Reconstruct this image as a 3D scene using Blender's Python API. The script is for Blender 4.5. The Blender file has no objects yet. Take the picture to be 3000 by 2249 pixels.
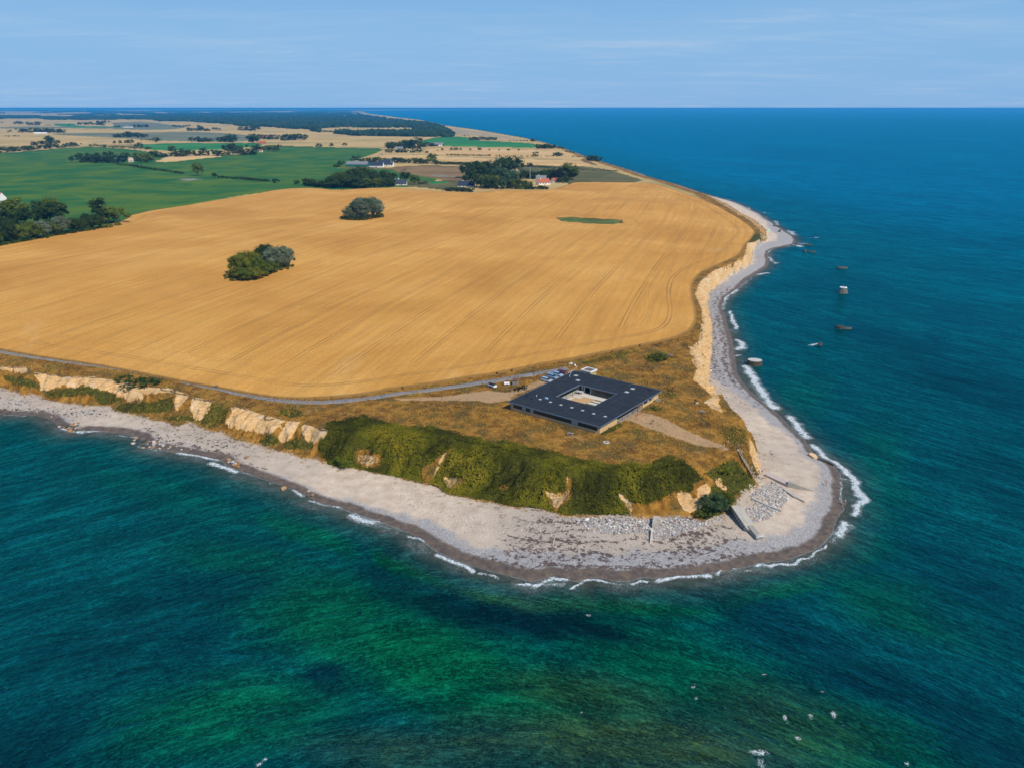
import bpy, bmesh, math, random
import numpy as np
from mathutils import Vector, Matrix

SC = bpy.context.scene
COL = SC.collection
rng = np.random.default_rng(7)
random.seed(7)
PI = math.pi
R = math.radians

# ------------------------------------------------------------------ camera, sky, sun, exposure
F_PX, HOR_Y, CAM_Z = 2283.0, 317.0, 104.0          # focal length and horizon row at 3000 px width
PITCH = math.atan((1124.5 - HOR_Y) / F_PX)
cam_d = bpy.data.cameras.new('camera')
cam_d.lens = F_PX / 3000.0 * 36.0
cam_d.sensor_width = 36.0
cam_d.sensor_fit = 'HORIZONTAL'
cam_d.clip_start = 1.0
cam_d.clip_end = 400000.0
cam = bpy.data.objects.new('camera', cam_d)
COL.objects.link(cam)
cam.location = (0, 0, CAM_Z)
cam.rotation_euler = (PI / 2 - PITCH, 0, 0)
SC.camera = cam

SUN_EL, SUN_AZ = R(47), math.atan2(0.62, -0.78)     # azimuth clockwise from +Y
world = bpy.data.worlds.new('World')
SC.world = world
world.use_nodes = True
wt = world.node_tree
wt.nodes.clear()
w_out = wt.nodes.new('ShaderNodeOutputWorld')
w_bg = wt.nodes.new('ShaderNodeBackground')
w_bg.inputs['Strength'].default_value = 0.088
w_sky = wt.nodes.new('ShaderNodeTexSky')
w_sky.sky_type = 'NISHITA'
w_sky.sun_disc = False
w_sky.sun_elevation = SUN_EL
w_sky.sun_rotation = SUN_AZ
w_sky.altitude = 0
w_sky.air_density = 1.0
w_sky.dust_density = 0.3
w_sky.ozone_density = 3.0
# thin high cloud streaks across the sky
w_tc = wt.nodes.new('ShaderNodeTexCoord')
w_sep = wt.nodes.new('ShaderNodeSeparateXYZ')
wt.links.new(w_tc.outputs['Generated'], w_sep.inputs[0])
def wmath(op, a, b=None, c=None):
    n = wt.nodes.new('ShaderNodeMath'); n.operation = op
    for i, v in enumerate((a, b, c)):
        if v is None: continue
        if isinstance(v, (int, float)): n.inputs[i].default_value = v
        else: wt.links.new(v, n.inputs[i])
    return n.outputs[0]
zc_ = wmath('ADD', wmath('MAXIMUM', w_sep.outputs[2], 0.0), 0.06)
w_cmb = wt.nodes.new('ShaderNodeCombineXYZ')
wt.links.new(wmath('DIVIDE', w_sep.outputs[0], zc_), w_cmb.inputs[0])
wt.links.new(wmath('DIVIDE', w_sep.outputs[1], zc_), w_cmb.inputs[1])
def wnoise(scale, detail, rough, sx=1.0, sy=1.0, off=0.0):
    mp = wt.nodes.new('ShaderNodeMapping')
    mp.inputs['Scale'].default_value = (sx, sy, 1)
    mp.inputs['Location'].default_value = (off, off * .7, 0)
    wt.links.new(w_cmb.outputs[0], mp.inputs[0])
    n = wt.nodes.new('ShaderNodeTexNoise')
    n.inputs['Scale'].default_value = scale
    n.inputs['Detail'].default_value = detail
    n.inputs['Roughness'].default_value = rough
    n.inputs['Distortion'].default_value = 0.6
    wt.links.new(mp.outputs[0], n.inputs['Vector'])
    return n.outputs[0]
cl = wmath('MULTIPLY', wmath('MAXIMUM', wmath('SUBTRACT', wnoise(1.3, 9, .66, .5, 1.2, 3.1), .48), 0), 2.6)
cl2 = wmath('MULTIPLY', wmath('MAXIMUM', wmath('SUBTRACT', wnoise(.35, 4, .5, 1, 1, 8.2), .42), 0), 2.0)
veil = wmath('MINIMUM', wmath('ADD', wmath('MULTIPLY', cl, wmath('ADD', cl2, .25)), wmath('MULTIPLY', cl2, .18)), .55)
w_mix = wt.nodes.new('ShaderNodeMix'); w_mix.data_type = 'RGBA'
wt.links.new(veil, w_mix.inputs['Factor'])
w_hs = wt.nodes.new('ShaderNodeHueSaturation')
w_hs.inputs['Saturation'].default_value = 1.0
wt.links.new(w_sky.outputs[0], w_hs.inputs['Color'])
# milky summer air: a paler, bluer band towards the horizon
w_gr = wt.nodes.new('ShaderNodeValToRGB')
el = w_gr.color_ramp.elements
while len(el) < 4: el.new(.5)
for i, (p_, c_) in enumerate(((0.0, (.265, .545, .955)), (.08, (.290, .580, .955)), (.22, (.190, .470, .920)), (1.0, (.03, .17, .50)))):
    el[i].position = p_; el[i].color = c_ + (1,)
wt.links.new(wmath('MAXIMUM', w_sep.outputs[2], 0.0), w_gr.inputs[0])
w_sc = wt.nodes.new('ShaderNodeVectorMath'); w_sc.operation = 'SCALE'
w_sc.inputs['Scale'].default_value = 9.4
wt.links.new(w_gr.outputs[0], w_sc.inputs[0])
w_m0 = wt.nodes.new('ShaderNodeMix'); w_m0.data_type = 'RGBA'
w_m0.inputs['Factor'].default_value = .92
wt.links.new(w_hs.outputs[0], w_m0.inputs['A']); wt.links.new(w_sc.outputs[0], w_m0.inputs['B'])
wt.links.new(w_m0.outputs['Result'], w_mix.inputs['A'])
w_mix.inputs['B'].default_value = (5.6, 7.0, 8.9, 1)
wt.links.new(w_mix.outputs['Result'], w_bg.inputs['Color'])
wt.links.new(w_bg.outputs[0], w_out.inputs['Surface'])

sun_d = bpy.data.lights.new('sun', 'SUN')
sun_d.energy = 4.5
sun_d.angle = R(0.53)
sun_d.color = (1.0, 0.925, 0.79)
sun = bpy.data.objects.new('sun', sun_d)
COL.objects.link(sun)
sd = Vector((math.sin(SUN_AZ) * math.cos(SUN_EL), math.cos(SUN_AZ) * math.cos(SUN_EL), math.sin(SUN_EL)))
sun.rotation_euler = sd.to_track_quat('Z', 'Y').to_euler()
sun.location = (100, -100, 300)
SC.view_settings.view_transform = 'Standard'
SC.view_settings.look = 'None'
SC.view_settings.exposure = 0.0
SC.view_settings.gamma = 1.0
SC.view_settings.use_curve_mapping = False

# ------------------------------------------------------------------ helpers: survey, noise, nodes, meshes
def at(px, py, z=0.0):
    """the point of the place, at height z, that shows at pixel (px, py) of the 3000 px photograph"""
    px = np.asarray(px, float); py = np.asarray(py, float)
    a = (px - 1500) / F_PX; b = -(py - 1124.5) / F_PX
    yy = math.cos(PITCH) + b * math.sin(PITCH)
    zz = -math.sin(PITCH) + b * math.cos(PITCH)
    t = (CAM_Z - z) / np.maximum(-zz, 1e-5)
    return np.stack([a * t, yy * t], -1)
def topx(x, y, z):
    dz = z - CAM_Z
    d = y * math.cos(PITCH) - dz * math.sin(PITCH)
    u = y * math.sin(PITCH) + dz * math.cos(PITCH)
    return 1500 + F_PX * x / d, 1124.5 - F_PX * u / d

def _h(ix, iy, s):
    n = (ix * 374761393 + iy * 668265263 + s * 974711) & 0x7fffffff
    n = ((n ^ (n >> 13)) * 1274126177) & 0x7fffffff
    return ((n ^ (n >> 16)) & 0xffff) / 65535.0
def vnoise(x, y, s=0):
    x = np.asarray(x, float); y = np.asarray(y, float)
    ix = np.floor(x).astype(np.int64); iy = np.floor(y).astype(np.int64)
    fx = x - ix; fy = y - iy
    fx = fx * fx * (3 - 2 * fx); fy = fy * fy * (3 - 2 * fy)
    a = _h(ix, iy, s); b = _h(ix + 1, iy, s); c = _h(ix, iy + 1, s); d = _h(ix + 1, iy + 1, s)
    return (a * (1 - fx) + b * fx) * (1 - fy) + (c * (1 - fx) + d * fx) * fy - .5
def fbm(x, y, octv=4, s=0, rough=.5):
    t = 0; amp = 1.0; f = 1.0
    for k in range(octv):
        t = t + amp * vnoise(x * f + 17.3 * k, y * f - 9.1 * k, s + k)
        amp *= rough; f *= 2.03
    return t

def seg_dist(P, poly, closed=True):
    """distance and nearest point from points P (n,2) to a polyline"""
    A = np.asarray(poly, float)
    B = np.roll(A, -1, 0) if closed else A[1:]
    if not closed: A = A[:-1]
    best = np.full(len(P), 1e18); near = np.zeros((len(P), 2))
    for a, b in zip(A, B):
        ab = b - a; L = ab @ ab + 1e-12
        t = np.clip(((P - a) @ ab) / L, 0, 1)
        q = a + t[:, None] * ab
        d = ((P - q) ** 2).sum(1)
        m = d < best
        best[m] = d[m]; near[m] = q[m]
    return np.sqrt(best), near
def inside(P, poly):
    A = np.asarray(poly, float); B = np.roll(A, -1, 0)
    x, y = P[:, 0], P[:, 1]
    r = np.zeros(len(P), bool)
    for a, b in zip(A, B):
        if a[1] == b[1]: continue
        c = ((a[1] > y) != (b[1] > y))
        xi = (b[0] - a[0]) * (y - a[1]) / (b[1] - a[1]) + a[0]
        r ^= c & (x < xi)
    return r
def sdist(P, poly):
    d, q = seg_dist(P, poly)
    return np.where(inside(P, poly), d, -d)
def sstep(a, b, x):
    t = np.clip((x - a) / (b - a), 0, 1)
    return t * t * (3 - 2 * t)

def mesh_np(name, V, faces, mats=(), midx=None, smooth=True):
    """V (n,3); faces: an (m,3) or (m,4) array, or a list of such arrays"""
    if not isinstance(faces, (list, tuple)): faces = [faces]
    faces = [np.asarray(f, np.int32) for f in faces if len(f)]
    me = bpy.data.meshes.new(name)
    V = np.asarray(V, np.float32)
    me.vertices.add(len(V)); me.vertices.foreach_set('co', V.ravel())
    nl = sum(f.size for f in faces); nf = sum(len(f) for f in faces)
    me.loops.add(nl); me.loops.foreach_set('vertex_index', np.concatenate([f.ravel() for f in faces]))
    tot = np.concatenate([np.full(len(f), f.shape[1], np.int32) for f in faces])
    st = np.concatenate([[0], np.cumsum(tot)[:-1]]).astype(np.int32)
    me.polygons.add(nf)
    me.polygons.foreach_set('loop_start', st)
    me.polygons.foreach_set('loop_total', tot)
    if midx is not None: me.polygons.foreach_set('material_index', np.asarray(midx, np.int32))
    me.polygons.foreach_set('use_smooth', np.full(nf, smooth))
    me.update(calc_edges=True)
    me.validate()
    for m in mats: me.materials.append(m)
    return me
def fattr(me, name, a):
    t = me.attributes.new(name, 'FLOAT', 'POINT'); t.data.foreach_set('value', np.asarray(a, np.float32).ravel())
def vattr(me, name, a):
    t = me.attributes.new(name, 'FLOAT_VECTOR', 'POINT'); t.data.foreach_set('vector', np.asarray(a, np.float32).ravel())

def obj(name, me, parent=None, loc=None, rotz=None, **props):
    o = bpy.data.objects.new(name, me)
    COL.objects.link(o)
    if parent is not None: o.parent = parent
    if loc is not None: o.location = loc
    if rotz is not None: o.rotation_euler = (0, 0, rotz)
    for k, v in props.items(): o[k] = v
    return o
def thing(name, label, cat, loc=(0, 0, 0), rotz=0, group=None, me=None):
    o = bpy.data.objects.new(name, me); COL.objects.link(o)
    o.location = loc; o.rotation_euler = (0, 0, rotz)
    o['label'] = label; o['category'] = cat
    if group: o['group'] = group
    return o
def dup(root, loc, rotz=0, label=None, scale=None, group=None):
    r = root.copy(); COL.objects.link(r)
    r.location = loc; r.rotation_euler = (0, 0, rotz)
    if scale is not None: r.scale = scale
    if label: r['label'] = label
    if group: r['group'] = group
    for ch in list(root.children):
        c = ch.copy(); COL.objects.link(c); c.parent = r
        for g in list(ch.children):
            d = g.copy(); COL.objects.link(d); d.parent = c
    return r

class NT:
    """small node-graph builder"""
    def __init__(s, name, rough=.9, spec=.2):
        s.m = bpy.data.materials.new(name); s.m.use_nodes = True
        s.t = s.m.node_tree; s.b = s.t.nodes['Principled BSDF']
        s.b.inputs['Roughness'].default_value = rough
        s.b.inputs['Specular IOR Level'].default_value = spec
        s.out = s.t.nodes['Material Output']
        s._pos = None
    def n(s, ty, **kw):
        k = s.t.nodes.new(ty)
        for a, v in kw.items(): setattr(k, a, v)
        return k
    def put(s, sock, v):
        if hasattr(v, 'is_output') or hasattr(v, 'links'): s.t.links.new(v, sock)
        elif isinstance(v, (tuple, list)):
            v = tuple(v)
            try: sock.default_value = v if len(sock.default_value) == len(v) else (v + (1,))[:len(sock.default_value)]
            except TypeError: sock.default_value = v[0]
        else: sock.default_value = v
    def pos(s):
        if s._pos is None: s._pos = s.n('ShaderNodeNewGeometry').outputs['Position']
        return s._pos
    def local(s):
        return s.n('ShaderNodeTexCoord').outputs['Object']
    def math(s, op, a, b=None, c=None, clamp=False):
        k = s.n('ShaderNodeMath', operation=op); k.use_clamp = clamp
        for i, v in enumerate((a, b, c)):
            if v is not None: s.put(k.inputs[i], v)
        return k.outputs[0]
    def attr(s, name, out='Fac'):
        k = s.n('ShaderNodeAttribute'); k.attribute_name = name
        return k.outputs[out]
    def mapping(s, vec, scale=(1, 1, 1), rot=(0, 0, 0), loc=(0, 0, 0)):
        k = s.n('ShaderNodeMapping'); s.put(k.inputs[0], vec)
        k.inputs['Scale'].default_value = scale; k.inputs['Rotation'].default_value = rot; k.inputs['Location'].default_value = loc
        return k.outputs[0]
    def noise(s, scale, detail=4, rough=.55, vec=None, dist=0.0, out=0):
        k = s.n('ShaderNodeTexNoise')
        s.put(k.inputs['Vector'], s.pos() if vec is None else vec)
        k.inputs['Scale'].default_value = scale; k.inputs['Detail'].default_value = detail
        k.inputs['Roughness'].default_value = rough; k.inputs['Distortion'].default_value = dist
        return k.outputs[out]
    def voro(s, scale, vec=None, feature='F1', out='Distance', rnd=1.0):
        k = s.n('ShaderNodeTexVoronoi', feature=feature)
        s.put(k.inputs['Vector'], s.pos() if vec is None else vec)
        k.inputs['Scale'].default_value = scale; k.inputs['Randomness'].default_value = rnd
        return k.outputs[out]
    def ss(s, a, b, x):
        k = s.n('ShaderNodeMapRange', interpolation_type='SMOOTHSTEP')
        s.put(k.inputs['Value'], x); s.put(k.inputs['From Min'], a); s.put(k.inputs['From Max'], b)
        return k.outputs[0]
    def mix(s, f, a, b):
        k = s.n('ShaderNodeMix', data_type='RGBA')
        s.put(k.inputs['Factor'], f); s.put(k.inputs['A'], a); s.put(k.inputs['B'], b)
        return k.outputs['Result']
    def ramp(s, x, stops):
        k = s.n('ShaderNodeValToRGB'); s.put(k.inputs[0], x)
        e = k.color_ramp.elements
        while len(e) < len(stops): e.new(.5)
        for i, (p, c) in enumerate(stops):
            e[i].position = p; e[i].color = tuple(c) + (1,)
        return k.outputs[0]
    def mulc(s, c, f):
        k = s.n('ShaderNodeMix', data_type='RGBA', blend_type='MULTIPLY')
        k.inputs['Factor'].default_value = 1
        s.put(k.inputs['A'], c)
        g = s.n('ShaderNodeCombineXYZ')
        for i in range(3): s.put(g.inputs[i], f)
        s.put(k.inputs['B'], g.outputs[0])
        return k.outputs['Result']
    def color(s, c): s.put(s.b.inputs['Base Color'], c)
    def bump(s, h, strength=.5, dist=1.0, normal=None):
        k = s.n('ShaderNodeBump'); s.put(k.inputs['Strength'], strength)
        k.inputs['Distance'].default_value = dist; s.put(k.inputs['Height'], h)
        if normal is not None: s.put(k.inputs['Normal'], normal)
        s.t.links.new(k.outputs[0], s.b.inputs['Normal'])
        return k.outputs[0]
def flat(name, c, rough=.8, spec=.25, var=.12, scale=2.0, metal=0.0):
    """a plain procedural material with a little mottling"""
    g = NT(name, rough, spec)
    g.b.inputs['Metallic'].default_value = metal
    f = g.math('MULTIPLY_ADD', g.noise(scale, 5, .6, vec=g.local()), 2 * var, 1 - var)
    g.color(g.mulc(tuple(c), f))
    return g.m
# ------------------------------------------------------------------ the lie of the land
WL = [(19,1215),(104,1215),(150,1228),(172,1246),(180,1252),(218,1266),(245,1262),(304,1264),(360,1270),(408,1280),(425,1296),(432,1306),(475,1316),
 (538,1329),(600,1340),(652,1351),(672,1368),(704,1378),(740,1392),(790,1408),(840,1425),(870,1440),(894,1452),(935,1470),(985,1484),(1043,1504),(1110,1527),(1150,1542),(1200,1560),
 (1276,1612),(1330,1638),(1379,1655),(1452,1676),(1518,1692),(1560,1703),(1610,1690),(1660,1698),(1700,1704),(1744,1690),(1800,1700),(1840,1702),(1885,1690),(1926,1693),(2000,1690),(2075,1681),
 (2150,1668),(2221,1650),(2300,1640),(2371,1616),(2410,1595),(2438,1562),(2447,1525),(2470,1490),(2461,1434),(2466,1410),(2461,1389),(2438,1357),(2405,1338),(2380,1324),(2357,1289),(2335,1270),(2316,1253),
 (2290,1225),(2267,1203),(2245,1185),(2221,1167),(2195,1143),(2176,1122),(2158,1095),(2153,1057),(2149,1025),(2142,988),(2131,960),(2124,927),(2113,902),(2124,873),(2160,847),(2189,818),(2225,797),(2247,782),
 (2252,768),(2247,753),(2250,738),(2266,729),(2290,724),(2326,715),(2330,705),(2323,693),(2305,682),(2290,672),(2274,662),(2261,652),(2240,640),(2225,627),(2200,616),(2182,606),(2165,598),(2142,590),(2095,578),(2069,571),(2033,559),
 (1986,543),(1950,533.5),(1911,523.5),(1843,499.5),(1759,474.5),(1725,463),(1687,449),(1650,436),(1609,424),(1555,412),(1487,400),(1420,388),(1379,382),(1318,373),
 (1276,363),(1230,354),(1170,347),(1120,340),(1089,336),(1070,331),(1062,328),(1080,326),(1140,325),(1300,323.8),(1500,322.4),(1900,321)]
TL = [(-120,1118),(0,1136),(63,1155),(95,1158),(152,1172),(228,1187),(323,1190),(348,1206),(411,1218),(475,1234),(519,1247),(557,1237),(601,1256),(650,1266),(695,1287),
 (758,1303),(821,1322),(916,1344),(980,1369),(1011,1369),(1090,1385),(1200,1406),(1256,1419),(1309,1446),(1432,1469),(1499,1485),(1598,1495),(1664,1512),(1731,1509),(1844,1514),
 (1909,1518),(1981,1511),(2061,1523),(2123,1499),(2152,1474),(2186,1438),(2213,1419),(2217,1400),(2228,1380),(2230,1351),(2212,1315),(2199,1276),(2186,1255),(2167,1232),(2122,1208),(2108,1176),(2099,1149),(2081,1131),
 (2081,1095),(2081,1054),(2084,1020),(2087,1007),(2084,963),(2077,927),(2074,891),(2077,862),(2102,837),(2138,808),(2182,786),(2200,768),(2206,735),(2225,717),(2246,704),(2244,674),(2212,645),(2175,627),(2130,598)]
CR = [(-120,1062,8),(0,1073,8),(76,1076,8),(104,1090,8),(177,1101,8),(269,1103,8),(335,1112,8),(386,1118,8),(405,1130,8),(506,1139,8),(522,1146,8),(557,1158,8),(620,1174,8),
 (640,1176,8),(673,1190,8),(727,1198,8.2),(777,1217,8.4),(822,1230,8.6),(872,1233,8.8),(891,1228,9),(904,1242,9),(964,1256,9.3),(1011,1250,9.8),(1090,1258,10),(1200,1275,10.5),(1290,1284,10.8),(1310,1300,10.8),(1339,1286,10.8),(1450,1310,11),(1600,1335,11),
 (1668,1362,11),(1700,1352,11),(1850,1378,11),(1980,1362,10.8),(2050,1352,10.6),(2100,1335,10.4),(2140,1318,10.2),(2176,1306,9.8),(2192,1284,9.2),(2180,1256,8.5),(2150,1232,8.5),(2105,1206,9),(2078,1182,9.2),(2090,1164,9.2),(2060,1134,9.4),(2030,1112,9.5),
 (2046,1080,9.5),(2034,1050,9.5),(2030,1018,9.5),(2058,985,9.3),(2062,945,9),(2062,909,9),(2040,862,9),(2056,824,9),(2095,791,9),(2145,772,9),(2178,750,8.5),(2190,716,7.5),(2225,707,6.5),(2230,679,6),(2203,652,5.5),(2150,622,5.3),(2108,595,5)]
far_i = next(i for i, p in enumerate(WL) if p[0] == 2095)
Wf = np.array([at(x, y, 0) for x, y in WL])
left = np.array([(-90000, 30000), (-4000, 1500), (-900, 520), (-430, 345), (-270, 292), (-215, 272)], float)
back = np.array([(150000, 200000), (-200000, 200000)], float)
W_POLY = np.concatenate([left, Wf, back])
def inland(poly, off):
    """shift an open shoreline inland (to its left-hand side as walked here)"""
    t = np.gradient(poly, axis=0); t /= np.linalg.norm(t, axis=1)[:, None] + 1e-9
    nrm = np.stack([-t[:, 1], t[:, 0]], 1)
    return poly + nrm * off
far_w = Wf[far_i:]
T_POLY = np.concatenate([left + [-6, 14], [at(x, y, 2) for x, y in TL], inland(far_w, 8), back])
C_POLY = np.concatenate([left + [-12, 26], [at(x, y, h) for x, y, h in CR], inland(far_w, 17), back])
hc_pts = [(*at(x, y, h), h) for x, y, h in CR]
hc_pts += [(x, y, 5.0) for x, y in inland(far_w, 17)[:20]]
for x, y, h in ((1480,1180,11.2),(1760,1270,11.3),(1945,1160,11.3),(1690,1100,11.2),(1600,1180,11.2),(1850,1200,11.2),(1760,1170,11.2),(1640,1230,11.2),(1850,1180,11.2),(1750,1110,11.2),(1560,1140,11),(1400,1180,10.6),(1500,1250,11),(1700,1310,11.1),(1950,1260,11),(2050,1240,10),
  (1900,1080,10.5),(1850,1040,10.2),(700,1120,8.6),(1000,1170,9.2),(1200,1150,10),(1450,1110,10.6),(1669,1080,10.8),(300,1080,8.2),(0,1030,8.2),(1300,1050,10),(900,1000,9.2),(500,950,8.6),(1500,900,9.6),(1800,900,9.6),(1200,800,9.2),(700,800,8.4),(1700,700,9),(1400,600,9),(900,600,8.6),(300,700,8.6),(1900,600,8)):
    hc_pts.append((*at(x, y, h), h))
for gx in (-3000, -1500, 0):
    for gy in (1500, 3000, 6000): hc_pts.append((gx - gy * .2, gy, 9.0))
hc_pts = np.array(hc_pts)
def idw(P, pts, soft=8.0, pw=3.0):
    num = np.zeros(len(P)); den = np.zeros(len(P))
    for x, y, v in pts:
        w = 1.0 / ((P[:, 0] - x) ** 2 + (P[:, 1] - y) ** 2 + soft ** 2) ** (pw / 2)
        num += w * v; den += w
    return num / den

def ground(P, full=False):
    """terrain height (and the signed distances to waterline, cliff foot and cliff edge)"""
    P = np.asarray(P, float).reshape(-1, 2)
    x, y = P[:, 0], P[:, 1]
    r = np.hypot(x, y)
    near = r < 900
    wob = np.where(near, 1.0, 0.0)
    jx = x + wob * (fbm(x / 5, y / 5, 3, 11) * 3.0); jy = y + wob * (fbm(x / 5, y / 5, 3, 31) * 3.0)
    J = np.stack([jx, jy], 1)
    sw = sdist(P, W_POLY); st = sdist(P + (J - P) * .5, T_POLY); sc = sdist(J, C_POLY)
    hc = idw(P, hc_pts)
    hc = np.where(r > 1500, 9.0 + (hc - 9) * np.clip(2 - r / 1500, 0, 1), hc)
    shore = np.clip(sc / 40, 0, 1)
    swell = fbm(x / 140, y / 140, 3, 5) * 1.6 * sstep(30, 120, sc) * sstep(330, 480, r) * (1 - sstep(900, 1500, r))
    z = np.empty(len(P))
    # seabed
    m = sw <= 0
    z[m] = np.maximum(-.06 * -sw[m] - .03, -7) if m.any() else 0
    # beach
    zt = 2.0
    m = (sw > 0) & (st <= 0)
    t = sw / (sw + np.abs(st) + 1e-6)
    zb = zt * (t ** .8) + fbm(x / 3.5, y / 3.5, 3, 3) * .12 * np.clip(sw / 3, 0, 1)
    z[m] = zb[m]
    # cliff or slope
    rid = fbm(x / 2.2, y / 2.2, 4, 41); big = fbm(x / 9, y / 9, 2, 47)
    m = (st > 0) & (sc <= 0)
    gul = np.zeros(len(P))
    nn_ = m & (r < 620)
    if nn_.any():
        _, cq = seg_dist(P[nn_], C_POLY); cq = cq + fbm(P[nn_, 0] / 3, P[nn_, 1] / 3, 2, 57)[:, None] * 1.2
        gul[nn_] = np.abs(fbm(cq[:, 0] / 2.6, cq[:, 1] / 2.6, 4, 61)) * 2 - .35
        gul *= 1 - .88 * sstep(-66, -58, x) * (1 - sstep(244, 256, y)) * (1 - sstep(60, 68, x))
    t = st / (st + np.abs(sc) + 1e-6)
    t = np.clip(t + (rid * .20 + big * .26 + gul * .55) * (t * (1 - t) * 4), 0, 1)
    prof = .25 * t + .75 * (t * t * (3 - 2 * t)) ** .85
    zz = zt + (hc - zt) * prof
    z[m] = zz[m]
    m = sc > 0
    zp = hc + swell + fbm(x / 4, y / 4, 3, 8) * .22 * (1 - sstep(300, 500, r)) - .35 * np.exp(-np.abs(sc) / 1.2)
    z[m] = zp[m]
    if full: return z, sw, st, sc
    return z

# building site is levelled
BLD_Z = 11.15
bc = at(np.array([1487.8, 1758.3, 1939.8, 1682.5]), np.array([1175.5, 1250, 1143.1, 1085.2]), 14.0)
BC = bc.mean(0)
bu = (bc[1] - bc[0] + bc[2] - bc[3]) / 2; BLx = np.linalg.norm(bu); bu /= BLx
BROT = math.atan2(bu[1], bu[0])
bv = np.array([-bu[1], bu[0]])
BLy = (np.linalg.norm(bc[3] - bc[0]) + np.linalg.norm(bc[2] - bc[1])) / 2
_ground0 = ground
def ground(P, full=False):
    P = np.asarray(P, float).reshape(-1, 2)
    res = _ground0(P, full)
    z = res[0] if full else res
    q = P - BC
    d = np.maximum(np.abs(q @ bu) - BLx / 2, np.abs(q @ bv) - BLy / 2)
    k = 1 - sstep(-1, 5, d)
    z[:] = z * (1 - k) + BLD_Z * k
    return res
def gz(x, y): return float(ground([(x, y)])[0])
def ap(px, py, it=4):
    """point on the terrain seen at a photo pixel"""
    z = 5.0
    for _ in range(it):
        p = at(px, py, z); z = .5 * z + .5 * gz(*p)
    p = at(px, py, z)
    return float(p[0]), float(p[1]), gz(*p)

def fan(dense, coarse_step, radii, amin=-36, amax=36, lim=80):
    a = list(np.arange(amin, amax + 1e-6, dense))
    l, r_ = amin, amax
    while l > -lim: l -= coarse_step; a.insert(0, max(l, -lim))
    while r_ < lim: r_ += coarse_step; a.append(min(r_, lim))
    a = np.radians(np.array(a)); r = np.asarray(radii)
    AA, RR = np.meshgrid(a, r)
    P = np.stack([RR * np.sin(AA), RR * np.cos(AA)], -1).reshape(-1, 2)
    nA, nR = len(a), len(r)
    i = np.arange(nR - 1)[:, None] * nA + np.arange(nA - 1)[None, :]
    i = i.ravel()
    Q = np.stack([i, i + 1, i + 1 + nA, i + nA], 1)
    return P, Q
def radii(*segs):
    """segs: (start, end, growth)"""
    out = [segs[0][0]]
    for a, b, g in segs:
        while out[-1] < b: out.append(out[-1] * (1 + g))
    return out
def compact(V, F, *attrs):
    used = np.unique(F)
    remap = np.full(len(V), -1, np.int64); remap[used] = np.arange(len(used))
    return (V[used], remap[F]) + tuple(a[used] for a in attrs)

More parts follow.
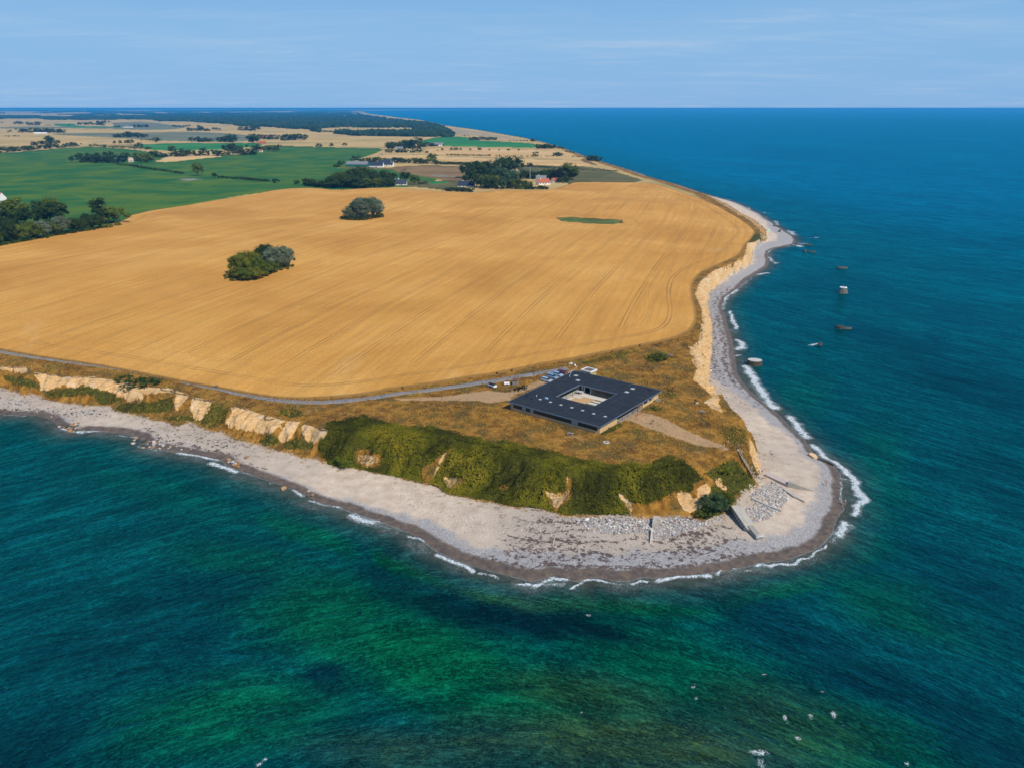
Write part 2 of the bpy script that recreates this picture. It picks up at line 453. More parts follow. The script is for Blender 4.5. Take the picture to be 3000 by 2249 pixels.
# ------------------------------------------------------------------ masks on the ground (by survey of the photograph, fixed to the terrain)
def pxmask(px, py, poly, soft):
    P = np.stack([px, py], 1); A = np.asarray(poly, float)
    lo = A.min(0) - soft * 2; hi = A.max(0) + soft * 2
    m = (px > lo[0]) & (px < hi[0]) & (py > lo[1]) & (py < hi[1])
    out = np.zeros(len(px))
    if m.any(): out[m] = sstep(-soft, soft, sdist(P[m], A))
    return out
def blob(px, py, x, y, rx, ry, ang=0.0):
    c, s_ = math.cos(R(ang)), math.sin(R(ang))
    u = ((px - x) * c + (py - y) * s_) / rx; v = (-(px - x) * s_ + (py - y) * c) / ry
    return np.clip(1.35 - np.sqrt(u * u + v * v), 0, 1)
def Z(ox, oy, s, pts): return [(ox + x / s, oy + y / s) for x, y in pts]
BARE = [
 Z(0,1000,3.16,[(320,285),(560,322),(850,326),(1060,355),(1218,370),(1225,440),(1190,560),(1140,520),(1000,450),(880,430),(760,395),(690,440),(600,405),(480,440),(365,465),(375,400),(330,330)]),
 Z(0,1000,3.16,[(-300,180),(0,228),(240,240),(275,265),(215,300),(100,262),(0,262),(-300,230)]),
 Z(0,1000,3.16,[(1225,405),(1600,438),(1610,475),(1500,470),(1400,480),(1290,520),(1200,560),(1185,520)]),
 Z(0,1000,3.16,[(1635,455),(1755,498),(1650,620),(1610,600)]),
 Z(0,1000,3.16,[(1790,515),(1968,550),(1925,640),(1855,735),(1800,715),(1765,640),(1755,590)]),
 Z(600,1100,3.16,[(240,285),(400,310),(560,368),(745,410),(700,450),(640,510),(600,540),(500,525),(330,500),(215,470),(185,420),(250,350)]),
 Z(600,1100,3.16,[(760,412),(885,425),(850,500),(800,580),(715,625),(675,560),(740,470)]),
 Z(600,1100,3.16,[(915,440),(1000,470),(1150,498),(1115,560),(1030,620),(935,595),(890,500)]),
 Z(1800,1250,4.144,[(760,800),(850,785),(930,820),(955,870),(1010,850),(1000,745),(1110,685),(1170,730),(1160,800),(1100,920),(1050,990),(920,1040),(840,1000),(770,900)]),
 Z(1800,1250,4.144,[(1210,640),(1290,610),(1310,680),(1380,750),(1330,775),(1250,710)]),
 Z(1800,1250,4.144,[(1630,130),(1648,330),(1700,480),(1760,590),(1900,590),(1880,480),(1740,330),(1680,180)]),
 Z(1800,1250,4.144,[(30,800),(90,810),(130,850),(210,900),(225,960),(200,1060),(180,1000),(90,890)]),
 Z(1200,1200,3.014,[(290,390),(330,375),(280,470),(250,540),(190,630),(165,655),(210,570),(250,470)]),
 Z(1200,1200,3.014,[(290,570),(340,600),(420,590),(430,620),(380,690),(330,690)]),
 Z(1200,1200,3.014,[(1385,600),(1395,580),(1410,700),(1420,740),(1380,790),(1300,870),(1270,860),(1260,800),(1190,730),(1200,705),(1300,740),(1390,730)]),
 Z(600,1100,3.16,[(1420,720),(1600,740),(1640,800),(1500,850),(1400,790)]),
 [(2000,1012),(2045,1018),(2056,945),(2055,905),(2036,862),(2050,826),(2092,792),(2145,774),(2180,752),(2190,712),(2230,700),(2215,760),(2120,845),(2085,870),(2095,960),(2095,1050),(2092,1130),(2110,1170),(2105,1180),(2060,1134),(2030,1112),(2040,1080)],
 [(2058,1178),(2092,1160),(2105,1180),(2116,1206),(2085,1196)],
]
BARE_W = [1]*5 + [1,1,1] + [1,1,1] + [.85,.9,.7,.75,.55,1,1]
DIRT = [
 [(1815,1228),(1850,1205),(1900,1205),(1965,1232),(2010,1258),(2075,1285),(2140,1312),(2135,1322),(2040,1303),(1960,1277),(1890,1252)],
 [(1140,1168),(1300,1160),(1430,1142),(1490,1150),(1500,1172),(1440,1182),(1400,1174),(1300,1174),(1180,1174)],
 [(1480,1150),(1560,1120),(1620,1098),(1680,1080),(1700,1085),(1560,1140),(1500,1165)],
 [(1790,1225),(1830,1195),(1880,1170),(1890,1190),(1850,1215)],
 [(1560,1262),(1680,1272),(1760,1290),(1850,1290),(1850,1296),(1750,1298),(1660,1284),(1560,1270)],
 [(1870,1365),(1950,1348),(2050,1318),(2120,1310),(2120,1316),(2050,1326),(1950,1358),(1880,1372)],
 [(1740,1075),(1800,1068),(1880,1045),(1882,1049),(1800,1072),(1745,1080)],
 [(895,1192),(935,1183),(945,1195),(905,1225),(890,1228)],
]
DIRT_W = [.8,.95,.8,.8,.5,.5,.6,.4]
GREEN = [
 (Z(0,1000,3.16,[(20,300),(200,320),(380,380),(360,450),(200,430),(40,370)]), .7),
 (Z(0,1000,3.16,[(400,450),(560,430),(690,420),(820,400),(1000,460),(1150,520),(1100,570),(920,590),(850,500),(560,520),(420,510)]), .75),
 (Z(0,1000,3.16,[(1030,640),(1130,570),(1400,560),(1590,510),(1610,600),(1560,650),(1400,660),(1200,660)]), 1),
 (Z(0,1000,3.16,[(1490,700),(1640,680),(1800,680),(1800,740),(1560,740)]), .8),
 (Z(0,1000,3.16,[(1780,740),(1900,650),(2000,560),(2130,620),(2090,760),(1950,820)]), .6),
 (Z(600,1100,3.16,[(490,600),(600,530),(680,580),(680,640),(560,650)]), 1),
 (Z(600,1100,3.16,[(720,630),(840,570),(920,600),(1000,610),(1010,680),(880,680),(740,680)]), .9),
 (Z(600,1100,3.16,[(690,320),(800,300),(900,320),(930,370),(800,390),(700,360)]), .85),
 (Z(600,1100,3.16,[(1170,700),(1280,680),(1290,760),(1240,860),(1170,850),(1130,820)]), 1),
 (Z(600,1100,3.16,[(20,260),(90,250),(200,280),(230,360),(150,450),(0,420),(0,340)]), .6),
 (Z(1800,1250,4.144,[(1100,560),(1200,500),(1400,400),(1500,420),(1600,560),(1700,640),(1710,700),(1600,770),(1400,860),(1330,720),(1200,640)]), 1),
 (Z(1800,1250,4.144,[(1000,1040),(1100,920),(1160,800),(1170,720),(1260,700),(1400,850),(1450,930),(1330,1040),(1080,1120)]), 1),
 (Z(1800,1250,4.144,[(1650,420),(1720,470),(1760,560),(1750,620),(1700,610),(1640,500)]), .9),
 (Z(1450,1030,4.022,[(1740,70),(1860,20),(2010,20),(2030,100),(1900,140),(1790,120)]), 1),
 (Z(1450,1030,4.022,[(930,150),(1100,90),(1400,20),(1560,-10),(1700,0),(1500,70),(1300,120),(1100,170)]), .55),
 (Z(1450,1030,4.022,[(1240,960),(1460,840),(1520,860),(1400,930),(1280,985)]), .9),
 (Z(1450,1030,4.022,[(1750,670),(1870,640),(1900,660),(1800,690)]), .9),
 (Z(1450,1030,4.022,[(1980,430),(2110,430),(2160,540),(2050,580)]), .5),
 ([(2140,1240),(2190,1260),(2196,1300),(2170,1310),(2120,1290),(2110,1260)], .5),
 ([(1700,530),(1900,545),(2060,565),(2200,640),(2235,690),(2190,715),(2212,668),(2120,602),(1960,536)], .45),
 ([(2185,712),(2200,690),(2238,680),(2243,704)], .95),
 ([(2050,1005),(2058,940),(2063,905),(2060,985),(2045,1015)], .6),
 ([(1300,560),(1160,549),(1000,556),(900,552),(760,566),(700,575),(700,560),(1000,540),(1300,550)], .5),
 ([(2160,1436),(2216,1418),(2196,1470),(2160,1520),(2120,1510)], .35),
]
THICKET = (Z(600,1100,3.16,[(1120,440),(1300,405),(1500,392),(1700,440),(1900,480),(2150,480)]) +
 Z(1200,1200,3.014,[(250,160),(420,210),(500,235),(720,285),(900,292),(1100,340),(1500,432),(1700,470),(1830,492),(2000,490)]) +
 Z(1800,1250,4.144,[(250,480),(450,470),(600,425),(700,390),(860,430),(960,520),(1080,640),(960,680),(960,750),(870,790),(780,770),(600,850),(450,900),(350,930),(215,905),(215,1090)]) +
 [(1844,1511),(1731,1506),(1664,1509),(1598,1492),(1499,1481),(1432,1465),(1309,1442),(1256,1416),(1200,1403)] +
 Z(600,1100,3.16,[(1550,885),(1300,845),(1170,820),(1040,680),(1060,590),(1130,540),(1170,480)]))
THIN = [Z(600,1100,3.16,[(1390,690),(1530,670),(1640,740),(1660,800),(1600,850),(1450,850),(1370,780)]),
 Z(1200,1200,3.014,[(300,380),(360,340),(380,350),(300,470),(230,590),(165,660),(110,600),(110,500),(200,460)]),
 Z(1200,1200,3.014,[(280,560),(420,580),(500,610),(440,690),(330,700)]),
 Z(1200,1200,3.014,[(790,650),(880,660),(860,710),(800,700)]),
 Z(1200,1200,3.014,[(1180,700),(1290,730),(1370,720),(1370,600),(1430,600),(1440,760),(1300,900),(1250,860)]),
 Z(1200,1200,3.014,[(1830,730),(1900,750),(1980,850),(1960,950),(1900,850)])] + BARE[8:]

def masks(P, z, sw, st, sc):
    px, py = topx(P[:, 0], P[:, 1], z)
    bare = np.zeros(len(P)); dirt = np.zeros(len(P)); green = np.zeros(len(P))
    for q, w in zip(BARE, BARE_W): bare = np.maximum(bare, w * pxmask(px, py, q, 5))
    bare *= (st > -.5) & (sc < 2.0)
    hidden = (st > 0) & (sc < 0) & (P[:, 0] > 70) & (P[:, 1] > 215)
    bare = np.where(hidden & (py < 1100), np.clip(bare, .5, .72), bare)
    for q, w in zip(DIRT, DIRT_W): dirt = np.maximum(dirt, w * pxmask(px, py, q, 7))
    for q, w in GREEN: green = np.maximum(green, w * pxmask(px, py, q, 6))
    thick = pxmask(px, py, THICKET, 4)
    for q in THIN: thick = np.minimum(thick, 1 - .9 * pxmask(px, py, q, 5))
    green = np.maximum(green, thick * .9)
    return bare, green, dirt, thick

# ------------------------------------------------------------------ materials of the ground
def mat_terrain():
    g = NT('ground', .95, .12)
    P = g.pos()
    sw, st, sc = g.attr('sw'), g.attr('st'), g.attr('sc')
    bare, green, dirt = g.attr('bare'), g.attr('green'), g.attr('dirt')
    shg, wrk = g.attr('shingle'), g.attr('wrack')
    nb = g.noise(.045, 5, .6); nm = g.noise(.28, 5, .6); nf = g.noise(1.6, 6, .65); nx = g.noise(6.0, 4, .7)
    ns = g.noise(2.2, 5, .7, vec=g.mapping(P, scale=(1, 1, .25)), dist=.5)
    # plateau: sun-dried grass
    grass = g.ramp(nm, [(.30, (.11, .050, .010)), (.46, (.23, .108, .017)), (.58, (.36, .180, .032)), (.72, (.20, .100, .020))])
    olive = g.ramp(nf, [(.3, (.07, .050, .016)), (.55, (.14, .090, .022)), (.7, (.20, .120, .035))])
    grass = g.mix(g.ss(.45, .62, g.noise(.11, 6, .65, dist=.6)), grass, olive)
    purple = g.ss(.60, .70, g.noise(.8, 5, .65, vec=g.mapping(P, loc=(31, 7, 0))))
    grass = g.mix(g.math('MULTIPLY', purple, .55), grass, (.14, .09, .075))
    grass = g.mulc(grass, g.math('MULTIPLY_ADD', nx, 1.3, .36))
    grass = g.mulc(grass, g.math('MULTIPLY_ADD', nf, .9, .56))
    gr = g.ramp(g.noise(.9, 5, .65), [(.28, (.030, .034, .006)), (.5, (.060, .062, .010)), (.66, (.11, .095, .016)), (.8, (.16, .12, .026))])
    gr = g.mulc(gr, g.math('MULTIPLY_ADD', nx, 1.2, .4))
    e = g.ss(.38, .62, g.math('ADD', green, g.math('MULTIPLY_ADD', nf, .9, -.45)))
    land = g.mix(e, grass, gr)
    dcol = g.ramp(nf, [(.3, (.36, .225, .12)), (.6, (.50, .32, .175)), (.8, (.40, .27, .13))])
    e = g.ss(.40, .75, g.math('ADD', dirt, g.math('MULTIPLY_ADD', nm, 1.0, -.5)))
    land = g.mix(g.math('MULTIPLY', e, .85), land, dcol)
    # sandy cliff
    band = g.noise(1.1, 4, .6, vec=g.mapping(P, scale=(.25, .25, 2.2)))
    cliff = g.ramp(band, [(.3, (.44, .255, .105)), (.5, (.60, .37, .165)), (.7, (.70, .47, .24))])
    cliff = g.mix(g.math('MULTIPLY', g.ss(.50, .66, ns), .6), cliff, (.34, .21, .10))
    cliff = g.mix(g.math('MULTIPLY', g.ss(.5, .7, g.noise(.22, 5, .6, vec=g.mapping(P, loc=(8, 2, 3)))), .6), cliff, (.62, .50, .37))
    cliff = g.mix(g.ss(.62, .68, g.noise(1.3, 6, .7, vec=g.mapping(P, loc=(5, 50, 9)))), cliff, (.12, .09, .03))
    cliff = g.mulc(cliff, g.math('MULTIPLY_ADD', nf, .5, .76))
    e = g.ss(.40, .56, g.math('ADD', bare, g.math('MULTIPLY_ADD', g.noise(.7, 7, .75), 1.7, -.88)))
    land = g.mix(e, land, cliff)
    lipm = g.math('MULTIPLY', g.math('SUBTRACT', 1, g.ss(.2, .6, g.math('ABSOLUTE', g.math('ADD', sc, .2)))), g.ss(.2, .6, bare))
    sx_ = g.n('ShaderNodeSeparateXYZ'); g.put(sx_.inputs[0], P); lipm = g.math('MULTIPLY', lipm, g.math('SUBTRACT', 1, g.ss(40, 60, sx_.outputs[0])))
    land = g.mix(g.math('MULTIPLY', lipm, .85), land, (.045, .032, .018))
    # pinkish-brown turned land in the distance is laid as sheets; here only the base colour of stubble
    far = g.attr('far')
    stub = g.ramp(g.noise(.0035, 6, .65), [(.32, (.22, .21, .09)), (.45, (.44, .30, .11)), (.6, (.54, .36, .14)), (.72, (.34, .26, .12))])
    land = g.mix(far, land, stub)
    # beach
    sand = g.ramp(nm, [(.3, (.48, .37, .275)), (.55, (.61, .485, .37)), (.75, (.69, .57, .44))])
    sand = g.mix(g.math('MULTIPLY', g.ss(.3, 1.0, wrk), .6), sand, (.33, .285, .255))
    sand = g.mulc(sand, g.math('MULTIPLY_ADD', nx, .7, .64))
    pebc = g.voro(4.6, out='Color')
    pv = g.n('ShaderNodeSeparateColor'); g.put(pv.inputs[0], pebc)
    peb = g.mulc(g.mix(g.noise(.35, 5, .6), (.27, .265, .275), (.37, .35, .34)), g.math('MULTIPLY_ADD', pv.outputs[0], .75, .62))
    jit = g.math('MULTIPLY_ADD', g.noise(.16, 5, .6), 9.0, -4.5)
    jit2 = g.math('MULTIPLY_ADD', g.noise(.22, 6, .6, vec=g.mapping(P, loc=(9, 4, 0))), 7.0, -3.5)
    swj = g.math('ADD', sw, jit); 
    e = g.math('SUBTRACT', 1, g.ss(g.math('SUBTRACT', shg, 1.6), g.math('ADD', shg, 1.6), swj))
    beach = g.mix(g.math('MULTIPLY', e, .88), sand, peb)
    # scattered stones on the sand
    sp = g.math('MULTIPLY', g.ss(.72, .78, nx), g.ss(.5, .62, nm))
    beach = g.mix(g.math('MULTIPLY', sp, .6), beach, (.24, .20, .18))
    # wrack lines: rotting weed following the shore
    wn = g.noise(.75, 7, .75, dist=.5)
    cm = g.n('ShaderNodeCombineXYZ'); g.put(cm.inputs[0], g.math('MULTIPLY', swj, .38))
    lines = g.noise(1.0, 3, .6, vec=cm.outputs[0])
    wv = g.math('ADD', g.math('MULTIPLY', g.math('SUBTRACT', lines, .5), 1.3), g.math('MULTIPLY', g.math('SUBTRACT', wn, .5), 2.1))
    wm = g.ss(.12, .22, g.math('ADD', wv, g.math('MULTIPLY_ADD', wrk, .85, -.68)))
    beach = g.mix(g.math('MULTIPLY', wm, .92), beach, g.mix(nx, (.055, .035, .03), (.12, .08, .07)))
    # tufts on the upper beach
    tf = g.math('MULTIPLY', g.ss(-7, -.5, st), g.ss(.56, .66, g.noise(.5, 5, .6, vec=g.mapping(P, loc=(3, 60, 0)))))
    beach = g.mix(g.math('MULTIPLY', tf, .8), beach, g.mix(nf, (.34, .21, .07), (.10, .10, .03)))
    # wet sand
    wet = g.math('SUBTRACT', 1, g.ss(g.attr('wetw'), g.math('ADD', g.attr('wetw'), 1.3), g.math('ADD', sw, g.math('MULTIPLY', jit2, .42))))
    wetc = g.ramp(g.noise(.5, 6, .65, dist=.5), [(.3, (.075, .060, .055)), (.5, (.13, .098, .080)), (.7, (.20, .145, .10))])
    beach = g.mix(wet, beach, wetc)
    e = g.ss(-.55, .55, g.math('ADD', st, g.math('MULTIPLY_ADD', nf, 5.0, -2.5)))
    c = g.mix(e, beach, land)
    g.color(c)
    g.put(g.b.inputs['Roughness'], g.math('MULTIPLY_ADD', wet, -.3, .93))
    h = g.math('ADD', g.math('MULTIPLY', nf, .35), g.math('MULTIPLY', nx, .12))
    g.bump(h, .9, 1.0)
    return g.m

def mat_wheat():
    g = NT('wheat', .9, .15)
    P = g.pos()
    u, v = g.attr('edge'), g.attr('row')
    nb = g.noise(.012, 5, .6, dist=.5); nm = g.noise(.06, 5, .6, vec=g.mapping(g.attr('rows', 'Vector'), scale=(1, .25, 1)))
    nf = g.noise(1.3, 5, .7); nx = g.noise(4.5, 3, .7)
    c = g.ramp(nb, [(.3, (.465, .212, .038)), (.5, (.55, .265, .053)), (.7, (.63, .328, .080))])
    c = g.mix(g.math('MULTIPLY', g.ss(.5, .75, nm), .3), c, (.60, .34, .075))
    rv = g.attr('rows', 'Vector')
    streak = g.noise(.30, 5, .7, vec=g.mapping(rv, scale=(1, .035, 1)))
    c = g.mulc(c, g.math('MULTIPLY_ADD', streak, .75, .63))
    lodg = g.ss(.60, .68, g.noise(.018, 6, .65, vec=g.mapping(P, loc=(120, 40, 0), scale=(1, .5, 1)), dist=.8))
    c = g.mix(g.math('MULTIPLY', lodg, .2), c, (.70, .44, .18))
    c = g.mulc(c, g.math('MULTIPLY_ADD', nf, .9, .55))
    c = g.mulc(c, g.math('MULTIPLY_ADD', nx, .9, .55))
    # tramlines: wheel pairs at every 24 m and round the headland
    def pair(w, per, off):
        f = g.math('PINGPONG', g.math('ADD', w, off), per / 2)
        d = g.math('ABSOLUTE', g.math('SUBTRACT', f, .95))
        return g.math('SUBTRACT', 1, g.ss(.15, .42, d))
    inner = g.ss(25, 27, u)
    t1 = g.math('MULTIPLY', pair(v, 24.0, 3.0), inner)
    d2 = g.math('ABSOLUTE', g.math('SUBTRACT', g.math('ABSOLUTE', g.math('SUBTRACT', u, 13.0)), .95))
    t2 = g.math('SUBTRACT', 1, g.ss(.25, .55, d2))
    d3 = g.math('ABSOLUTE', g.math('SUBTRACT', g.math('ABSOLUTE', g.math('SUBTRACT', u, 24.5)), .95))
    t3 = g.math('MULTIPLY', g.math('SUBTRACT', 1, g.ss(.25, .55, d3)), .35)
    t = g.math('MAXIMUM', g.math('MAXIMUM', t1, t2), t3)
    t = g.math('MULTIPLY', t, g.math('MULTIPLY_ADD', g.ss(.35, .6, g.noise(.03, 4, .6, vec=g.mapping(P, loc=(77, 5, 0)))), .35, .28))
    c = g.mix(g.math('MULTIPLY', t, .8), c, (.24, .125, .035))
    rim = g.math('SUBTRACT', 1, g.ss(.2, 2.2, g.math('ADD', u, g.math('MULTIPLY_ADD', nf, 1.6, -.8))))
    c = g.mix(g.math('MULTIPLY', rim, .85), c, (.17, .10, .03))
    g.color(c)
    h = g.math('ADD', g.math('MULTIPLY', nf, .25), g.math('ADD', g.math('MULTIPLY', nx, .15), g.math('MULTIPLY', t, -.4)))
    g.bump(h, .6, 1.0)
    return g.m

# ------------------------------------------------------------------ terrain sheet
RAD = radii((100, 128, .006), (128, 430, .0026), (430, 760, .005), (760, 1600, .009), (1600, 170000, .03))
P_, Q_ = fan(.15, 3.0, RAD)
z_, sw_, st_, sc_ = ground(P_, True)
keep = (sw_[Q_] > -45).any(1)
V_, F_, z_, sw_, st_, sc_ = compact(P_, Q_[keep], z_, sw_, st_, sc_)
bare_, green_, dirt_, thick_ = masks(V_, z_, sw_, st_, sc_)
# bumpy vegetation on slopes
me = mesh_np('terrain', np.column_stack([V_, z_]), F_, [mat_terrain()])
for nme, a in (('sw', sw_), ('st', st_), ('sc', sc_), ('bare', bare_), ('green', green_), ('dirt', dirt_)): fattr(me, nme, a)
r_ = np.hypot(V_[:, 0], V_[:, 1])
fattr(me, 'far', sstep(600, 1100, r_) * (sc_ > 12))
def wp(lst): return np.array([(*at(x, y, 1.0), v) for x, y, v in lst])
SHG = wp([(0,1200,3),(300,1250,3),(700,1360,2.5),(900,1440,3.2),(1100,1520,5),(1300,1600,7),(1500,1670,9.5),(1700,1680,10.5),(1900,1660,10.5),(2100,1640,10),(2250,1610,9.5),(2370,1560,8),(2420,1450,7),(2380,1360,6),(2300,1300,4),(2200,1200,7),(2130,1080,13),(2110,960,9),(2130,860,9),(2220,780,9),(2280,700,14),(2200,630,5)])
WRK = wp([(0,1190,.8),(200,1215,.75),(300,1250,.6),(450,1280,.8),(650,1310,.85),(800,1370,.65),(1000,1440,.3),(1200,1520,.3),(1400,1570,.55),(1550,1600,1.0),(1700,1600,.95),(1850,1590,.85),(2050,1590,1.0),(2150,1600,.9),(2250,1570,.55),(2350,1500,.35),(2300,1380,.55),(2260,1340,.75),(2230,1300,.6),(2250,1250,.45),(2180,1180,.75),(2110,1080,.95),(2100,960,.95),(2110,880,.85),(2200,800,.6),(2260,690,.35),(2200,640,.2)])
WET = wp([(100,1210,2.0),(300,1262,2.5),(600,1335,2.6),(900,1450,2.0),(1100,1520,2.4),(1250,1590,3),(1500,1690,3.2),(1700,1690,3.4),(1900,1690,3),(2200,1650,3),(2400,1590,2.6),(2440,1400,1.8),(2350,1280,1.2),(2200,1140,1.5),(2140,1000,1.6),(2115,900,1.5),(2250,770,1.5),(2300,690,.8),(2200,625,.6)])
fattr(me, 'shingle', idw(V_, SHG, 4)); fattr(me, 'wrack', idw(V_, WRK, 5)); fattr(me, 'wetw', idw(V_, WET, 5))
obj('terrain', me, kind='structure', label='low coastal headland with sandy cliffs, dry grass and pale beach')

# ------------------------------------------------------------------ the ripe field
WHEAT_PX = [(-500,930),(-300,965),(0,1019),(95,1035),(269,1060),(443,1092),(617,1126),(700,1141),(727,1147),(822,1161),(885,1165),(980,1163),(1075,1155),(1170,1142),(1300,1126),(1450,1105),(1525,1091),(1599,1075),(1669,1064),(1723,1051),(1798,1033),(1823,1028),
 (1950,1001),(2010,980),(2036,956),(2044,920),(2028,862),(2030,826),(2050,801),(2095,779),(2150,755),(2172,738),(2183,710),(2208,683),(2215,666),(2185,640),(2131,608),(2080,582),(2033,566),(1985,550),(1915,527),(1800,526.5),(1681,526.5),(1667,534),(1606,553),(1538,554),(1453,556),(1403,563),(1306,561),
 (1157,548),(1070,550),(987,556),(920,549),(865,549),(800,556),(750,566),(576,595),(390,626),(362,646),(271,670),(102,702),(0,722),(-200,756),(-600,840)]
WPOLY = at(np.array([p[0] for p in WHEAT_PX]), np.array([p[1] for p in WHEAT_PX]), 9.6)
def curvy(poly, it=2):
    A = np.asarray(poly, float)
    for _ in range(it):
        B = np.roll(A, -1, 0)
        A = np.stack([.75 * A + .25 * B, .25 * A + .75 * B], 1).reshape(-1, 2)
    return A
def field_mesh(name, poly, off, mats, radii_, dense=.2, hole=None, zfun=None, skirt=1.0):
    poly = np.asarray(poly)
    P, Q = fan(dense, 2.0, radii_, -40, 36, 60)
    lo, hi = poly.min(0) - 5, poly.max(0) + 5
    k = ((P >= lo) & (P <= hi)).all(1)
    Q = Q[k[Q].all(1)]
    P, Q = compact(P, Q)
    d, near = seg_dist(P, poly); ins = inside(P, poly)
    if hole is not None:
        dh, nh = seg_dist(P, hole); ih = inside(P, hole)
        m = dh < d; d = np.where(m, dh, d); near = np.where(m[:, None], nh, near); ins = ins & ~ih
    cell = np.hypot(P[:, 0], P[:, 1]) * np.radians(dense) * .55
    s = d < cell
    P = P.copy(); P[s] = near[s]
    d2 = np.where(s, 0, np.where(ins, d, -d))
    T = np.concatenate([Q[:, [0, 1, 2]], Q[:, [0, 2, 3]]])
    cen = P[T].mean(1)
    ok = inside(cen, poly)
    if hole is not None: ok &= ~inside(cen, hole)
    ok &= (d2[T] >= -1e-6).all(1)
    T = T[ok]
    P, T, d2 = compact(P, T, d2)
    z = (ground(P) if zfun is None else zfun(P)) + off
    # skirt down the border
    E = np.concatenate([T[:, [0, 1]], T[:, [1, 2]], T[:, [2, 0]]])
    key = np.sort(E, 1); kk = key[:, 0].astype(np.int64) * len(P) + key[:, 1]
    u, idx, cnt = np.unique(kk, return_index=True, return_counts=True)
    be = E[idx[cnt == 1]]
    n = len(P)
    bv_, inv = np.unique(be, return_inverse=True); inv = inv.reshape(be.shape)
    V = np.concatenate([np.column_stack([P, z]), np.column_stack([P[bv_], z[bv_] - skirt])])
    S = np.stack([be[:, 1], be[:, 0], n + inv[:, 0], n + inv[:, 1]], 1)
    me = mesh_np(name, V, [T, S], mats)
    return me, np.concatenate([P, P[bv_]]), np.concatenate([d2, d2[bv_] * 0])
MARSH = curvy(at(np.array([1626,1650,1700,1760,1800,1828,1822,1780,1720,1660]), np.array([637,632.5,632,635,638,643,648,651,651,646.5]), 9.5))
MARSH = MARSH + np.stack([fbm(MARSH[:, 0] / 5, MARSH[:, 1] / 5, 3, 401) * 7, fbm(MARSH[:, 0] / 5, MARSH[:, 1] / 5, 3, 411) * 9], 1)
WH = curvy(WPOLY, 1)
hole = MARSH
me, PP, ee = field_mesh('wheat_field', WH, .62, [mat_wheat()], radii((225, 430, .0035), (430, 1300, .0045)), .18, hole=hole)
fattr(me, 'edge', ee)
ra = R(74)
fattr(me, 'row', PP[:, 0] * -math.sin(ra) + PP[:, 1] * math.cos(ra) + 3.0 * np.sin(PP[:, 1] / 90))
al_ = PP[:, 0] * math.cos(ra) + PP[:, 1] * math.sin(ra)
vattr(me, 'rows', np.column_stack([PP[:, 0] * -math.sin(ra) + PP[:, 1] * math.cos(ra) + 3.0 * np.sin(PP[:, 1] / 90), al_, al_ * 0]))
obj('wheat_field', me, kind='structure', label='large ripe golden wheat field filling the headland plateau')
def marsh_mat():
    g = NT('marsh', .9, .15)
    c = g.ramp(g.noise(.08, 6, .7), [(.32, (.05, .06, .018)), (.5, (.085, .12, .022)), (.62, (.12, .155, .03)), (.75, (.20, .17, .09))])
    g.color(g.mulc(c, g.math('MULTIPLY_ADD', g.noise(.9, 5, .7), 1.0, .5))); return g.m
me, _, _ = field_mesh('marsh_patch', MARSH, .3, [marsh_mat()], radii((560, 800, .004)), .12)
obj('marsh_patch', me, kind='structure', label='small oval green wet hollow in the ripe field')
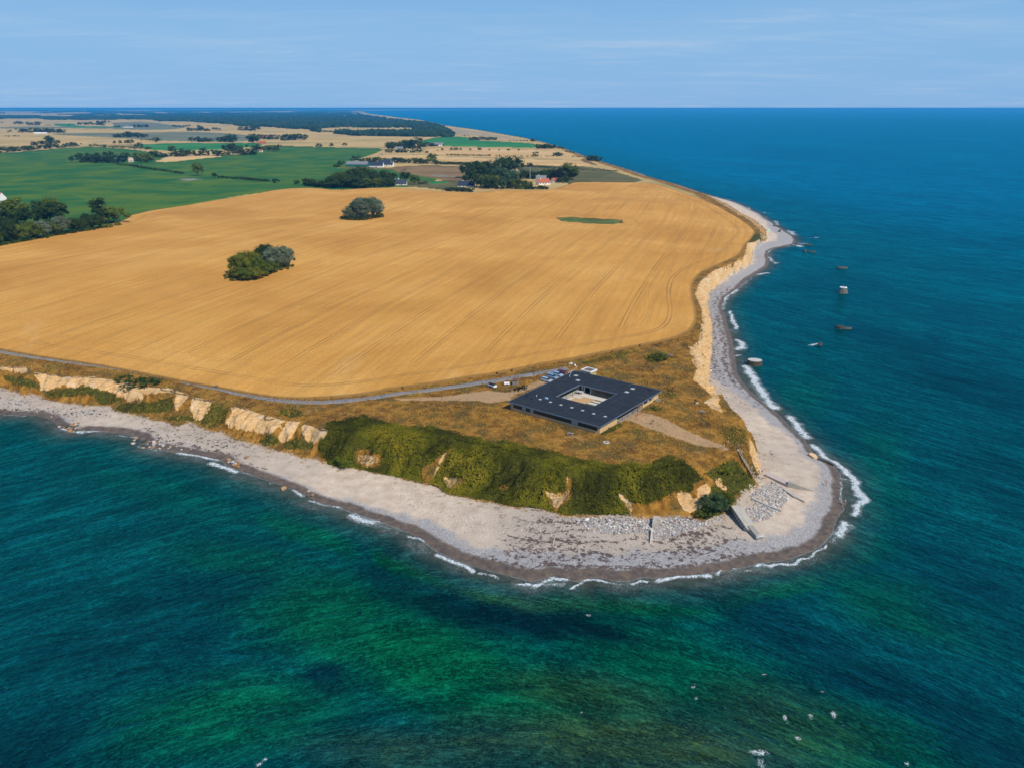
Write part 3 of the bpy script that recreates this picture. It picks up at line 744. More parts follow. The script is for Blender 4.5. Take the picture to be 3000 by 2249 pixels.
# ------------------------------------------------------------------ the sea
FOAM = [([(530,1328),(590,1335),(640,1345)],9,1),([(618,1357),(660,1371),(692,1382)],8,1),([(232,1264),(300,1262)],4,.8),([(340,1274),(408,1281)],4,.7),([(400,1305),(450,1318),(500,1325),(538,1330)],3,.7),
 ([(10,1217),(95,1217)],2.5,.7),([(182,1255),(225,1266),(240,1268)],5,.9),([(863,1435),(875,1445),(888,1454)],6,.9),([(900,1462),(940,1475),(1000,1484)],4,.9),([(790,1416),(800,1418)],3,.7),([(1035,1512),(1060,1522),(1105,1535)],15,.9),([(1110,1540),(1150,1550)],9,.5),([(700,1382),(740,1394)],9,.42),
 ([(1196,1571),(1230,1577),(1262,1592)],5,.9),([(1283,1627),(1320,1643),(1372,1662),(1381,1672)],8,1),([(1402,1678),(1440,1682),(1452,1690)],5,.9),([(1520,1713),(1572,1718),(1600,1702),(1630,1694),(1665,1700)],7,.9),([(1600,1712),(1650,1708)],13,.55),([(1677,1725),(1702,1707),(1742,1696),(1770,1702)],6,.95),([(1780,1702),(1815,1707)],5,.6),
 ([(1842,1707),(1878,1699),(1900,1706)],6,.85),([(1927,1703),(1975,1689),(2070,1683)],9,1),([(2095,1677),(2125,1667),(2152,1665)],9,.9),([(2186,1671),(2200,1670)],5,.8),([(2225,1662),(2290,1652),(2370,1634),(2400,1608),(2418,1597)],6,.95),([(2400,1610),(2450,1565)],4,.5),
 ([(2455,1566),(2478,1550),(2486,1535)],12,1),([(2440,1352),(2470,1376),(2497,1396),(2512,1430),(2521,1462),(2516,1492),(2506,1507)],10,1.15),([(2385,1305),(2398,1316),(2408,1332),(2440,1352)],8,1),([(2455,1400),(2480,1404),(2505,1411)],2.5,.8),([(2462,1412),(2460,1425),(2466,1450),(2474,1480)],2.2,.8),
 ([(2318,1222),(2342,1256),(2366,1281)],11,1),([(2182,1073),(2202,1102),(2222,1132),(2242,1166),(2270,1196)],11,1.05),([(2152,1042),(2165,1040)],6,.8),
 ([(2122,880),(2135,862),(2158,848)],7,.9),([(2114,905),(2122,880)],7,.7),([(2137,912),(2146,940),(2158,965)],5,1),([(2160,997),(2172,1004),(2168,1025)],9,1),([(2160,848),(2200,816),(2225,803)],4,.5),([(2225,805),(2245,800)],6,.9),
 ([(2247,742),(2260,729),(2287,722)],4,.8),([(2255,753),(2262,765),(2272,773)],4,.9),([(2268,771),(2278,771)],4,.9),([(2293,724),(2310,721)],3,.8),([(2332,718),(2343,722)],7,1),([(2330,712),(2360,714)],5,.9),([(2308,676),(2330,690)],5,.9),([(2312,681),(2322,680)],6,.9),([(2286,642),(2326,644)],3,.9),([(2237,623),(2253,625)],3,.8),
 ([(2189,607),(2202,620),(2225,635)],3,.8),([(2238,636),(2250,639)],3,.8),([(2272,648),(2278,662)],4,.8),([(2355,698),(2372,698)],3,.7),([(2387,696),(2392,696)],3,.7),([(2095,576),(2118,582),(2142,588)],2.5,.8),([(2020,553),(2035,557)],1.6,.6),([(1975,539),(1995,545)],1.6,.7),([(1785,482),(1830,494)],1.2,.7),([(1860,503),(1905,519)],1.2,.7),
 ([(1560,412),(1640,432)],1.0,.5),([(1660,440),(1750,470)],1.0,.45),([(2489,960),(2500,960)],3,.8),([(2380,1012),(2400,1008)],5,.9),([(2478,857),(2492,858)],3,.6)]
CAPS = [(762,2232,16,4,-25,1),(775,2222,9,2,-10,.6),(1724,1801,9,3,10,.7),(2068,1844,2.5,1.5,0,.8),(2382,1873,4,1.5,20,.6),(2398,1880,4,1.5,25,.5),(2032,2010,9,5,-35,.8),(2040,2045,5,2,30,.7),(2030,2079,3,1.5,20,.6),(2239,1974,8,2.5,-5,.8),(2409,2024,5,3,0,.85),(2300,2102,9,6,50,.8),(2308,2116,5,2,10,.8),
 (2375,2098,12,7,35,.55),(2443,2092,12,8,40,.75),(2337,2158,15,4,25,.95),(2222,2203,30,8,4,1.0),(2230,2235,20,13,60,.5),(2656,2237,8,9,70,.7),(1382,2164,5,2,0,.7),(2470,2126,5,2,20,.6),(2490,2066,5,1.5,-10,.6),(2256,2166,3,1.5,0,.6),(1970,2157,8,1,0,.4),(2855,2117,2.5,1.5,0,.5),(2880,2193,2.5,1.5,0,.5),(1704,2086,6,2,10,.4),(1575,2198,4,1,10,.6),(1725,1986,2.5,1,0,.6),
 (2860,460,2,.8,0,.4),(2620,520,2,.8,0,.3)]
WR = radii((4, 100, .12), (100, 128, .006), (128, 430, .0026), (430, 1000, .006), (1000, 4000, .012), (4000, 170000, .05))
P_, Q_ = fan(.15, 4.0, WR, -36, 36, 180)
r_ = np.hypot(P_[:, 0], P_[:, 1])
sw_ = sdist(P_, W_POLY)
keep = (sw_[Q_] < 10).any(1)
P_, Q_, sw_ = compact(P_, Q_[keep], sw_)
r_ = np.hypot(P_[:, 0], P_[:, 1])
x_, y_ = P_[:, 0], P_[:, 1]
px_, py_ = topx(x_, y_, 0.0)
front = (y_ > 60)
px_ = np.where(front, px_, -9999)
WP = y_ + .12 * x_ + 120 * np.log(np.cosh(x_ / 105))
slope = .12 + 120 / 105 * np.tanh(x_ / 105)
norm = np.sqrt(1 + slope ** 2)
bend = fbm(x_ / 60, y_ / 60, 3, 71) * 9
foam = np.zeros(len(P_)); film = np.zeros(len(P_))
nr = front & (np.abs(sw_) < 60) & (r_ < 4000)
Pn = P_[nr]; fo = np.zeros(len(Pn))
wobx = fbm(Pn[:, 0] / 4, Pn[:, 1] / 4, 3, 91) * 1.6
for pl, w, s in FOAM:
    A = at([p[0] for p in pl], [p[1] for p in pl], 0)
    lo, hi = A.min(0) - 20, A.max(0) + 20
    m = ((Pn > lo) & (Pn < hi)).all(1)
    if not m.any(): continue
    d, _ = seg_dist(Pn[m] + np.stack([wobx[m], -wobx[m]], 1), A, closed=False)
    wm = w / F_PX * np.hypot(*A.mean(0)) * .92
    fo[m] = np.maximum(fo[m], s * np.exp(-(d / wm / 1.25) ** 1.6 * .8))
foam[nr] = fo
for x, y, rx, ry, ang, s in CAPS:
    foam = np.maximum(foam, s * .9 * blob(px_, py_, x, y, rx, ry, ang))
# weed beds and deeper channels on the sea floor
DARKW = [(1500,1790,330,42,6,1),(1300,1770,200,45,14,.9),(1720,1835,210,36,6,1),(1180,1700,150,40,20,.6),(930,2000,62,38,-12,1),(960,2040,40,22,10,.7),(820,2120,120,25,-20,.5),(1070,1811,12,8,0,.8),
 (560,1740,260,60,-14,.55),(300,1900,300,70,-12,.45),(60,2180,220,90,-25,.8),(600,1900,160,40,-14,.4),(2260,1800,260,60,25,.6),(2150,1720,170,30,10,.5),(2600,1980,350,70,28,.65),(2900,2150,260,90,35,.7),(2850,1650,300,60,20,.3),(2850,1150,260,70,20,.6),(2650,1020,220,45,15,.45),(2950,1400,200,60,30,.35),(2500,820,170,40,5,.25),(2330,1010,120,18,40,.2),
 (880,1495,14,9,0,.6),(900,1478,9,7,0,.7),(935,1490,20,8,0,.5),(680,1387,6,3,0,.9),(2350,900,50,15,0,.2),(2150,840,60,14,-20,.5),(2480,1290,120,14,30,.4),(1280,1500,1,1,0,0),(1420,2249,200,35,0,.5)]
GREENW = [(1000,1830,330,170,8,.8),(1250,1930,420,170,4,.9),(700,2120,420,140,-5,.7),(1500,2020,520,150,4,.8),(2000,1950,420,160,15,.7),(1230,1760,100,40,20,.8),(700,1640,260,70,12,.4),(900,1560,180,40,22,.6),(1200,1650,120,30,28,.9),(1480,1745,160,22,10,.9),(1800,1760,320,32,0,.9),(2250,1700,200,30,-12,.8),(2450,1620,170,70,-30,.6),(2560,1400,120,200,0,.45),(2350,1180,90,120,40,.4),(2600,1750,330,80,20,.6),(2500,2150,420,120,20,.7),(500,1450,260,50,15,.25)]
OLIVEW = [(1900,2180,620,120,0,1),(1300,2220,420,70,0,.6),(2300,2100,280,130,20,.6),(1750,2030,300,80,8,.55),(1500,1745,260,28,8,.5),(1450,2200,200,60,0,.7),(950,1460,60,16,25,.5)]
nz = fbm(x_ / 14, y_ / 14, 4, 101); nz2 = fbm(x_ / 45, y_ / 45, 4, 111)
qx = px_ + nz * 70 * np.clip((py_ - 500) / 1000, .1, 1.2); qy = py_ + nz2 * 60 * np.clip((py_ - 500) / 1000, .1, 1.2)
dark = np.zeros(len(P_)); grn = np.zeros(len(P_)); olv = np.zeros(len(P_))
for b in DARKW: dark = np.maximum(dark, b[5] * sstep(0, 1, blob(qx, qy, *b[:5]) * 1.1))
for b in GREENW: grn = np.maximum(grn, b[5] * sstep(0, 1.1, blob(qx, qy, *b[:5])))
for b in OLIVEW: olv = np.maximum(olv, b[5] * sstep(0, 1.2, blob(qx, qy, *b[:5])))
# real swell close in
amp = .16 * (1 - sstep(300, 520, r_)) * sstep(-1, -14, sw_)
wz = amp * (fbm(x_ / 26, (WP + bend) / 5.0 / norm, 3, 121) * 1.6 + .5 * fbm(x_ / 7, (WP + bend) / 2.2 / norm, 2, 131))
lip = .28 * np.clip(foam, 0, 1) * (np.abs(sw_) < 60)
film = np.where(sw_ > 0, 0, 1)
edge = fbm(x_ / 5, y_ / 5, 3, 141) * .10
V = np.column_stack([P_, wz + lip * .5 + np.where(np.abs(sw_) < 8, edge * .5, 0)])

def mat_water():
    g = NT('sea_water', .2, .5)
    P = g.pos()
    sw, foam, dark, grn, olv = (g.attr(a) for a in ('sw', 'foam', 'dark', 'green', 'olive'))
    wv = g.attr('wave', 'Vector')
    off = g.math('MULTIPLY', sw, -1)
    # upwelling colour: deep blue offshore, teal over the shallows, emerald over sand
    fard = g.attr('far')
    n1 = g.noise(.0035, 5, .6, vec=g.mapping(P, scale=(1, .5, 1)))
    n2 = g.noise(.03, 5, .6, vec=g.mapping(wv, scale=(.5, 1, 1)), dist=.5)
    deep = g.mix(g.math('MULTIPLY_ADD', n1, 1.2, -.15, clamp=True), (.0, .016, .022), (.0, .062, .060))
    blue = g.mix(g.math('MULTIPLY_ADD', n1, 1.4, -.2, clamp=True), (.0, .080, .165), (.0, .135, .240))
    sx_ = g.n('ShaderNodeSeparateXYZ'); g.put(sx_.inputs[0], P)
    deep = g.mix(g.math('MULTIPLY', g.ss(60, 260, sx_.outputs[0]), g.math('MULTIPLY_ADD', n2, .8, .1)), deep, (.0, .105, .135))
    c = g.mix(fard, deep, blue)
    c = g.mix(g.math('MULTIPLY', g.math('SUBTRACT', 1, g.ss(10, 160, off)), g.math('MULTIPLY_ADD', n2, .7, .1)), c, (.001, .078, .076))
    c = g.mix(g.math('MULTIPLY', grn, .92), c, g.mix(n2, (.0, .056, .018), (.002, .115, .026)))
    mot = g.noise(.35, 5, .65)
    c = g.mix(g.math('MULTIPLY', olv, g.math('MULTIPLY_ADD', mot, 1.1, .15, clamp=True)), c, (.034, .060, .008))
    c = g.mix(g.math('MULTIPLY', dark, .88), c, (.0005, .010, .015))
    shallow = g.math('SUBTRACT', 1, g.ss(1.5, 13, g.math('ADD', off, g.math('MULTIPLY_ADD', mot, 6, -3))))
    c = g.mix(g.math('MULTIPLY', shallow, .75), c, (.035, .095, .080))
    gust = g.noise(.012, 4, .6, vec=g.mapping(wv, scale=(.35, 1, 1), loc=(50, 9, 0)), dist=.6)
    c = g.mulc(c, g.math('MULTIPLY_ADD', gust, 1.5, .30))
    # waves
    h1 = g.noise(.36, 4, .55, vec=g.mapping(wv, scale=(.32, 1, 1)), dist=.5)
    h2 = g.noise(1.35, 5, .65, vec=g.mapping(wv, scale=(.5, 1, 1)), dist=.6)
    h3 = g.noise(3.2, 5, .7, vec=g.mapping(wv, scale=(.6, 1, 1)))
    h0 = g.noise(.05, 3, .5, vec=g.mapping(wv, scale=(.15, 1, 1), loc=(3, 1, 0)), dist=.4)
    nearw = g.math('SUBTRACT', 1, fard)
    h = g.math('ADD', g.math('MULTIPLY', h1, 1.0), g.math('ADD', g.math('MULTIPLY', h2, .34), g.math('MULTIPLY', h3, .14)))
    h = g.math('ADD', h, g.math('MULTIPLY', h0, 1.2))
    # crest light and sky-reflection streaks, painted into the base colour
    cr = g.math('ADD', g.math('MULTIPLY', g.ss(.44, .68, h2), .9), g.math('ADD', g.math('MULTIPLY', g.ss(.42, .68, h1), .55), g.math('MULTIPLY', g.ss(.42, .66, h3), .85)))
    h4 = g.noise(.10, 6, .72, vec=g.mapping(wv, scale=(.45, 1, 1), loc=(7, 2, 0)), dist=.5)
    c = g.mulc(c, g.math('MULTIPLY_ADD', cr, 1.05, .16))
    c = g.mulc(c, g.math('MULTIPLY_ADD', g.ss(.34, .66, h4), g.math('MULTIPLY_ADD', fard, .35, .55), g.math('MULTIPLY_ADD', fard, -.15, .74)))  # light and dark of the broader waves multiplied into the colour
    c = g.mix(g.math('MULTIPLY', g.math('MULTIPLY', g.ss(.56, .72, h2), g.ss(.5, .66, h3)), .45), c, (.02, .16, .17))  # cyan crest highlights painted into the colour
    # foam
    fn = g.noise(.9, 6, .75, dist=1.0);
    lace = g.math('ABSOLUTE', g.math('SUBTRACT', g.noise(1.1, 5, .6, dist=1.5), .5))
    lace = g.math('SUBTRACT', 1, g.ss(.0, .045, lace))
    fn2 = g.noise(3.2, 5, .7, dist=.8)
    fm = g.ss(.50, .78, g.math('ADD', foam, g.math('ADD', g.math('MULTIPLY_ADD', fn, 1.7, -.85), g.math('MULTIPLY_ADD', fn2, 1.2, -.6))))
    fm = g.math('MULTIPLY', g.math('MULTIPLY', fm, g.ss(.03, .2, foam)), g.math('MULTIPLY_ADD', g.ss(.35, .6, fn2), .55, .45))
    fm = g.math('MAXIMUM', fm, g.math('MULTIPLY', g.math('MULTIPLY', lace, g.ss(.12, .42, foam)), .8))
    # the swash film with its lacy white edge
    inz = g.math('MULTIPLY', g.ss(-1.2, .2, off), g.math('SUBTRACT', 1, g.ss(2, 6, off)))
    fl = g.math('MULTIPLY', g.math('MULTIPLY', lace, inz), g.math('MULTIPLY', g.ss(.42, .60, g.noise(.09, 4, .6)), .55))
    lip = g.math('SUBTRACT', 1, g.ss(.0, .35, g.math('ABSOLUTE', g.math('ADD', off, g.math('MULTIPLY_ADD', g.noise(.5, 4, .6), 1.6, -.8)))))
    fm = g.math('MAXIMUM', fm, g.math('MAXIMUM', fl, g.math('MULTIPLY', lip, .5)))
    c = g.mix(fm, c, (.74, .78, .80))
    g.color(c)
    g.put(g.b.inputs['Roughness'], g.math('MULTIPLY_ADD', fm, .5, g.math('MULTIPLY_ADD', fard, .12, .22)))
    g.b.inputs['IOR'].default_value = 1.33
    g.b.inputs['Specular Tint'].default_value = (.10, .75, .90, 1)
    g.put(g.b.inputs['Specular IOR Level'], g.math('MULTIPLY_ADD', fard, -.07, .14))
    st_ = g.math('MULTIPLY', g.ss(-1, 9, off), g.math('MULTIPLY_ADD', gust, .9, .45))
    nrm_ = g.bump(h, g.math('MULTIPLY_ADD', st_, .9, .05), 1.15)
    # clear over the first metres of the shore
    tr = g.n('ShaderNodeBsdfTransparent'); tr.inputs[0].default_value = (.80, .90, .88, 1)
    mx = g.n('ShaderNodeMixShader')
    op = g.ss(-.6, 9.0, g.math('ADD', off, g.math('MULTIPLY_ADD', mot, 3, -1.5)))
    op = g.math('MAXIMUM', g.math('MULTIPLY_ADD', op, .86, .14), fm)
    g.put(mx.inputs[0], op)
    # diffuse upwelling light plus a blue-green mirror layer
    df = g.n('ShaderNodeBsdfDiffuse'); g.put(df.inputs['Color'], c); g.t.links.new(nrm_, df.inputs['Normal'])
    gl = g.n('ShaderNodeBsdfGlossy'); gl.inputs['Color'].default_value = (.07, .60, .76, 1); g.t.links.new(nrm_, gl.inputs['Normal'])
    g.put(gl.inputs['Roughness'], g.math('MULTIPLY_ADD', fard, .12, .2))
    fr = g.n('ShaderNodeFresnel'); fr.inputs['IOR'].default_value = 1.33; g.t.links.new(nrm_, fr.inputs['Normal'])
    ms = g.n('ShaderNodeMixShader'); g.put(ms.inputs[0], g.math('MULTIPLY', g.math('MULTIPLY', fr.outputs[0], .62), g.math('SUBTRACT', 1, fm)))
    g.t.links.new(df.outputs[0], ms.inputs[1]); g.t.links.new(gl.outputs[0], ms.inputs[2])
    g.t.links.new(tr.outputs[0], mx.inputs[1]); g.t.links.new(ms.outputs[0], mx.inputs[2])
    g.t.links.new(mx.outputs[0], g.out.inputs[0])
    return g.m
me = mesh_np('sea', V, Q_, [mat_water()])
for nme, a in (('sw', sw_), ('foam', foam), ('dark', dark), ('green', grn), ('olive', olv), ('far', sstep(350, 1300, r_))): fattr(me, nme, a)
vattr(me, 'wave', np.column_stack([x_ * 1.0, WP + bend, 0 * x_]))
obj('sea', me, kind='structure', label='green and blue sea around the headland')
del P_, Q_
# ------------------------------------------------------------------ vegetation kit
def apb(pts, it=4):
    A = np.asarray(pts, float).reshape(-1, 2); z = np.full(len(A), 8.0)
    for _ in range(it):
        P = at(A[:, 0], A[:, 1], z); z = .45 * z + .55 * ground(P)
    P = at(A[:, 0], A[:, 1], z)
    return np.column_stack([P, ground(P)])

def translucent(g, c, f=.35):
    tb = g.n('ShaderNodeBsdfTranslucent'); g.put(tb.inputs[0], c); mx = g.n('ShaderNodeMixShader'); mx.inputs[0].default_value = f
    g.t.links.new(g.b.outputs[0], mx.inputs[1]); g.t.links.new(tb.outputs[0], mx.inputs[2]); g.t.links.new(mx.outputs[0], g.out.inputs[0])
def foliage(name, dark, light, hue=0.0):
    g = NT(name, .75, .15)
    t = g.attr('tint')
    oi = g.n('ShaderNodeObjectInfo').outputs['Random']
    c = g.mix(t, tuple(dark), tuple(light))
    c = g.mulc(c, g.math('MULTIPLY_ADD', oi, .6, 1.15))
    g.color(c)
    translucent(g, c); return g.m
def quads(cen, nrm, size, rg, aspect=.75):
    """leaf-clump quads facing roughly along nrm"""
    n = len(cen)
    a = rg.normal(size=(n, 3)); u = np.cross(nrm, a); u /= np.linalg.norm(u, axis=1)[:, None] + 1e-9
    v = np.cross(nrm, u); v /= np.linalg.norm(v, axis=1)[:, None] + 1e-9
    s = (size * rg.uniform(.6, 1.35, n))[:, None]
    k = rg.uniform(.5, 1.0, (n, 1)) * s * aspect
    V = np.stack([cen - u * s, cen - v * k + nrm * s * .15, cen + u * s, cen + v * k + nrm * s * .15], 1).reshape(-1, 3)
    F = np.arange(n * 4).reshape(-1, 4)
    return V, F
def ico(sub=1):
    bm = bmesh.new(); bmesh.ops.create_icosphere(bm, subdivisions=sub, radius=1.0)
    bm.verts.ensure_lookup_table()
    V = np.array([v.co[:] for v in bm.verts]); F = np.array([[v.index for v in f.verts] for f in bm.faces]); bm.free()
    return V, F
IV1, IF1 = ico(1); IV2, IF2 = ico(2)
def crown_np(seed, nclump, nleaf, leaf, shape='round', lo=.12):
    """crown of unit height (z 0..1); leaf clumps on lobes, a loose core behind them"""
    rg = np.random.default_rng(seed)
    C = []; Rr = []
    while len(C) < nclump:
        d = rg.normal(size=3); d /= np.linalg.norm(d)
        rr = rg.uniform(.35, 1.0) ** .6
        if shape == 'round': ax = np.array([.40, .40, (1 - lo) / 2]); cz = lo + ax[2]
        elif shape == 'wide': ax = np.array([.58, .58, (1 - lo) / 2]); cz = lo + ax[2]
        elif shape == 'tall': ax = np.array([.23, .23, (1 - lo) / 2]); cz = lo + ax[2]
        elif shape == 'cone': ax = np.array([.24, .24, (1 - lo) / 2]); cz = lo + ax[2]
        else: ax = np.array([.75, .75, .55]); cz = .35
        p = d * ax * rr * .80
        if shape == 'cone': p[:2] *= (1.25 - (p[2] / ax[2] + 1) * .55)
        p[2] += cz
        p[:2] += rg.normal(size=2) * .03
        if p[2] < .04: continue
        C.append(p); Rr.append(rg.uniform(.07, .19) * (1.25 if shape == 'wide' else 1) * (.7 if shape in ('tall', 'cone') else 1))
    C = np.array(C); Rr = np.array(Rr)
    per = max(1, nleaf // nclump)
    k = np.repeat(np.arange(nclump), per)
    d = rg.normal(size=(len(k), 3)); d[:, 2] = d[:, 2] * .8 + .25; d /= np.linalg.norm(d, axis=1)[:, None]
    cen = C[k] + d * Rr[k][:, None] * rg.uniform(.65, 1.25, (len(k), 1)) * np.array([1, 1, .85])
    nn = d + rg.normal(size=d.shape) * .45; nn /= np.linalg.norm(nn, axis=1)[:, None]
    V, F = quads(cen, nn, np.full(len(k), leaf), rg)
    tint = np.clip(rg.normal(.42, .2, nclump)[k] + rg.normal(0, .16, len(k)), 0, 1)
    tint = np.repeat(tint, 4)
    # loose core so that the sky does not show straight through
    cv = []; cf = []; o = len(V)
    for c, r in zip(C[::2], Rr[::2]):
        q = IV1 * (r * .66) * (1 + rg.normal(size=(len(IV1), 1)) * .13) + c
        cv.append(q); cf.append(IF1 + o); o += len(IV1)
    cv = np.concatenate(cv); cf = np.concatenate(cf)
    V = np.concatenate([V, cv]); tint = np.concatenate([tint, np.full(len(cv), .15)])
    V[:, 2] = np.maximum(V[:, 2], .0)
    return V, [F, cf], tint
def trunk_np(seed, h=.55, r=.022, limbs=4):
    rg = np.random.default_rng(seed)
    Vs = []; Fs = []; o = 0
    def tube(a, b, ra, rb, n=6):
        nonlocal o
        a = np.array(a); b = np.array(b); d = b - a; d = d / np.linalg.norm(d)
        u = np.cross(d, [.3, .9, .1]); u /= np.linalg.norm(u); v = np.cross(d, u)
        t = np.arange(n) * 2 * PI / n
        ring = np.cos(t)[:, None] * u + np.sin(t)[:, None] * v
        Vs.append(a + ring * ra); Vs.append(b + ring * rb)
        i = np.arange(n); j = (i + 1) % n
        Fs.append(np.stack([o + i, o + j, o + n + j, o + n + i], 1)); o += 2 * n
    top = np.array([rg.normal() * .03, rg.normal() * .03, h])
    mid = top * .45 + rg.normal(size=3) * .01
    tube((0, 0, -.03), mid, r * 1.5, r); tube(mid, top, r, r * .4)
    for i in range(limbs):
        a = rg.uniform(0, 2 * PI); z0 = rg.uniform(.22, .5) * h / .55
        tube((mid[0], mid[1], z0), (math.cos(a) * .24, math.sin(a) * .24, z0 + rg.uniform(.15, .35)), r * .55, r * .2, 5)
    return np.concatenate(Vs), np.concatenate(Fs)
M_FOL = {
 'dark': foliage('foliage_dark', (.014, .028, .006), (.072, .104, .018)),
 'mid': foliage('foliage_mid', (.034, .052, .006), (.155, .185, .018)),
 'silver': foliage('foliage_silver', (.050, .068, .036), (.24, .27, .18)),
 'yellow': foliage('foliage_yellow', (.055, .065, .006), (.20, .20, .016)),
 'blue': foliage('foliage_blue', (.022, .044, .018), (.090, .140, .058)),
 'purple': foliage('foliage_purple', (.010, .010, .008), (.038, .034, .022)),
}
M_FOL['wood'] = foliage('foliage_wood', (.012, .030, .014), (.052, .090, .032))
M_BARK = flat('bark', (.11, .085, .06), .9, .1, .2, 6)
PROTO = {}
def proto(kind, mat, lod, var):
    key = (kind, mat, lod, var)
    if key not in PROTO:
        nc, nl, lf = {'near': (90, 5200, .019), 'mid': (34, 950, .036), 'far': (20, 300, .058)}[lod]
        if kind == 'bush': lf *= 1.5; nc //= 2; nl = int(nl * .7)
        if kind in ('tall', 'cone'): lf *= .8
        if lod == 'far': nc = 16
        V, F, t = crown_np(hash(kind) % 1 + 13 * var + 101 * len(kind), nc, nl, lf, kind, {'round': .14, 'wide': .10, 'tall': .06, 'cone': .05, 'bush': 0}[kind])
        me = mesh_np('crown', V, F, [M_FOL[mat]], smooth=False); fattr(me, 'tint', t)
        tm = None
        if kind != 'bush':
            tv, tf = trunk_np(var + 5); tm = mesh_np('trunk', tv, tf, [M_BARK])
        PROTO[key] = (me, tm)
    return PROTO[key]
TREES = []      # (px, py, height, width, kind, mat, label, group)
def T(px, py, h, w=1.0, kind='round', mat='dark', label=None, group=None, name=None):
    TREES.append((px, py, h, w, kind, mat, label, group, name))
ORD = ['first','second','third','fourth','fifth','sixth','seventh','eighth','ninth','tenth','eleventh','twelfth','thirteenth','fourteenth','fifteenth','sixteenth']
def nth(i, n):
    if n == 1: return ''
    if n <= 3: return (('left one', 'right one') if n == 2 else ('left one', 'middle one', 'right one'))[i] + ', '
    if i == 0: return 'leftmost, '
    if i == n - 1: return 'rightmost, '
    return (ORD[i] + ' from left, ') if i <= n // 2 and i < 16 else (ORD[n - 1 - i] + ' from right, ' if n - 1 - i < 16 else '')
FILL = []
def row(x0, y0, x1, y1, n, h, label, group, kinds=('round',), mats=('dark',), w=1.0, jy=0.0, hv=.22, end=True):
    if n >= 5 and kinds[0] != 'bush' and h > 6 and y0 < 600:
        for i in range(int(n * 1.6)):
            t = random.random(); FILL.append((x0 + (x1 - x0) * t, y0 + (y1 - y0) * t + random.uniform(-jy, jy) * .5, h * random.uniform(.3, .6), 1.25, 'bush', mats[0]))
    for i in range(n):
        t = (i + .5 + random.uniform(-.35, .35)) / n
        T(x0 + (x1 - x0) * t, y0 + (y1 - y0) * t + random.uniform(-jy, jy), h * random.uniform(1 - hv, 1 + hv), w * random.uniform(.85, 1.2), random.choice(kinds), random.choice(mats), (nth(i, n) + label) if label and n > 1 else label, group)
def za(x, y): return x / 2.949, 290 + y / 2.949
def zb(x, y): return 750 + x / 2.949, 290 + y / 2.949
def zc(x, y): return 1250 + x / 2.949, 290 + y / 2.949
def zrow(zf, x0, y0, x1, y1, n, h, label, group, **k):
    a, b = zf(x0, y0), zf(x1, y1); row(a[0], a[1], b[0], b[1], n, h, label, group, **k)
def zT(zf, x, y, h, label=None, group=None, **k): T(*zf(x, y), h, label=label, group=group, **k)

# belt of trees at the left edge of the field
g_ = 'trees in the belt along the left edge of the field'
l1 = 'broad tree in the front row of the belt by the ripe field'
zrow(za, -330, 1322, 330, 1204, 6, 14, l1, g_, kinds=('wide', 'round'), mats=('mid', 'dark'), w=1.15, jy=2)
zrow(za, 330, 1207, 900, 1112, 7, 13, l1.replace('broad', 'leafy'), g_, kinds=('wide', 'round'), mats=('mid', 'dark', 'silver'), w=1.15, jy=2)
l2 = 'dark tree in the back row of the belt by the ripe field'
zrow(za, -300, 1130, 560, 1060, 9, 17, l2, g_, kinds=('wide', 'round'), mats=('dark',), w=1.05, jy=4)
zrow(za, -330, 1050, 500, 1010, 8, 17, l2.replace('back row', 'farthest row'), g_, kinds=('round',), mats=('dark', 'mid'), w=1.0, jy=3)
zT(za, 1000, 1078, 16, 'wide round-headed tree at the right-hand end of the belt beside the field', g_, kind='wide', mat='mid', w=1.15)
zT(za, 925, 1075, 15, 'green tree just left of the round-headed tree at the end of the belt', g_, kind='wide', mat='dark', w=1.0)
zT(za, 855, 1020, 19, 'slender tree rising above the right-hand end of the belt', g_, kind='tall', mat='dark', w=1.4)
row(-40, 727, 350, 663, 22, 4.0, 'low dark bush under the trees of the belt beside the field', 'bushes under the belt', kinds=('bush',), mats=('dark', 'mid'), w=1.3, jy=1.5)
# middle distance, left
g2 = 'trees of the long copse in the green field'
zrow(za, 690, 548, 1010, 560, 9, 15, 'dark tree in the long copse left of the small pale cottage', g2, kinds=('round', 'wide'), w=1.0, jy=2)
zrow(za, 700, 535, 1300, 535, 7, 16, 'dark tree at the back of the long copse in the green field', g2, kinds=('round',), w=1.0, jy=2)
zT(za, 630, 550, 12, 'round dark tree at the left-hand end of the long copse', g2, w=1.0)
zT(za, 1065, 560, 17, 'purple-leaved dark tree just left of the small pale cottage', g2, kind='wide', mat='purple')
zrow(za, 1190, 555, 1300, 550, 3, 17, 'dark green tree just right of the small pale cottage', g2, kinds=('wide',), mats=('dark', 'mid'))
zT(za, 1712, 668, 20, 'tall egg-shaped tree standing alone in the green field', None, kind='round', mat='mid', w=.95)
zT(za, 1856, 683, 8, 'small tree beginning the field hedge right of the lone tall tree', None, kind='round', w=1.15)
g3 = 'trees in the row between the green fields'
zrow(za, 1290, 505, 2212, 482, 24, 14, 'dark tree in the long row behind the pale stubble patch', g3, kinds=('round', 'wide', 'tall'), w=1.0, jy=2.5)
zT(za, 1490, 478, 19, 'taller dark tree rising from the long row above the pale stubble patch', g3, kind='round')
zrow(za, 1940, 470, 2080, 470, 4, 20, 'tall dark tree in the clump at the right of the long row', g3, kinds=('round',))
g4 = 'trees in the hedge row at the far left'
zrow(za, -60, 472, 700, 408, 22, 11, 'bushy tree in the hedge along the top of the large meadow', g4, kinds=('wide', 'round'), w=1.1, jy=1.5)
zrow(za, 270, 405, 530, 385, 8, 12, 'dark tree in the second row behind the far left hedge row', g4, kinds=('wide',), w=1.1)
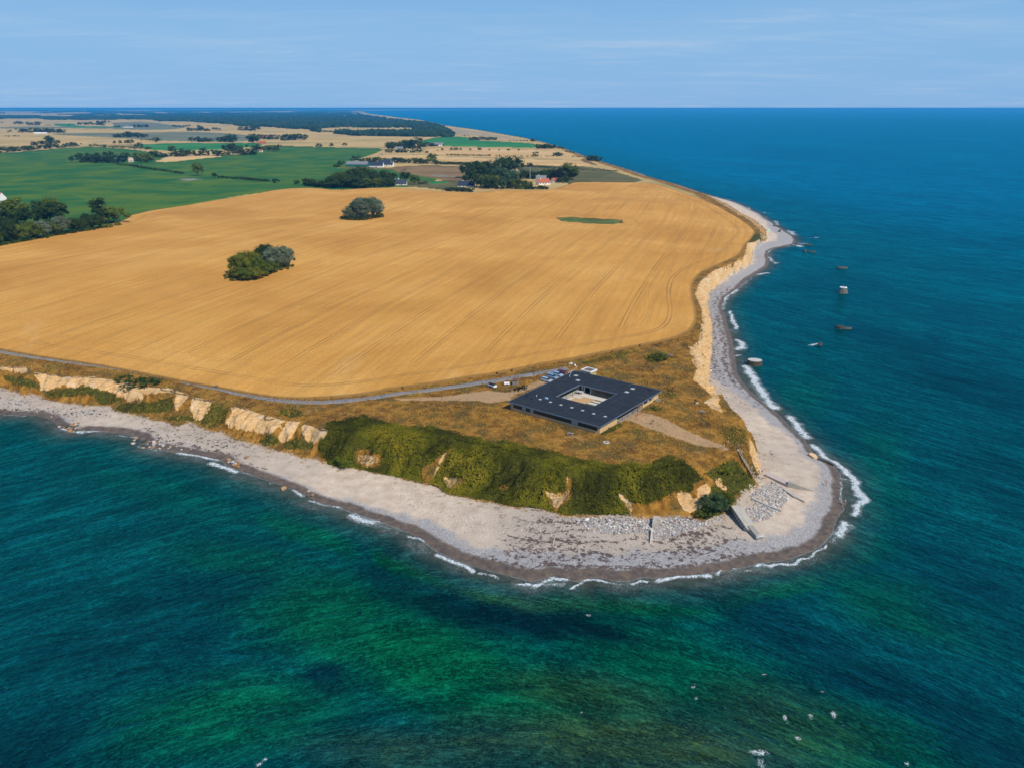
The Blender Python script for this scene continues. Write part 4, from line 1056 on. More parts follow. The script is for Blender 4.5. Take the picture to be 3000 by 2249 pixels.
zrow(za, 400, 385, 480, 385, 3, 19, 'taller tree in the second row at the far left', g4)
zrow(za, 770, 410, 1300, 440, 16, 7, 'low dark tree in the hedge row right of the stubble gap', g4, kinds=('wide', 'bush'), w=1.2, jy=1)
zrow(za, 970, 395, 1140, 395, 4, 12, 'rounded dark tree standing behind the hedge row right of the stubble gap', g4)
zrow(za, 1170, 425, 1230, 430, 2, 13, 'bluish green tree at the edge of the bright green field', g4, mats=('blue',))
g5 = 'trees of the far copses on the left'
fl = 'dark tree in a small copse among the far left stubble fields'
zrow(za, 990, 335, 1280, 337, 11, 12, 'dark tree in the humped copse in the middle of the far fields', g5, kinds=('wide', 'round'), w=1.1, jy=1)
zrow(za, 1050, 330, 1215, 330, 4, 20, 'tall tree in the humped copse of the far fields', g5, kinds=('wide',))
for a in ((170, 292, 560, 294, 15, 17), (40, 328, 180, 330, 5, 5), (60, 290, 105, 290, 2, 9), (120, 222, 205, 224, 4, 19), (240, 228, 360, 230, 5, 19), (380, 232, 450, 233, 4, 8), (665, 226, 870, 228, 8, 18), (820, 208, 950, 208, 5, 16), (880, 240, 884, 240, 1, 26), (995, 250, 1050, 250, 3, 12), (1073, 250, 1074, 250, 1, 15), (1135, 247, 1285, 247, 6, 15),
          (1485, 243, 1640, 245, 7, 12), (1620, 278, 1820, 280, 8, 14), (1842, 274, 1895, 274, 3, 13), (2080, 276, 2212, 278, 5, 20), (1645, 376, 1690, 376, 1, 18), (1705, 374, 1830, 375, 6, 14), (1885, 374, 2030, 376, 6, 15), (1985, 374, 2015, 374, 2, 20), (1205, 360, 1415, 365, 6, 6), (1345, 376, 1360, 376, 1, 16), (2160, 330, 2212, 330, 3, 10), (2165, 385, 2212, 385, 2, 20), (1355, 205, 1385, 205, 1, 18),
          (380, 130, 430, 130, 2, 26), (0, 130, 50, 132, 3, 26), (0, 165, 30, 166, 2, 20), (590, 235, 610, 235, 1, 12), (15, 215, 20, 215, 1, 12)):
    zrow(za, *a, fl, g5, kinds=('wide', 'round'), w=1.05, jy=.3)
zrow(za, 1715, 272, 1765, 272, 3, 23, 'slim pointed tree beside the far farm on the left', g5, kinds=('cone',))
# centre
zrow(zb, -5, 268, 35, 276, 2, 18, 'dark tree at the edge of the far stubble left of the woods', g5)
g6 = 'trees round the red-roofed farm'
zrow(zb, 215, 360, 430, 357, 8, 19, 'dark tree in the block of trees right of the red-roofed farm', g6, kinds=('wide', 'round'), w=1.0, jy=1)
zT(zb, 255, 366, 13, 'silvery tree in front of the block right of the red-roofed farm', g6, kind='wide', mat='silver')
zrow(zb, 40, 455, 190, 455, 4, 17, 'green tree in the clump below the red-roofed farm', g6, kinds=('wide',), mats=('mid', 'dark'))
zrow(zb, -40, 455, 30, 460, 2, 16, 'dark tree at the left of the clump below the red-roofed farm', g6, kinds=('wide',))
zrow(zb, -60, 350, 200, 350, 7, 15, 'dark tree behind the red-roofed farm', g6, kinds=('wide',), jy=1)
zT(zb, 545, 430, 13.5, 'largest and leftmost of three round trees standing apart in the far fields', 'three round trees in a line', kind='round', w=1.15)
zT(zb, 653, 420, 11.5, 'middle one of three round trees standing apart in the far fields', 'three round trees in a line', kind='round', w=1.1)
zT(zb, 768, 412, 10, 'smallest and rightmost of three round trees standing apart in the far fields', 'three round trees in a line', kind='round', w=1.25)
g7 = 'trees of the copse beside the bright green field'
zrow(zb, 1135, 440, 1230, 440, 3, 19, 'rounded tree at the left end of the copse above the pale fields', g7, kinds=('wide',))
zrow(zb, 1260, 430, 1440, 430, 5, 24, 'tall dark tree in the middle of the copse above the pale fields', g7, kinds=('round', 'wide'), jy=1)
zrow(zb, 1120, 465, 1430, 465, 9, 9, 'low green tree along the foot of the copse above the pale fields', g7, kinds=('wide',), mats=('dark', 'mid'))
zrow(zb, 1440, 412, 1540, 412, 5, 11, 'dark tree beside the black-roofed cottage by the bright green field', g7, kinds=('wide',))
zT(zb, 1475, 470, 6, 'dark round bush at the corner of the pale field below the copse', g7, kind='wide')
zrow(zb, 470, 283, 545, 283, 3, 22, 'dark tree at the edge of the woods above the three round trees', g5, kinds=('wide',))
zrow(zb, 560, 287, 690, 290, 6, 8, 'low dark tree in the line at the edge of the woods', g5, kinds=('wide',))
zrow(zb, 725, 297, 805, 300, 4, 17, 'dark tree in the clump at the edge of the woods', g5, kinds=('wide',))
zrow(zb, 700, 250, 290, 255, 8, 12, fl, g5, kinds=('wide',))
g8 = 'trees behind the white farmhouse'
zT(zb, 862, 555, 15, 'bluish green tree behind the green-walled barn', g8, kind='round', mat='blue', w=1.15)
zrow(zb, 900, 555, 1120, 545, 10, 8.5, 'green tree in the row behind the white farmhouse', g8, kinds=('wide', 'round'), mats=('dark', 'mid'), jy=1.5)
zrow(zb, 1120, 550, 1560, 562, 20, 9, 'green tree in the long row right of the white farmhouse', g8, kinds=('wide', 'round'), mats=('dark', 'mid'), jy=3)
zrow(zb, 1500, 535, 1550, 535, 2, 14, 'taller tree ending the row right of the white farmhouse', g8, mats=('mid',))
zrow(zb, 1560, 568, 1850, 572, 12, 5.5, 'low dark bush in the hedge running right from the farmhouse trees', g8, kinds=('bush', 'wide'), w=1.1)
zT(zb, 735, 578, 10, 'dark round tree left of the green-walled barn', g8, kind='wide', w=.9)
zrow(zb, 665, 590, 725, 592, 2, 7, 'dark bush left of the green-walled barn', g8, kinds=('bush',))
zrow(zb, 790, 580, 800, 580, 1, 5, 'small bush at the left-hand gable of the green-walled barn', g8, kinds=('bush',))
zT(zb, 1285, 618, 3, 'small bush in the paddock right of the white farmhouse', None, kind='bush', w=1.2)
g9 = 'trees of the big copse left of the small white house'
lb = 'dark tree in the big copse left of the small white house'
zrow(zb, 430, 750, 650, 770, 9, 8.5, 'low tree ending the copse left of the small white house', g9, kinds=('wide',), w=1.1, jy=2)
zrow(zb, 620, 765, 880, 770, 8, 15, lb, g9, kinds=('wide', 'round'), jy=2)
zrow(zb, 660, 740, 900, 740, 6, 16, lb.replace('dark', 'rear'), g9, kinds=('round', 'wide'), mats=('dark', 'mid'), jy=3)
zrow(zb, 870, 740, 960, 745, 3, 21, 'tallest tree in the copse left of the small white house', g9, kinds=('wide',))
zrow(zb, 890, 770, 1190, 758, 9, 12, 'dark tree near the small white house', g9, kinds=('wide', 'round'), mats=('dark', 'mid'), jy=2)
zrow(zb, 990, 735, 1160, 740, 5, 17, lb.replace('dark', 'slender'), g9, kinds=('round', 'tall'), jy=2)
zT(zb, 900, 768, 6, 'pale brown bush at the foot of the big copse', g9, kind='bush', mat='yellow')
zT(zb, 1290, 722, 16, 'tree standing behind the right-hand end of the small white house', g9, kind='round', w=1.0)
zT(zb, 1372, 745, 14, 'round tree right of the small white house', g9, kind='round', mat='mid', w=1.1)
zrow(zb, 1400, 742, 1470, 738, 3, 5, 'low bush right of the small white house', g9, kinds=('bush',))
zT(zb, 1195, 700, 11, 'slim tree behind the small white house', g9, kind='round')
g10 = 'bushes of the hedge across the green field'
zrow(zb, -110, 702, 120, 716, 14, 4.2, 'dark bush in the hedge between the lone tall tree and the copse', g10, kinds=('bush',), w=1.0, jy=.7)
zrow(za, 1895, 684, 2212, 704, 16, 4.5, 'dark bush in the hedge between the lone tall tree and the copse', g10, kinds=('bush',), w=1.0, jy=.7)
zT(zb, 172, 730, 6.5, 'rounded bush at the right-hand end of the hedge left of the copse', g10, kind='wide', w=1.3)
zT(zb, 350, 740, 6.5, 'round dark bush alone left of the big copse', g10, kind='wide', w=1.0)
g11 = 'bushes of the diagonal hedge in the green field'
zrow(za, 1010, 575, 1190, 588, 9, 5, 'bush in the upper part of the diagonal hedge in the meadow', g11, kinds=('bush',), w=1.0)
zrow(za, 1160, 590, 1590, 652, 22, 5, 'dark bush in the diagonal hedge running down towards the lone tall tree', g11, kinds=('bush',), w=1.0)
# right
g12 = 'trees of the large copse by the seaward farm'
zrow(zc, 330, 700, 620, 690, 8, 24, 'great tree in the left half of the large seaward copse', g12, kinds=('wide', 'round'), jy=6)
zrow(zc, 640, 640, 780, 640, 4, 24, 'great tree at the back of the large seaward copse', g12, kinds=('round', 'wide'), jy=3)
zrow(zc, 420, 760, 620, 770, 6, 16, 'green tree at the front of the copse by the blue-roofed house', g12, kinds=('wide', 'round'), mats=('mid', 'dark', 'yellow'), jy=4)
zrow(zc, 630, 740, 760, 735, 4, 20, 'green tree in the middle of the large seaward copse', g12, kinds=('wide',), mats=('mid', 'blue'), jy=3)
zT(zc, 735, 720, 19, 'silvery green willow in the middle of the large copse by the seaward farm', g12, kind='wide', mat='silver')
zrow(zc, 640, 775, 900, 775, 8, 12, 'green tree at the front right of the large seaward copse', g12, kinds=('wide',), mats=('mid', 'dark', 'blue'), jy=3)
zrow(zc, 780, 690, 960, 690, 6, 12, 'dark tree behind the red-roofed seaward farmhouse', g12, kinds=('wide',), jy=3)
zrow(zc, 165, 795, 400, 805, 12, 6, 'dark bush in the hedge below the blue-roofed house', g12, kinds=('bush',), w=1.0)
zT(zc, 335, 715, 10, 'dark tree left of the large copse by the seaward farm', g12)
zrow(zc, 860, 782, 1040, 780, 8, 6, 'dark bush in front of the red-roofed seaward farmhouse', g12, kinds=('bush',), w=.9)
zrow(zc, 1000, 700, 1110, 700, 4, 15, 'dark tree between the two red roofs of the seaward farm', g12, kinds=('wide',), jy=2)
zrow(zc, 1110, 705, 1180, 700, 3, 15, 'bare-looking grey tree right of the seaward farmhouse', g12, kinds=('round',), mats=('purple',))
zrow(zc, 1190, 700, 1280, 700, 4, 21, 'tall green tree at the right-hand end of the seaward farm', g12, kinds=('round', 'tall'), mats=('mid', 'dark'), w=1.1)
zrow(zc, 1130, 725, 1230, 715, 4, 8, 'low dark tree beside the small red roof of the seaward farm', g12, kinds=('wide',))
g13 = 'small trees in the line across the pale field'
for i, (x, h, w) in enumerate(((95, 3, 1.5), (135, 7, 1), (213, 8, 1), (254, 8, 1.5), (295, 8, .7), (376, 6, 1.1), (460, 8, 1.3), (541, 5, 1), (626, 4, 1), (709, 5, 1.7), (793, 6, 1))):
    zT(zc, x, 449 + .3 * abs(i - 5), h, 'small tree in the evenly spaced line across the pale far field', g13, kind='round', w=w)
g14 = 'bushes of the hedge between the pale fields'
zrow(zc, 175, 488, 560, 496, 20, 4.3, 'bush in the hedge between the two pale fields', g14, kinds=('bush',), w=1.0, jy=.4)
zrow(zc, 590, 497, 1380, 502, 34, 3.2, 'bush in the hedge between the two pale fields', g14, kinds=('bush',), w=1.0, jy=.4)
zT(zc, 940, 497, 11, 'large round bush in the middle of the hedge between the pale fields', g14, kind='wide')
zrow(zc, 1100, 497, 1160, 497, 3, 9, 'large bush right of the middle in the hedge between the pale fields', g14, kinds=('wide',))
zrow(zc, 1395, 532, 1490, 540, 5, 10, 'dark tree in the shore clump ending the pale fields', g14, kinds=('wide',))
zrow(zc, 1200, 458, 1280, 470, 6, 4, 'dark bush on the shore edge beyond the pale fields', g14, kinds=('bush',))
zT(zc, 925, 374, 12, 'round dark tree alone above the far shore', None, kind='wide')
zrow(zc, 955, 430, 1090, 430, 9, 11, 'dark tree in the clump where the bright green field meets the shore', g14, kinds=('wide',))
zrow(zc, 1090, 425, 1190, 432, 6, 7, 'dark bush on the shore side of the clump beyond the pale fields', g14, kinds=('bush', 'wide'))
zrow(zc, 360, 356, 600, 356, 14, 10, 'dark tree in the far thicket above the bright green field', g14, kinds=('wide',), jy=1)
zrow(zc, 700, 364, 950, 368, 8, 5, 'low bush above the bright green field near the far shore', g14, kinds=('bush',))
zrow(zc, 310, 322, 365, 322, 3, 5, 'low bush at the top of the bright green field', g14, kinds=('bush',))
g15 = 'bushes in the meadows beside the seaward farm'
zrow(zc, 790, 583, 1180, 605, 16, 4, 'low bush in the hedge behind the seaward farm', g15, kinds=('bush',), w=1.0)
zrow(zc, 880, 588, 905, 588, 1, 8, 'rounded bush standing above the hedge behind the seaward farm', g15, kinds=('wide',))
zrow(zc, 1310, 613, 1660, 625, 12, 2.4, 'low dark bush in the thin hedge across the grassy shore field', g15, kinds=('bush',), w=1.2)
zrow(zc, 100, 560, 375, 570, 10, 5.5, 'dark bush in the hedge above the brown field', g15, kinds=('bush',), w=1.0)
# the two copses standing in the ripe field
g16 = 'silvery willows of the far copse in the ripe field'
def zd(x, y): return 600 + x / 3.687, 550 + y / 3.687
for x, y, h, w, m, l in ((1555, 345, 12, 1.1, 'silver', 'leftmost low silvery willow of the far copse in the ripe field'), (1640, 335, 17, 1.0, 'blue', 'second silvery willow from the left in the far copse in the ripe field'), (1700, 345, 18, 1.0, 'silver', 'pale willow in the middle of the far copse in the ripe field'),
        (1760, 325, 18, .95, 'blue', 'darker willow right of the middle of the far copse in the ripe field'), (1815, 320, 19, .95, 'silver', 'tall silvery willow second from the right in the far copse'), (1860, 320, 17, 1.0, 'silver', 'rightmost silvery willow of the far copse in the ripe field'), (1680, 320, 19, .8, 'silver', 'tall willow at the back of the far copse in the ripe field')):
    zT(zd, x, y, h, l, g16, kind='round', mat=m, w=w * 1.15)
for x, y in ((1510, 350), (1580, 357), (1650, 360), (1720, 357), (1780, 347), (1850, 335), (1895, 328)):
    zT(zd, x, y, 5.5, 'dark bush at the foot of the willows of the far copse in the ripe field', 'bushes at the foot of the far copse', kind='bush', mat='dark', w=1.1)
g17 = 'trees of the near copse in the ripe field'
for x, y, h, w, k, m, l in ((395, 940, 12.5, 1.1, 'wide', 'yellow', 'large yellow-green tree at the left of the near copse in the ripe field'), (480, 900, 13.5, 1.15, 'wide', 'yellow', 'yellow-green tree behind the left end of the near copse in the ripe field'),
        (640, 860, 14.5, 1.1, 'round', 'dark', 'dark green tree at the back middle of the near copse in the ripe field'), (700, 850, 14, 1.0, 'round', 'dark', 'dark tree behind the silver tree of the near copse in the ripe field'),
        (760, 880, 14.5, 1.0, 'wide', 'silver', 'whitish silver tree in the near copse in the ripe field'), (850, 875, 14.0, 1.0, 'wide', 'silver', 'grey-green tree at the right-hand end of the near copse in the ripe field'),
        (360, 985, 7.5, 1.3, 'wide', 'yellow', 'low yellow-green tree at the front left of the near copse'), (450, 1010, 8, 1.4, 'wide', 'mid', 'low green tree at the front of the near copse in the ripe field'), (545, 1000, 8, 1.3, 'wide', 'yellow', 'low yellow-green tree in the middle front of the near copse'),
        (630, 965, 8.5, 1.3, 'wide', 'mid', 'low green tree right of the middle front of the near copse'), (720, 930, 8, 1.2, 'wide', 'mid', 'low dark green tree at the right front of the near copse'), (560, 930, 10, 1.1, 'wide', 'mid', 'green tree in the heart of the near copse in the ripe field')):
    zT(zd, x, y, h, l, g17, kind=k, mat=m, w=w)
for x, y in ((270, 990), (320, 1010), (250, 970), (790, 905), (870, 895), (920, 865)):
    zT(zd, x, y, 3.0, 'low pale green bush at the edge of the near copse in the ripe field', 'bushes round the near copse', kind='bush', mat='mid', w=1.4)
# bushes of the headland
for x, y, h, w, m, l in ((408, 1128, 3.0, 2.6, 'dark', 'broad low dark bush on the cliff edge beside the road'), (360, 1114, 2.2, 2.4, 'dark', 'flat dark green bush at the left end of the cliff-edge scrub by the road'), (445, 1126, 2.4, 2.0, 'dark', 'dark green bush at the right end of the cliff-edge scrub by the road'),
        (2092, 1488, 5.5, 1.15, 'blue', 'big bluish green bush above the head of the large concrete slab'), (2122, 1472, 4.2, 1.1, 'mid', 'green bush right of the big bluish bush above the concrete slab'), (2066, 1508, 3.0, 1.2, 'mid', 'low green bush left of the big bluish bush at the foot of the slope'),
        (1925, 1052, 2.4, 2.4, 'mid', 'low spreading green bush on the grass behind the black-roofed building'), (1535, 1142, 1.6, 1.5, 'purple', 'dark grey-brown bush on the gravel by the parked cars'), (1515, 1146, 1.4, 1.3, 'purple', 'small grey-brown bush beside the wooden shed'),
        (1925, 1200, 1.5, 1.5, 'mid', 'small round bush at the corner of the seaward wing'), (2120, 1365, 2.2, 1.4, 'yellow', 'yellow-green bush on the slope left of the stairs'), (1010, 1358, 3.6, 1.2, 'mid', 'grey-green bush at the foot of the slope on the left of the green thicket')):
    T(x, y, h, w, 'bush', m, l, None)

def plant_trees():
    pos = apb([(t[0], t[1]) for t in TREES], 3)
    dist = np.hypot(pos[:, 0], pos[:, 1]); size = np.array([t[2] for t in TREES]) / dist
    for want in (False, True):
        idx = [i for i, t in enumerate(TREES) if (t[4] == 'bush') == want]
        idx.sort(key=lambda i: -size[i])
        few = set(idx[:285 if not want else 200]); rest = {}
        if want:
            fpos = apb([(t[0], t[1]) for t in FILL], 3)
            for t, p in zip(FILL, fpos): rest.setdefault(t[5], []).append((proto('bush', t[5], 'far', random.randrange(3))[0], p, random.uniform(0, 6.28), t[2], t[3]))
        for i in idx:
            (px, py, h, w, kind, mat, label, group, nm), p, d = TREES[i], pos[i], dist[i]
            lod = 'near' if d < 760 else ('mid' if d < 1500 else 'far')
            if d < 760 and kind == 'bush' and h < 4: lod = 'mid'
            me, tm = proto(kind, mat, lod, random.randrange(2 if lod == 'near' else 3))
            rz = random.uniform(0, 2 * PI)
            if lod != 'near': w *= (1.25 if lod == 'mid' else 1.5) if kind != 'bush' else 1.25
            if i not in few: rest.setdefault(mat, []).append((me, p, rz, h, w)); continue
            o = thing('bush' if want else 'tree', label, 'bush' if want else 'tree', (p[0], p[1], p[2] - .1), rz, group, me=me if want else None)
            o.scale = (h * w, h * w, h)
            if not want: obj('crown', me, o); obj('trunk', tm, o)
        Vs = []; Fq = []; Ft = []; Ts = []; Mq = []; Mt = []; off = 0; mats = sorted(rest)
        for mi, mt in enumerate(mats):
            for me, p, rz, h, w in rest[mt]:
                n = len(me.vertices); v = np.empty(n * 3, np.float32); me.vertices.foreach_get('co', v); v = v.reshape(-1, 3)
                c, s_ = math.cos(rz), math.sin(rz)
                v = np.stack([(v[:, 0] * c - v[:, 1] * s_) * h * w + p[0], (v[:, 0] * s_ + v[:, 1] * c) * h * w + p[1], v[:, 2] * h + p[2] - .1], 1)
                t = np.empty(n, np.float32); me.attributes['tint'].data.foreach_get('value', t)
                li = np.empty(len(me.loops), np.int32); me.loops.foreach_get('vertex_index', li)
                lt = np.empty(len(me.polygons), np.int32); me.polygons.foreach_get('loop_total', lt)
                nq = int((lt == 4).sum()); q = li[:nq * 4].reshape(-1, 4); tr = li[nq * 4:].reshape(-1, 3)
                Vs.append(v); Ts.append(t); Fq.append(q + off); Ft.append(tr + off); Mq.append(np.full(nq, mi)); Mt.append(np.full(len(tr), mi)); off += n
        if Vs:
            name = 'far_bushes' if want else 'far_trees'
            me = mesh_np(name, np.concatenate(Vs), [np.concatenate(Fq), np.concatenate(Ft)], [M_FOL[m] for m in mats], np.concatenate(Mq + Mt), smooth=False)
            fattr(me, 'tint', np.concatenate(Ts))
            obj(name, me, kind='stuff', label=('hedge undergrowth and farthest bushes' if want else 'smallest and farthest trees') + ' among the distant fields')
plant_trees()

# ------------------------------------------------------------------ far woods
def canopy(name, poly, n, h, rad, label, mat='wood', hole=None, seed=1):
    rg = np.random.default_rng(seed)
    A = at(np.array([p[0] for p in poly]), np.array([p[1] for p in poly]), 9.0)
    lo, hi = A.min(0), A.max(0)
    # sample evenly over the picture's depth so that near crowns are small and far ones merge
    pts = []
    px = np.array([p[0] for p in poly]); py = np.array([p[1] for p in poly])
    while sum(len(p) for p in pts) < n:
        q = np.stack([rg.uniform(px.min(), px.max(), n), rg.uniform(py.min(), py.max(), n)], 1)
        k = inside(q, np.array(poly))
        if hole is not None:
            for hh in hole: k &= ~inside(q, np.array(hh))
        pts.append(q[k])
    q = np.concatenate(pts)[:n]
    P = at(q[:, 0], q[:, 1], 9.0)
    d = np.hypot(P[:, 0], P[:, 1])
    r = rad * np.maximum(1, d / 3000) * rg.uniform(.7, 1.3, n)
    hh = h * rg.uniform(.75, 1.15, n)
    m = IV1[:, 2] > -.6
    Vs = IV1[None] * np.stack([r, r, hh * .62], 1)[:, None] * (1 + rg.normal(size=(n, len(IV1), 1)) * .15)
    Vs = Vs + np.stack([P[:, 0], P[:, 1], 9 + hh * .42], 1)[:, None]
    Vs[:, :, 2] = np.maximum(Vs[:, :, 2], 8.5)
    F = (IF1[None] + (np.arange(n) * len(IV1))[:, None, None]).reshape(-1, 3)
    me = mesh_np(name, Vs.reshape(-1, 3), F, [M_FOL[mat]], smooth=False)
    t = np.repeat(np.clip(rg.normal(.35, .2, n), 0, 1), len(IV1)) + rg.normal(0, .12, n * len(IV1))
    fattr(me, 'tint', np.clip(t, 0, 1))
    obj(name, me, kind='stuff', label=label)
CLEAR = [[(937,377),(1000,374),(1210,376),(1212,391),(1100,389),(1040,392),(937,393)]]
canopy('coastal_wood', [(682,366),(700,372),(784,373),(852,379),(906,380),(920,387),(935,389),(994,394),(1042,399),(1157,401),(1250,402),(1330,402),(1323,392),(1306,379),(1279,369),(1250,363),(1170,354),(1120,347),(1082,341),(1050,335),(1000,332),(750,331),(600,333),(430,335),(440,350),(556,358)],
       5200, 15, 9, 'broad dark wood reaching the far shore', hole=CLEAR)
canopy('village_wood', [(140,352),(230,353),(430,351),(470,356),(560,358),(560,350),(430,343),(330,340),(200,345),(100,347)], 900, 14, 9, 'dark belt of woodland round the far village on the left', seed=2)
canopy('plain_wood', [(0,345),(60,346),(0,350),(-60,350),(-60,344)], 60, 14, 10, 'small dark wood at the far left edge', seed=3)
rg = np.random.default_rng(12)
fp = []
k = 0
for i in range(95):
    cx = rg.uniform(-250, 1040); cy = 324 + rg.uniform(0, 1) ** 1.3 * 24; w = rg.uniform(25, 110); hh = rg.uniform(.5, 1.6)
    if cy > 333 and cx > 420: continue
    canopy('distant_woodland', [(cx - w, cy), (cx, cy - hh), (cx + w, cy), (cx, cy + hh)], int(18 + w * .9), 13, 12, 'blue strip of distant woodland on the plain', seed=40 + i)

# ------------------------------------------------------------------ far fields
def field_mat(name, c1, c2, sc=.01, rot=10, stripes=.15):
    g = NT(name, .95, .1)
    n = g.noise(sc, 6, .65, dist=.4)
    c = g.mix(g.ss(.35, .65, n), tuple(c1), tuple(c2))
    s_ = g.noise(.12, 4, .7, vec=g.mapping(g.pos(), rot=(0, 0, R(rot)), scale=(1, .04, 1)))
    c = g.mulc(c, g.math('MULTIPLY_ADD', s_, 2 * stripes, 1 - stripes))
    c = g.mulc(c, g.math('MULTIPLY_ADD', g.noise(.6, 6, .75), .6, .7))
    g.color(c)
    return g.m
MG = field_mat('meadow_green', (.020, .105, .024), (.085, .150, .016), .016)
MG2 = field_mat('bright_green', (.022, .16, .040), (.050, .20, .050), .006)
MS = field_mat('stubble', (.42, .26, .11), (.54, .35, .16), .006)
MP = field_mat('pale_stubble', (.52, .32, .125), (.62, .40, .18), .008, -80, .1)
MBR = field_mat('brown_field', (.17, .105, .045), (.25, .155, .065), .01)
MGG = field_mat('grey_green', (.13, .14, .085), (.19, .19, .11), .006)
MOL = field_mat('rough_grass', (.085, .085, .028), (.14, .12, .045), .02)
FIELDS = [
 ('meadow', MG, [(-500,470),(0,449),(237,429),(330,431),(440,443),(460,452),(600,455),(690,452),(750,447),(765,425),(830,426),(1050,432),(1130,433),(1100,448),(1060,462),(1010,486),(1130,490),(1240,505),(1290,520),(1250,538),(1240,545),(1140,548),(1000,562),(870,556),(750,563),(576,594),(386,629),(350,652),(0,722),(-500,820)], 'large green meadow left of the ripe field'),
 ('stubble_patch', MP, Z(0,290,2.949,[(1320,545),(1390,510),(1600,468),(1990,492),(1700,518),(1450,548)]), 'pale stubble patch in the green meadow'),
 ('green_strip', MG2, Z(0,290,2.949,[(1240,390),(1500,383),(2212,378),(2300,400),(1900,442),(1350,447),(1250,425),(1130,405)]), 'bright green field behind the tree row'),
 ('grey_green_field', MGG, Z(0,290,2.949,[(360,303),(900,296),(1700,285),(2000,300),(2212,325),(2212,375),(1400,366),(1000,338),(600,320)]), 'grey-green far field'),
 ('green_slip', MG2, Z(0,290,2.949,[(450,215),(650,215),(650,235),(1000,240),(1100,250),(800,252),(500,240)]), 'narrow green field among far copses'),
 ('far_grey_field', MGG, Z(0,290,2.949,[(0,245),(160,240),(600,240),(1000,250),(950,262),(500,255),(0,262)]), 'thin grey-green far field'),
 ('grey_field', MGG, Z(0,290,2.949,[(950,205),(1300,200),(1450,225),(1650,245),(1400,275),(900,262),(1000,230)]), 'flat grey-green far field'),
 ('seaward_meadow', MG2, Z(1250,290,2.949,[(-80,370),(0,350),(90,330),(350,325),(360,352),(700,368),(940,378),(955,422),(700,413),(130,406),(0,388),(-40,395)]), 'bright green field near the far shore'),
 ('pale_field', MP, Z(1250,290,2.949,[(-60,432),(130,407),(640,417),(950,432),(1170,437),(1290,487),(1190,492),(300,483),(0,468)]), 'pale field with a line of small trees'),
 ('pale_field', MP, Z(1250,290,2.949,[(-220,468),(60,480),(300,492),(1320,505),(1470,562),(790,556),(500,548),(330,535),(100,525),(-80,495)]), 'pale field below the long hedge'),
 ('pale_field', MP, Z(750,290,2.949,[(1090,468),(1500,478),(1560,500),(1420,495),(1100,510),(1040,500)]), 'pale slip of field beside the copse'),
 ('shore_grass', MOL, Z(1250,290,2.949,[(790,558),(1000,558),(1480,568),(1700,625),(1940,700),(1260,702),(1230,720),(1100,690),(900,640),(780,600)]), 'olive rough grassland running to the shore'),
 ('brown_field', MBR, Z(1250,290,2.949,[(-310,585),(0,566),(380,575),(360,640),(330,700),(200,705),(100,690),(-100,650),(-300,620)]), 'dry brown paddock right of the white farmhouse'),
 ('rough_strip', MOL, Z(750,290,2.949,[(1400,700),(1640,700),(1800,690),(1850,760),(1640,790),(1500,765),(1240,750),(1250,735)]), 'rough grassy strip behind the ripe field'),
 ('green_patch', MG2, Z(750,290,2.949,[(1450,705),(1650,700),(1660,720),(1500,732)]), 'small bright green patch by the white house'),
]
for k, (nm, m, poly, lab) in enumerate(FIELDS):
    A = curvy(at(np.array([p[0] for p in poly]), np.array([p[1] for p in poly]), 9.2), 1)
    rr = np.hypot(A[:, 0], A[:, 1])
    me, _, _ = field_mesh(nm, A, .22 + .06 * (k % 5), [m], radii((rr.min() * .9, min(1600, rr.max() * 1.1), .012), (min(1600, rr.max() * 1.1), rr.max() * 1.1, .02)) if rr.min() < 1500 else radii((rr.min() * .9, rr.max() * 1.1, .015)), .25)
    obj(nm, me, kind='structure', label=lab)

# ------------------------------------------------------------------ scrub thicket, grass and weeds on the headland
def scatter(n, box, weight, seed):
    """n random ground points in a box of the place, kept with probability weight(px,py,P,z,sw,st,sc)"""
    rg = np.random.default_rng(seed)
    P = np.stack([rg.uniform(box[0], box[1], n), rg.uniform(box[2], box[3], n)], 1)
    z, sw, st, sc = ground(P, True)
    w = weight(*topx(P[:, 0], P[:, 1], z), P, z, sw, st, sc)
    k = rg.uniform(size=n) < w
    P, z = P[k], z[k]
    e = .6
    zx = ground(P + [e, 0]); zy = ground(P + [0, e])
    nrm = np.column_stack([-(zx - z) / e, -(zy - z) / e, np.ones(len(z))]); nrm /= np.linalg.norm(nrm, axis=1)[:, None]
    return P, z, nrm, rg
def thick_w(px, py, P, z, sw, st, sc):
    jx = fbm(P[:, 0] / 2.5, P[:, 1] / 2.5, 3, 421) * 22; w = pxmask(px + jx, py + jx * .6, THICKET, 5)
    for q in THIN: w = np.minimum(w, 1 - .93 * pxmask(px + jx * .7, py - jx * .5, q, 6))
    return w * (st > 0)
P, z, nrm, rg = scatter(330000, (-60, 70, 184, 252), thick_w, 5)
hum = np.clip(.35 + 1.0 * fbm(P[:, 0] / 8, P[:, 1] / 8, 2, 201) + .2 * fbm(P[:, 0] / 2.2, P[:, 1] / 2.2, 2, 205), .05, 1.4)
n2 = nrm + rg.normal(size=nrm.shape) * .28; n2 /= np.linalg.norm(n2, axis=1)[:, None]
dep = rg.uniform(.45, 1, len(z))
cen = np.column_stack([P, z]) + nrm * (hum * dep * 1.1)[:, None]
V, F = quads(cen, n2, np.full(len(z), .235), rg)
tp = fbm(P[:, 0] / 11, P[:, 1] / 11, 4, 211)
patch = sstep(.02, .2, fbm(P[:, 0] / 5 + 40, P[:, 1] / 5, 4, 213)); t = np.clip(.30 + 1.0 * tp + rg.normal(0, .10, len(z)) + .35 * (hum - .5) + .25 * patch * rg.uniform(0, 1, len(z)), 0, 1)
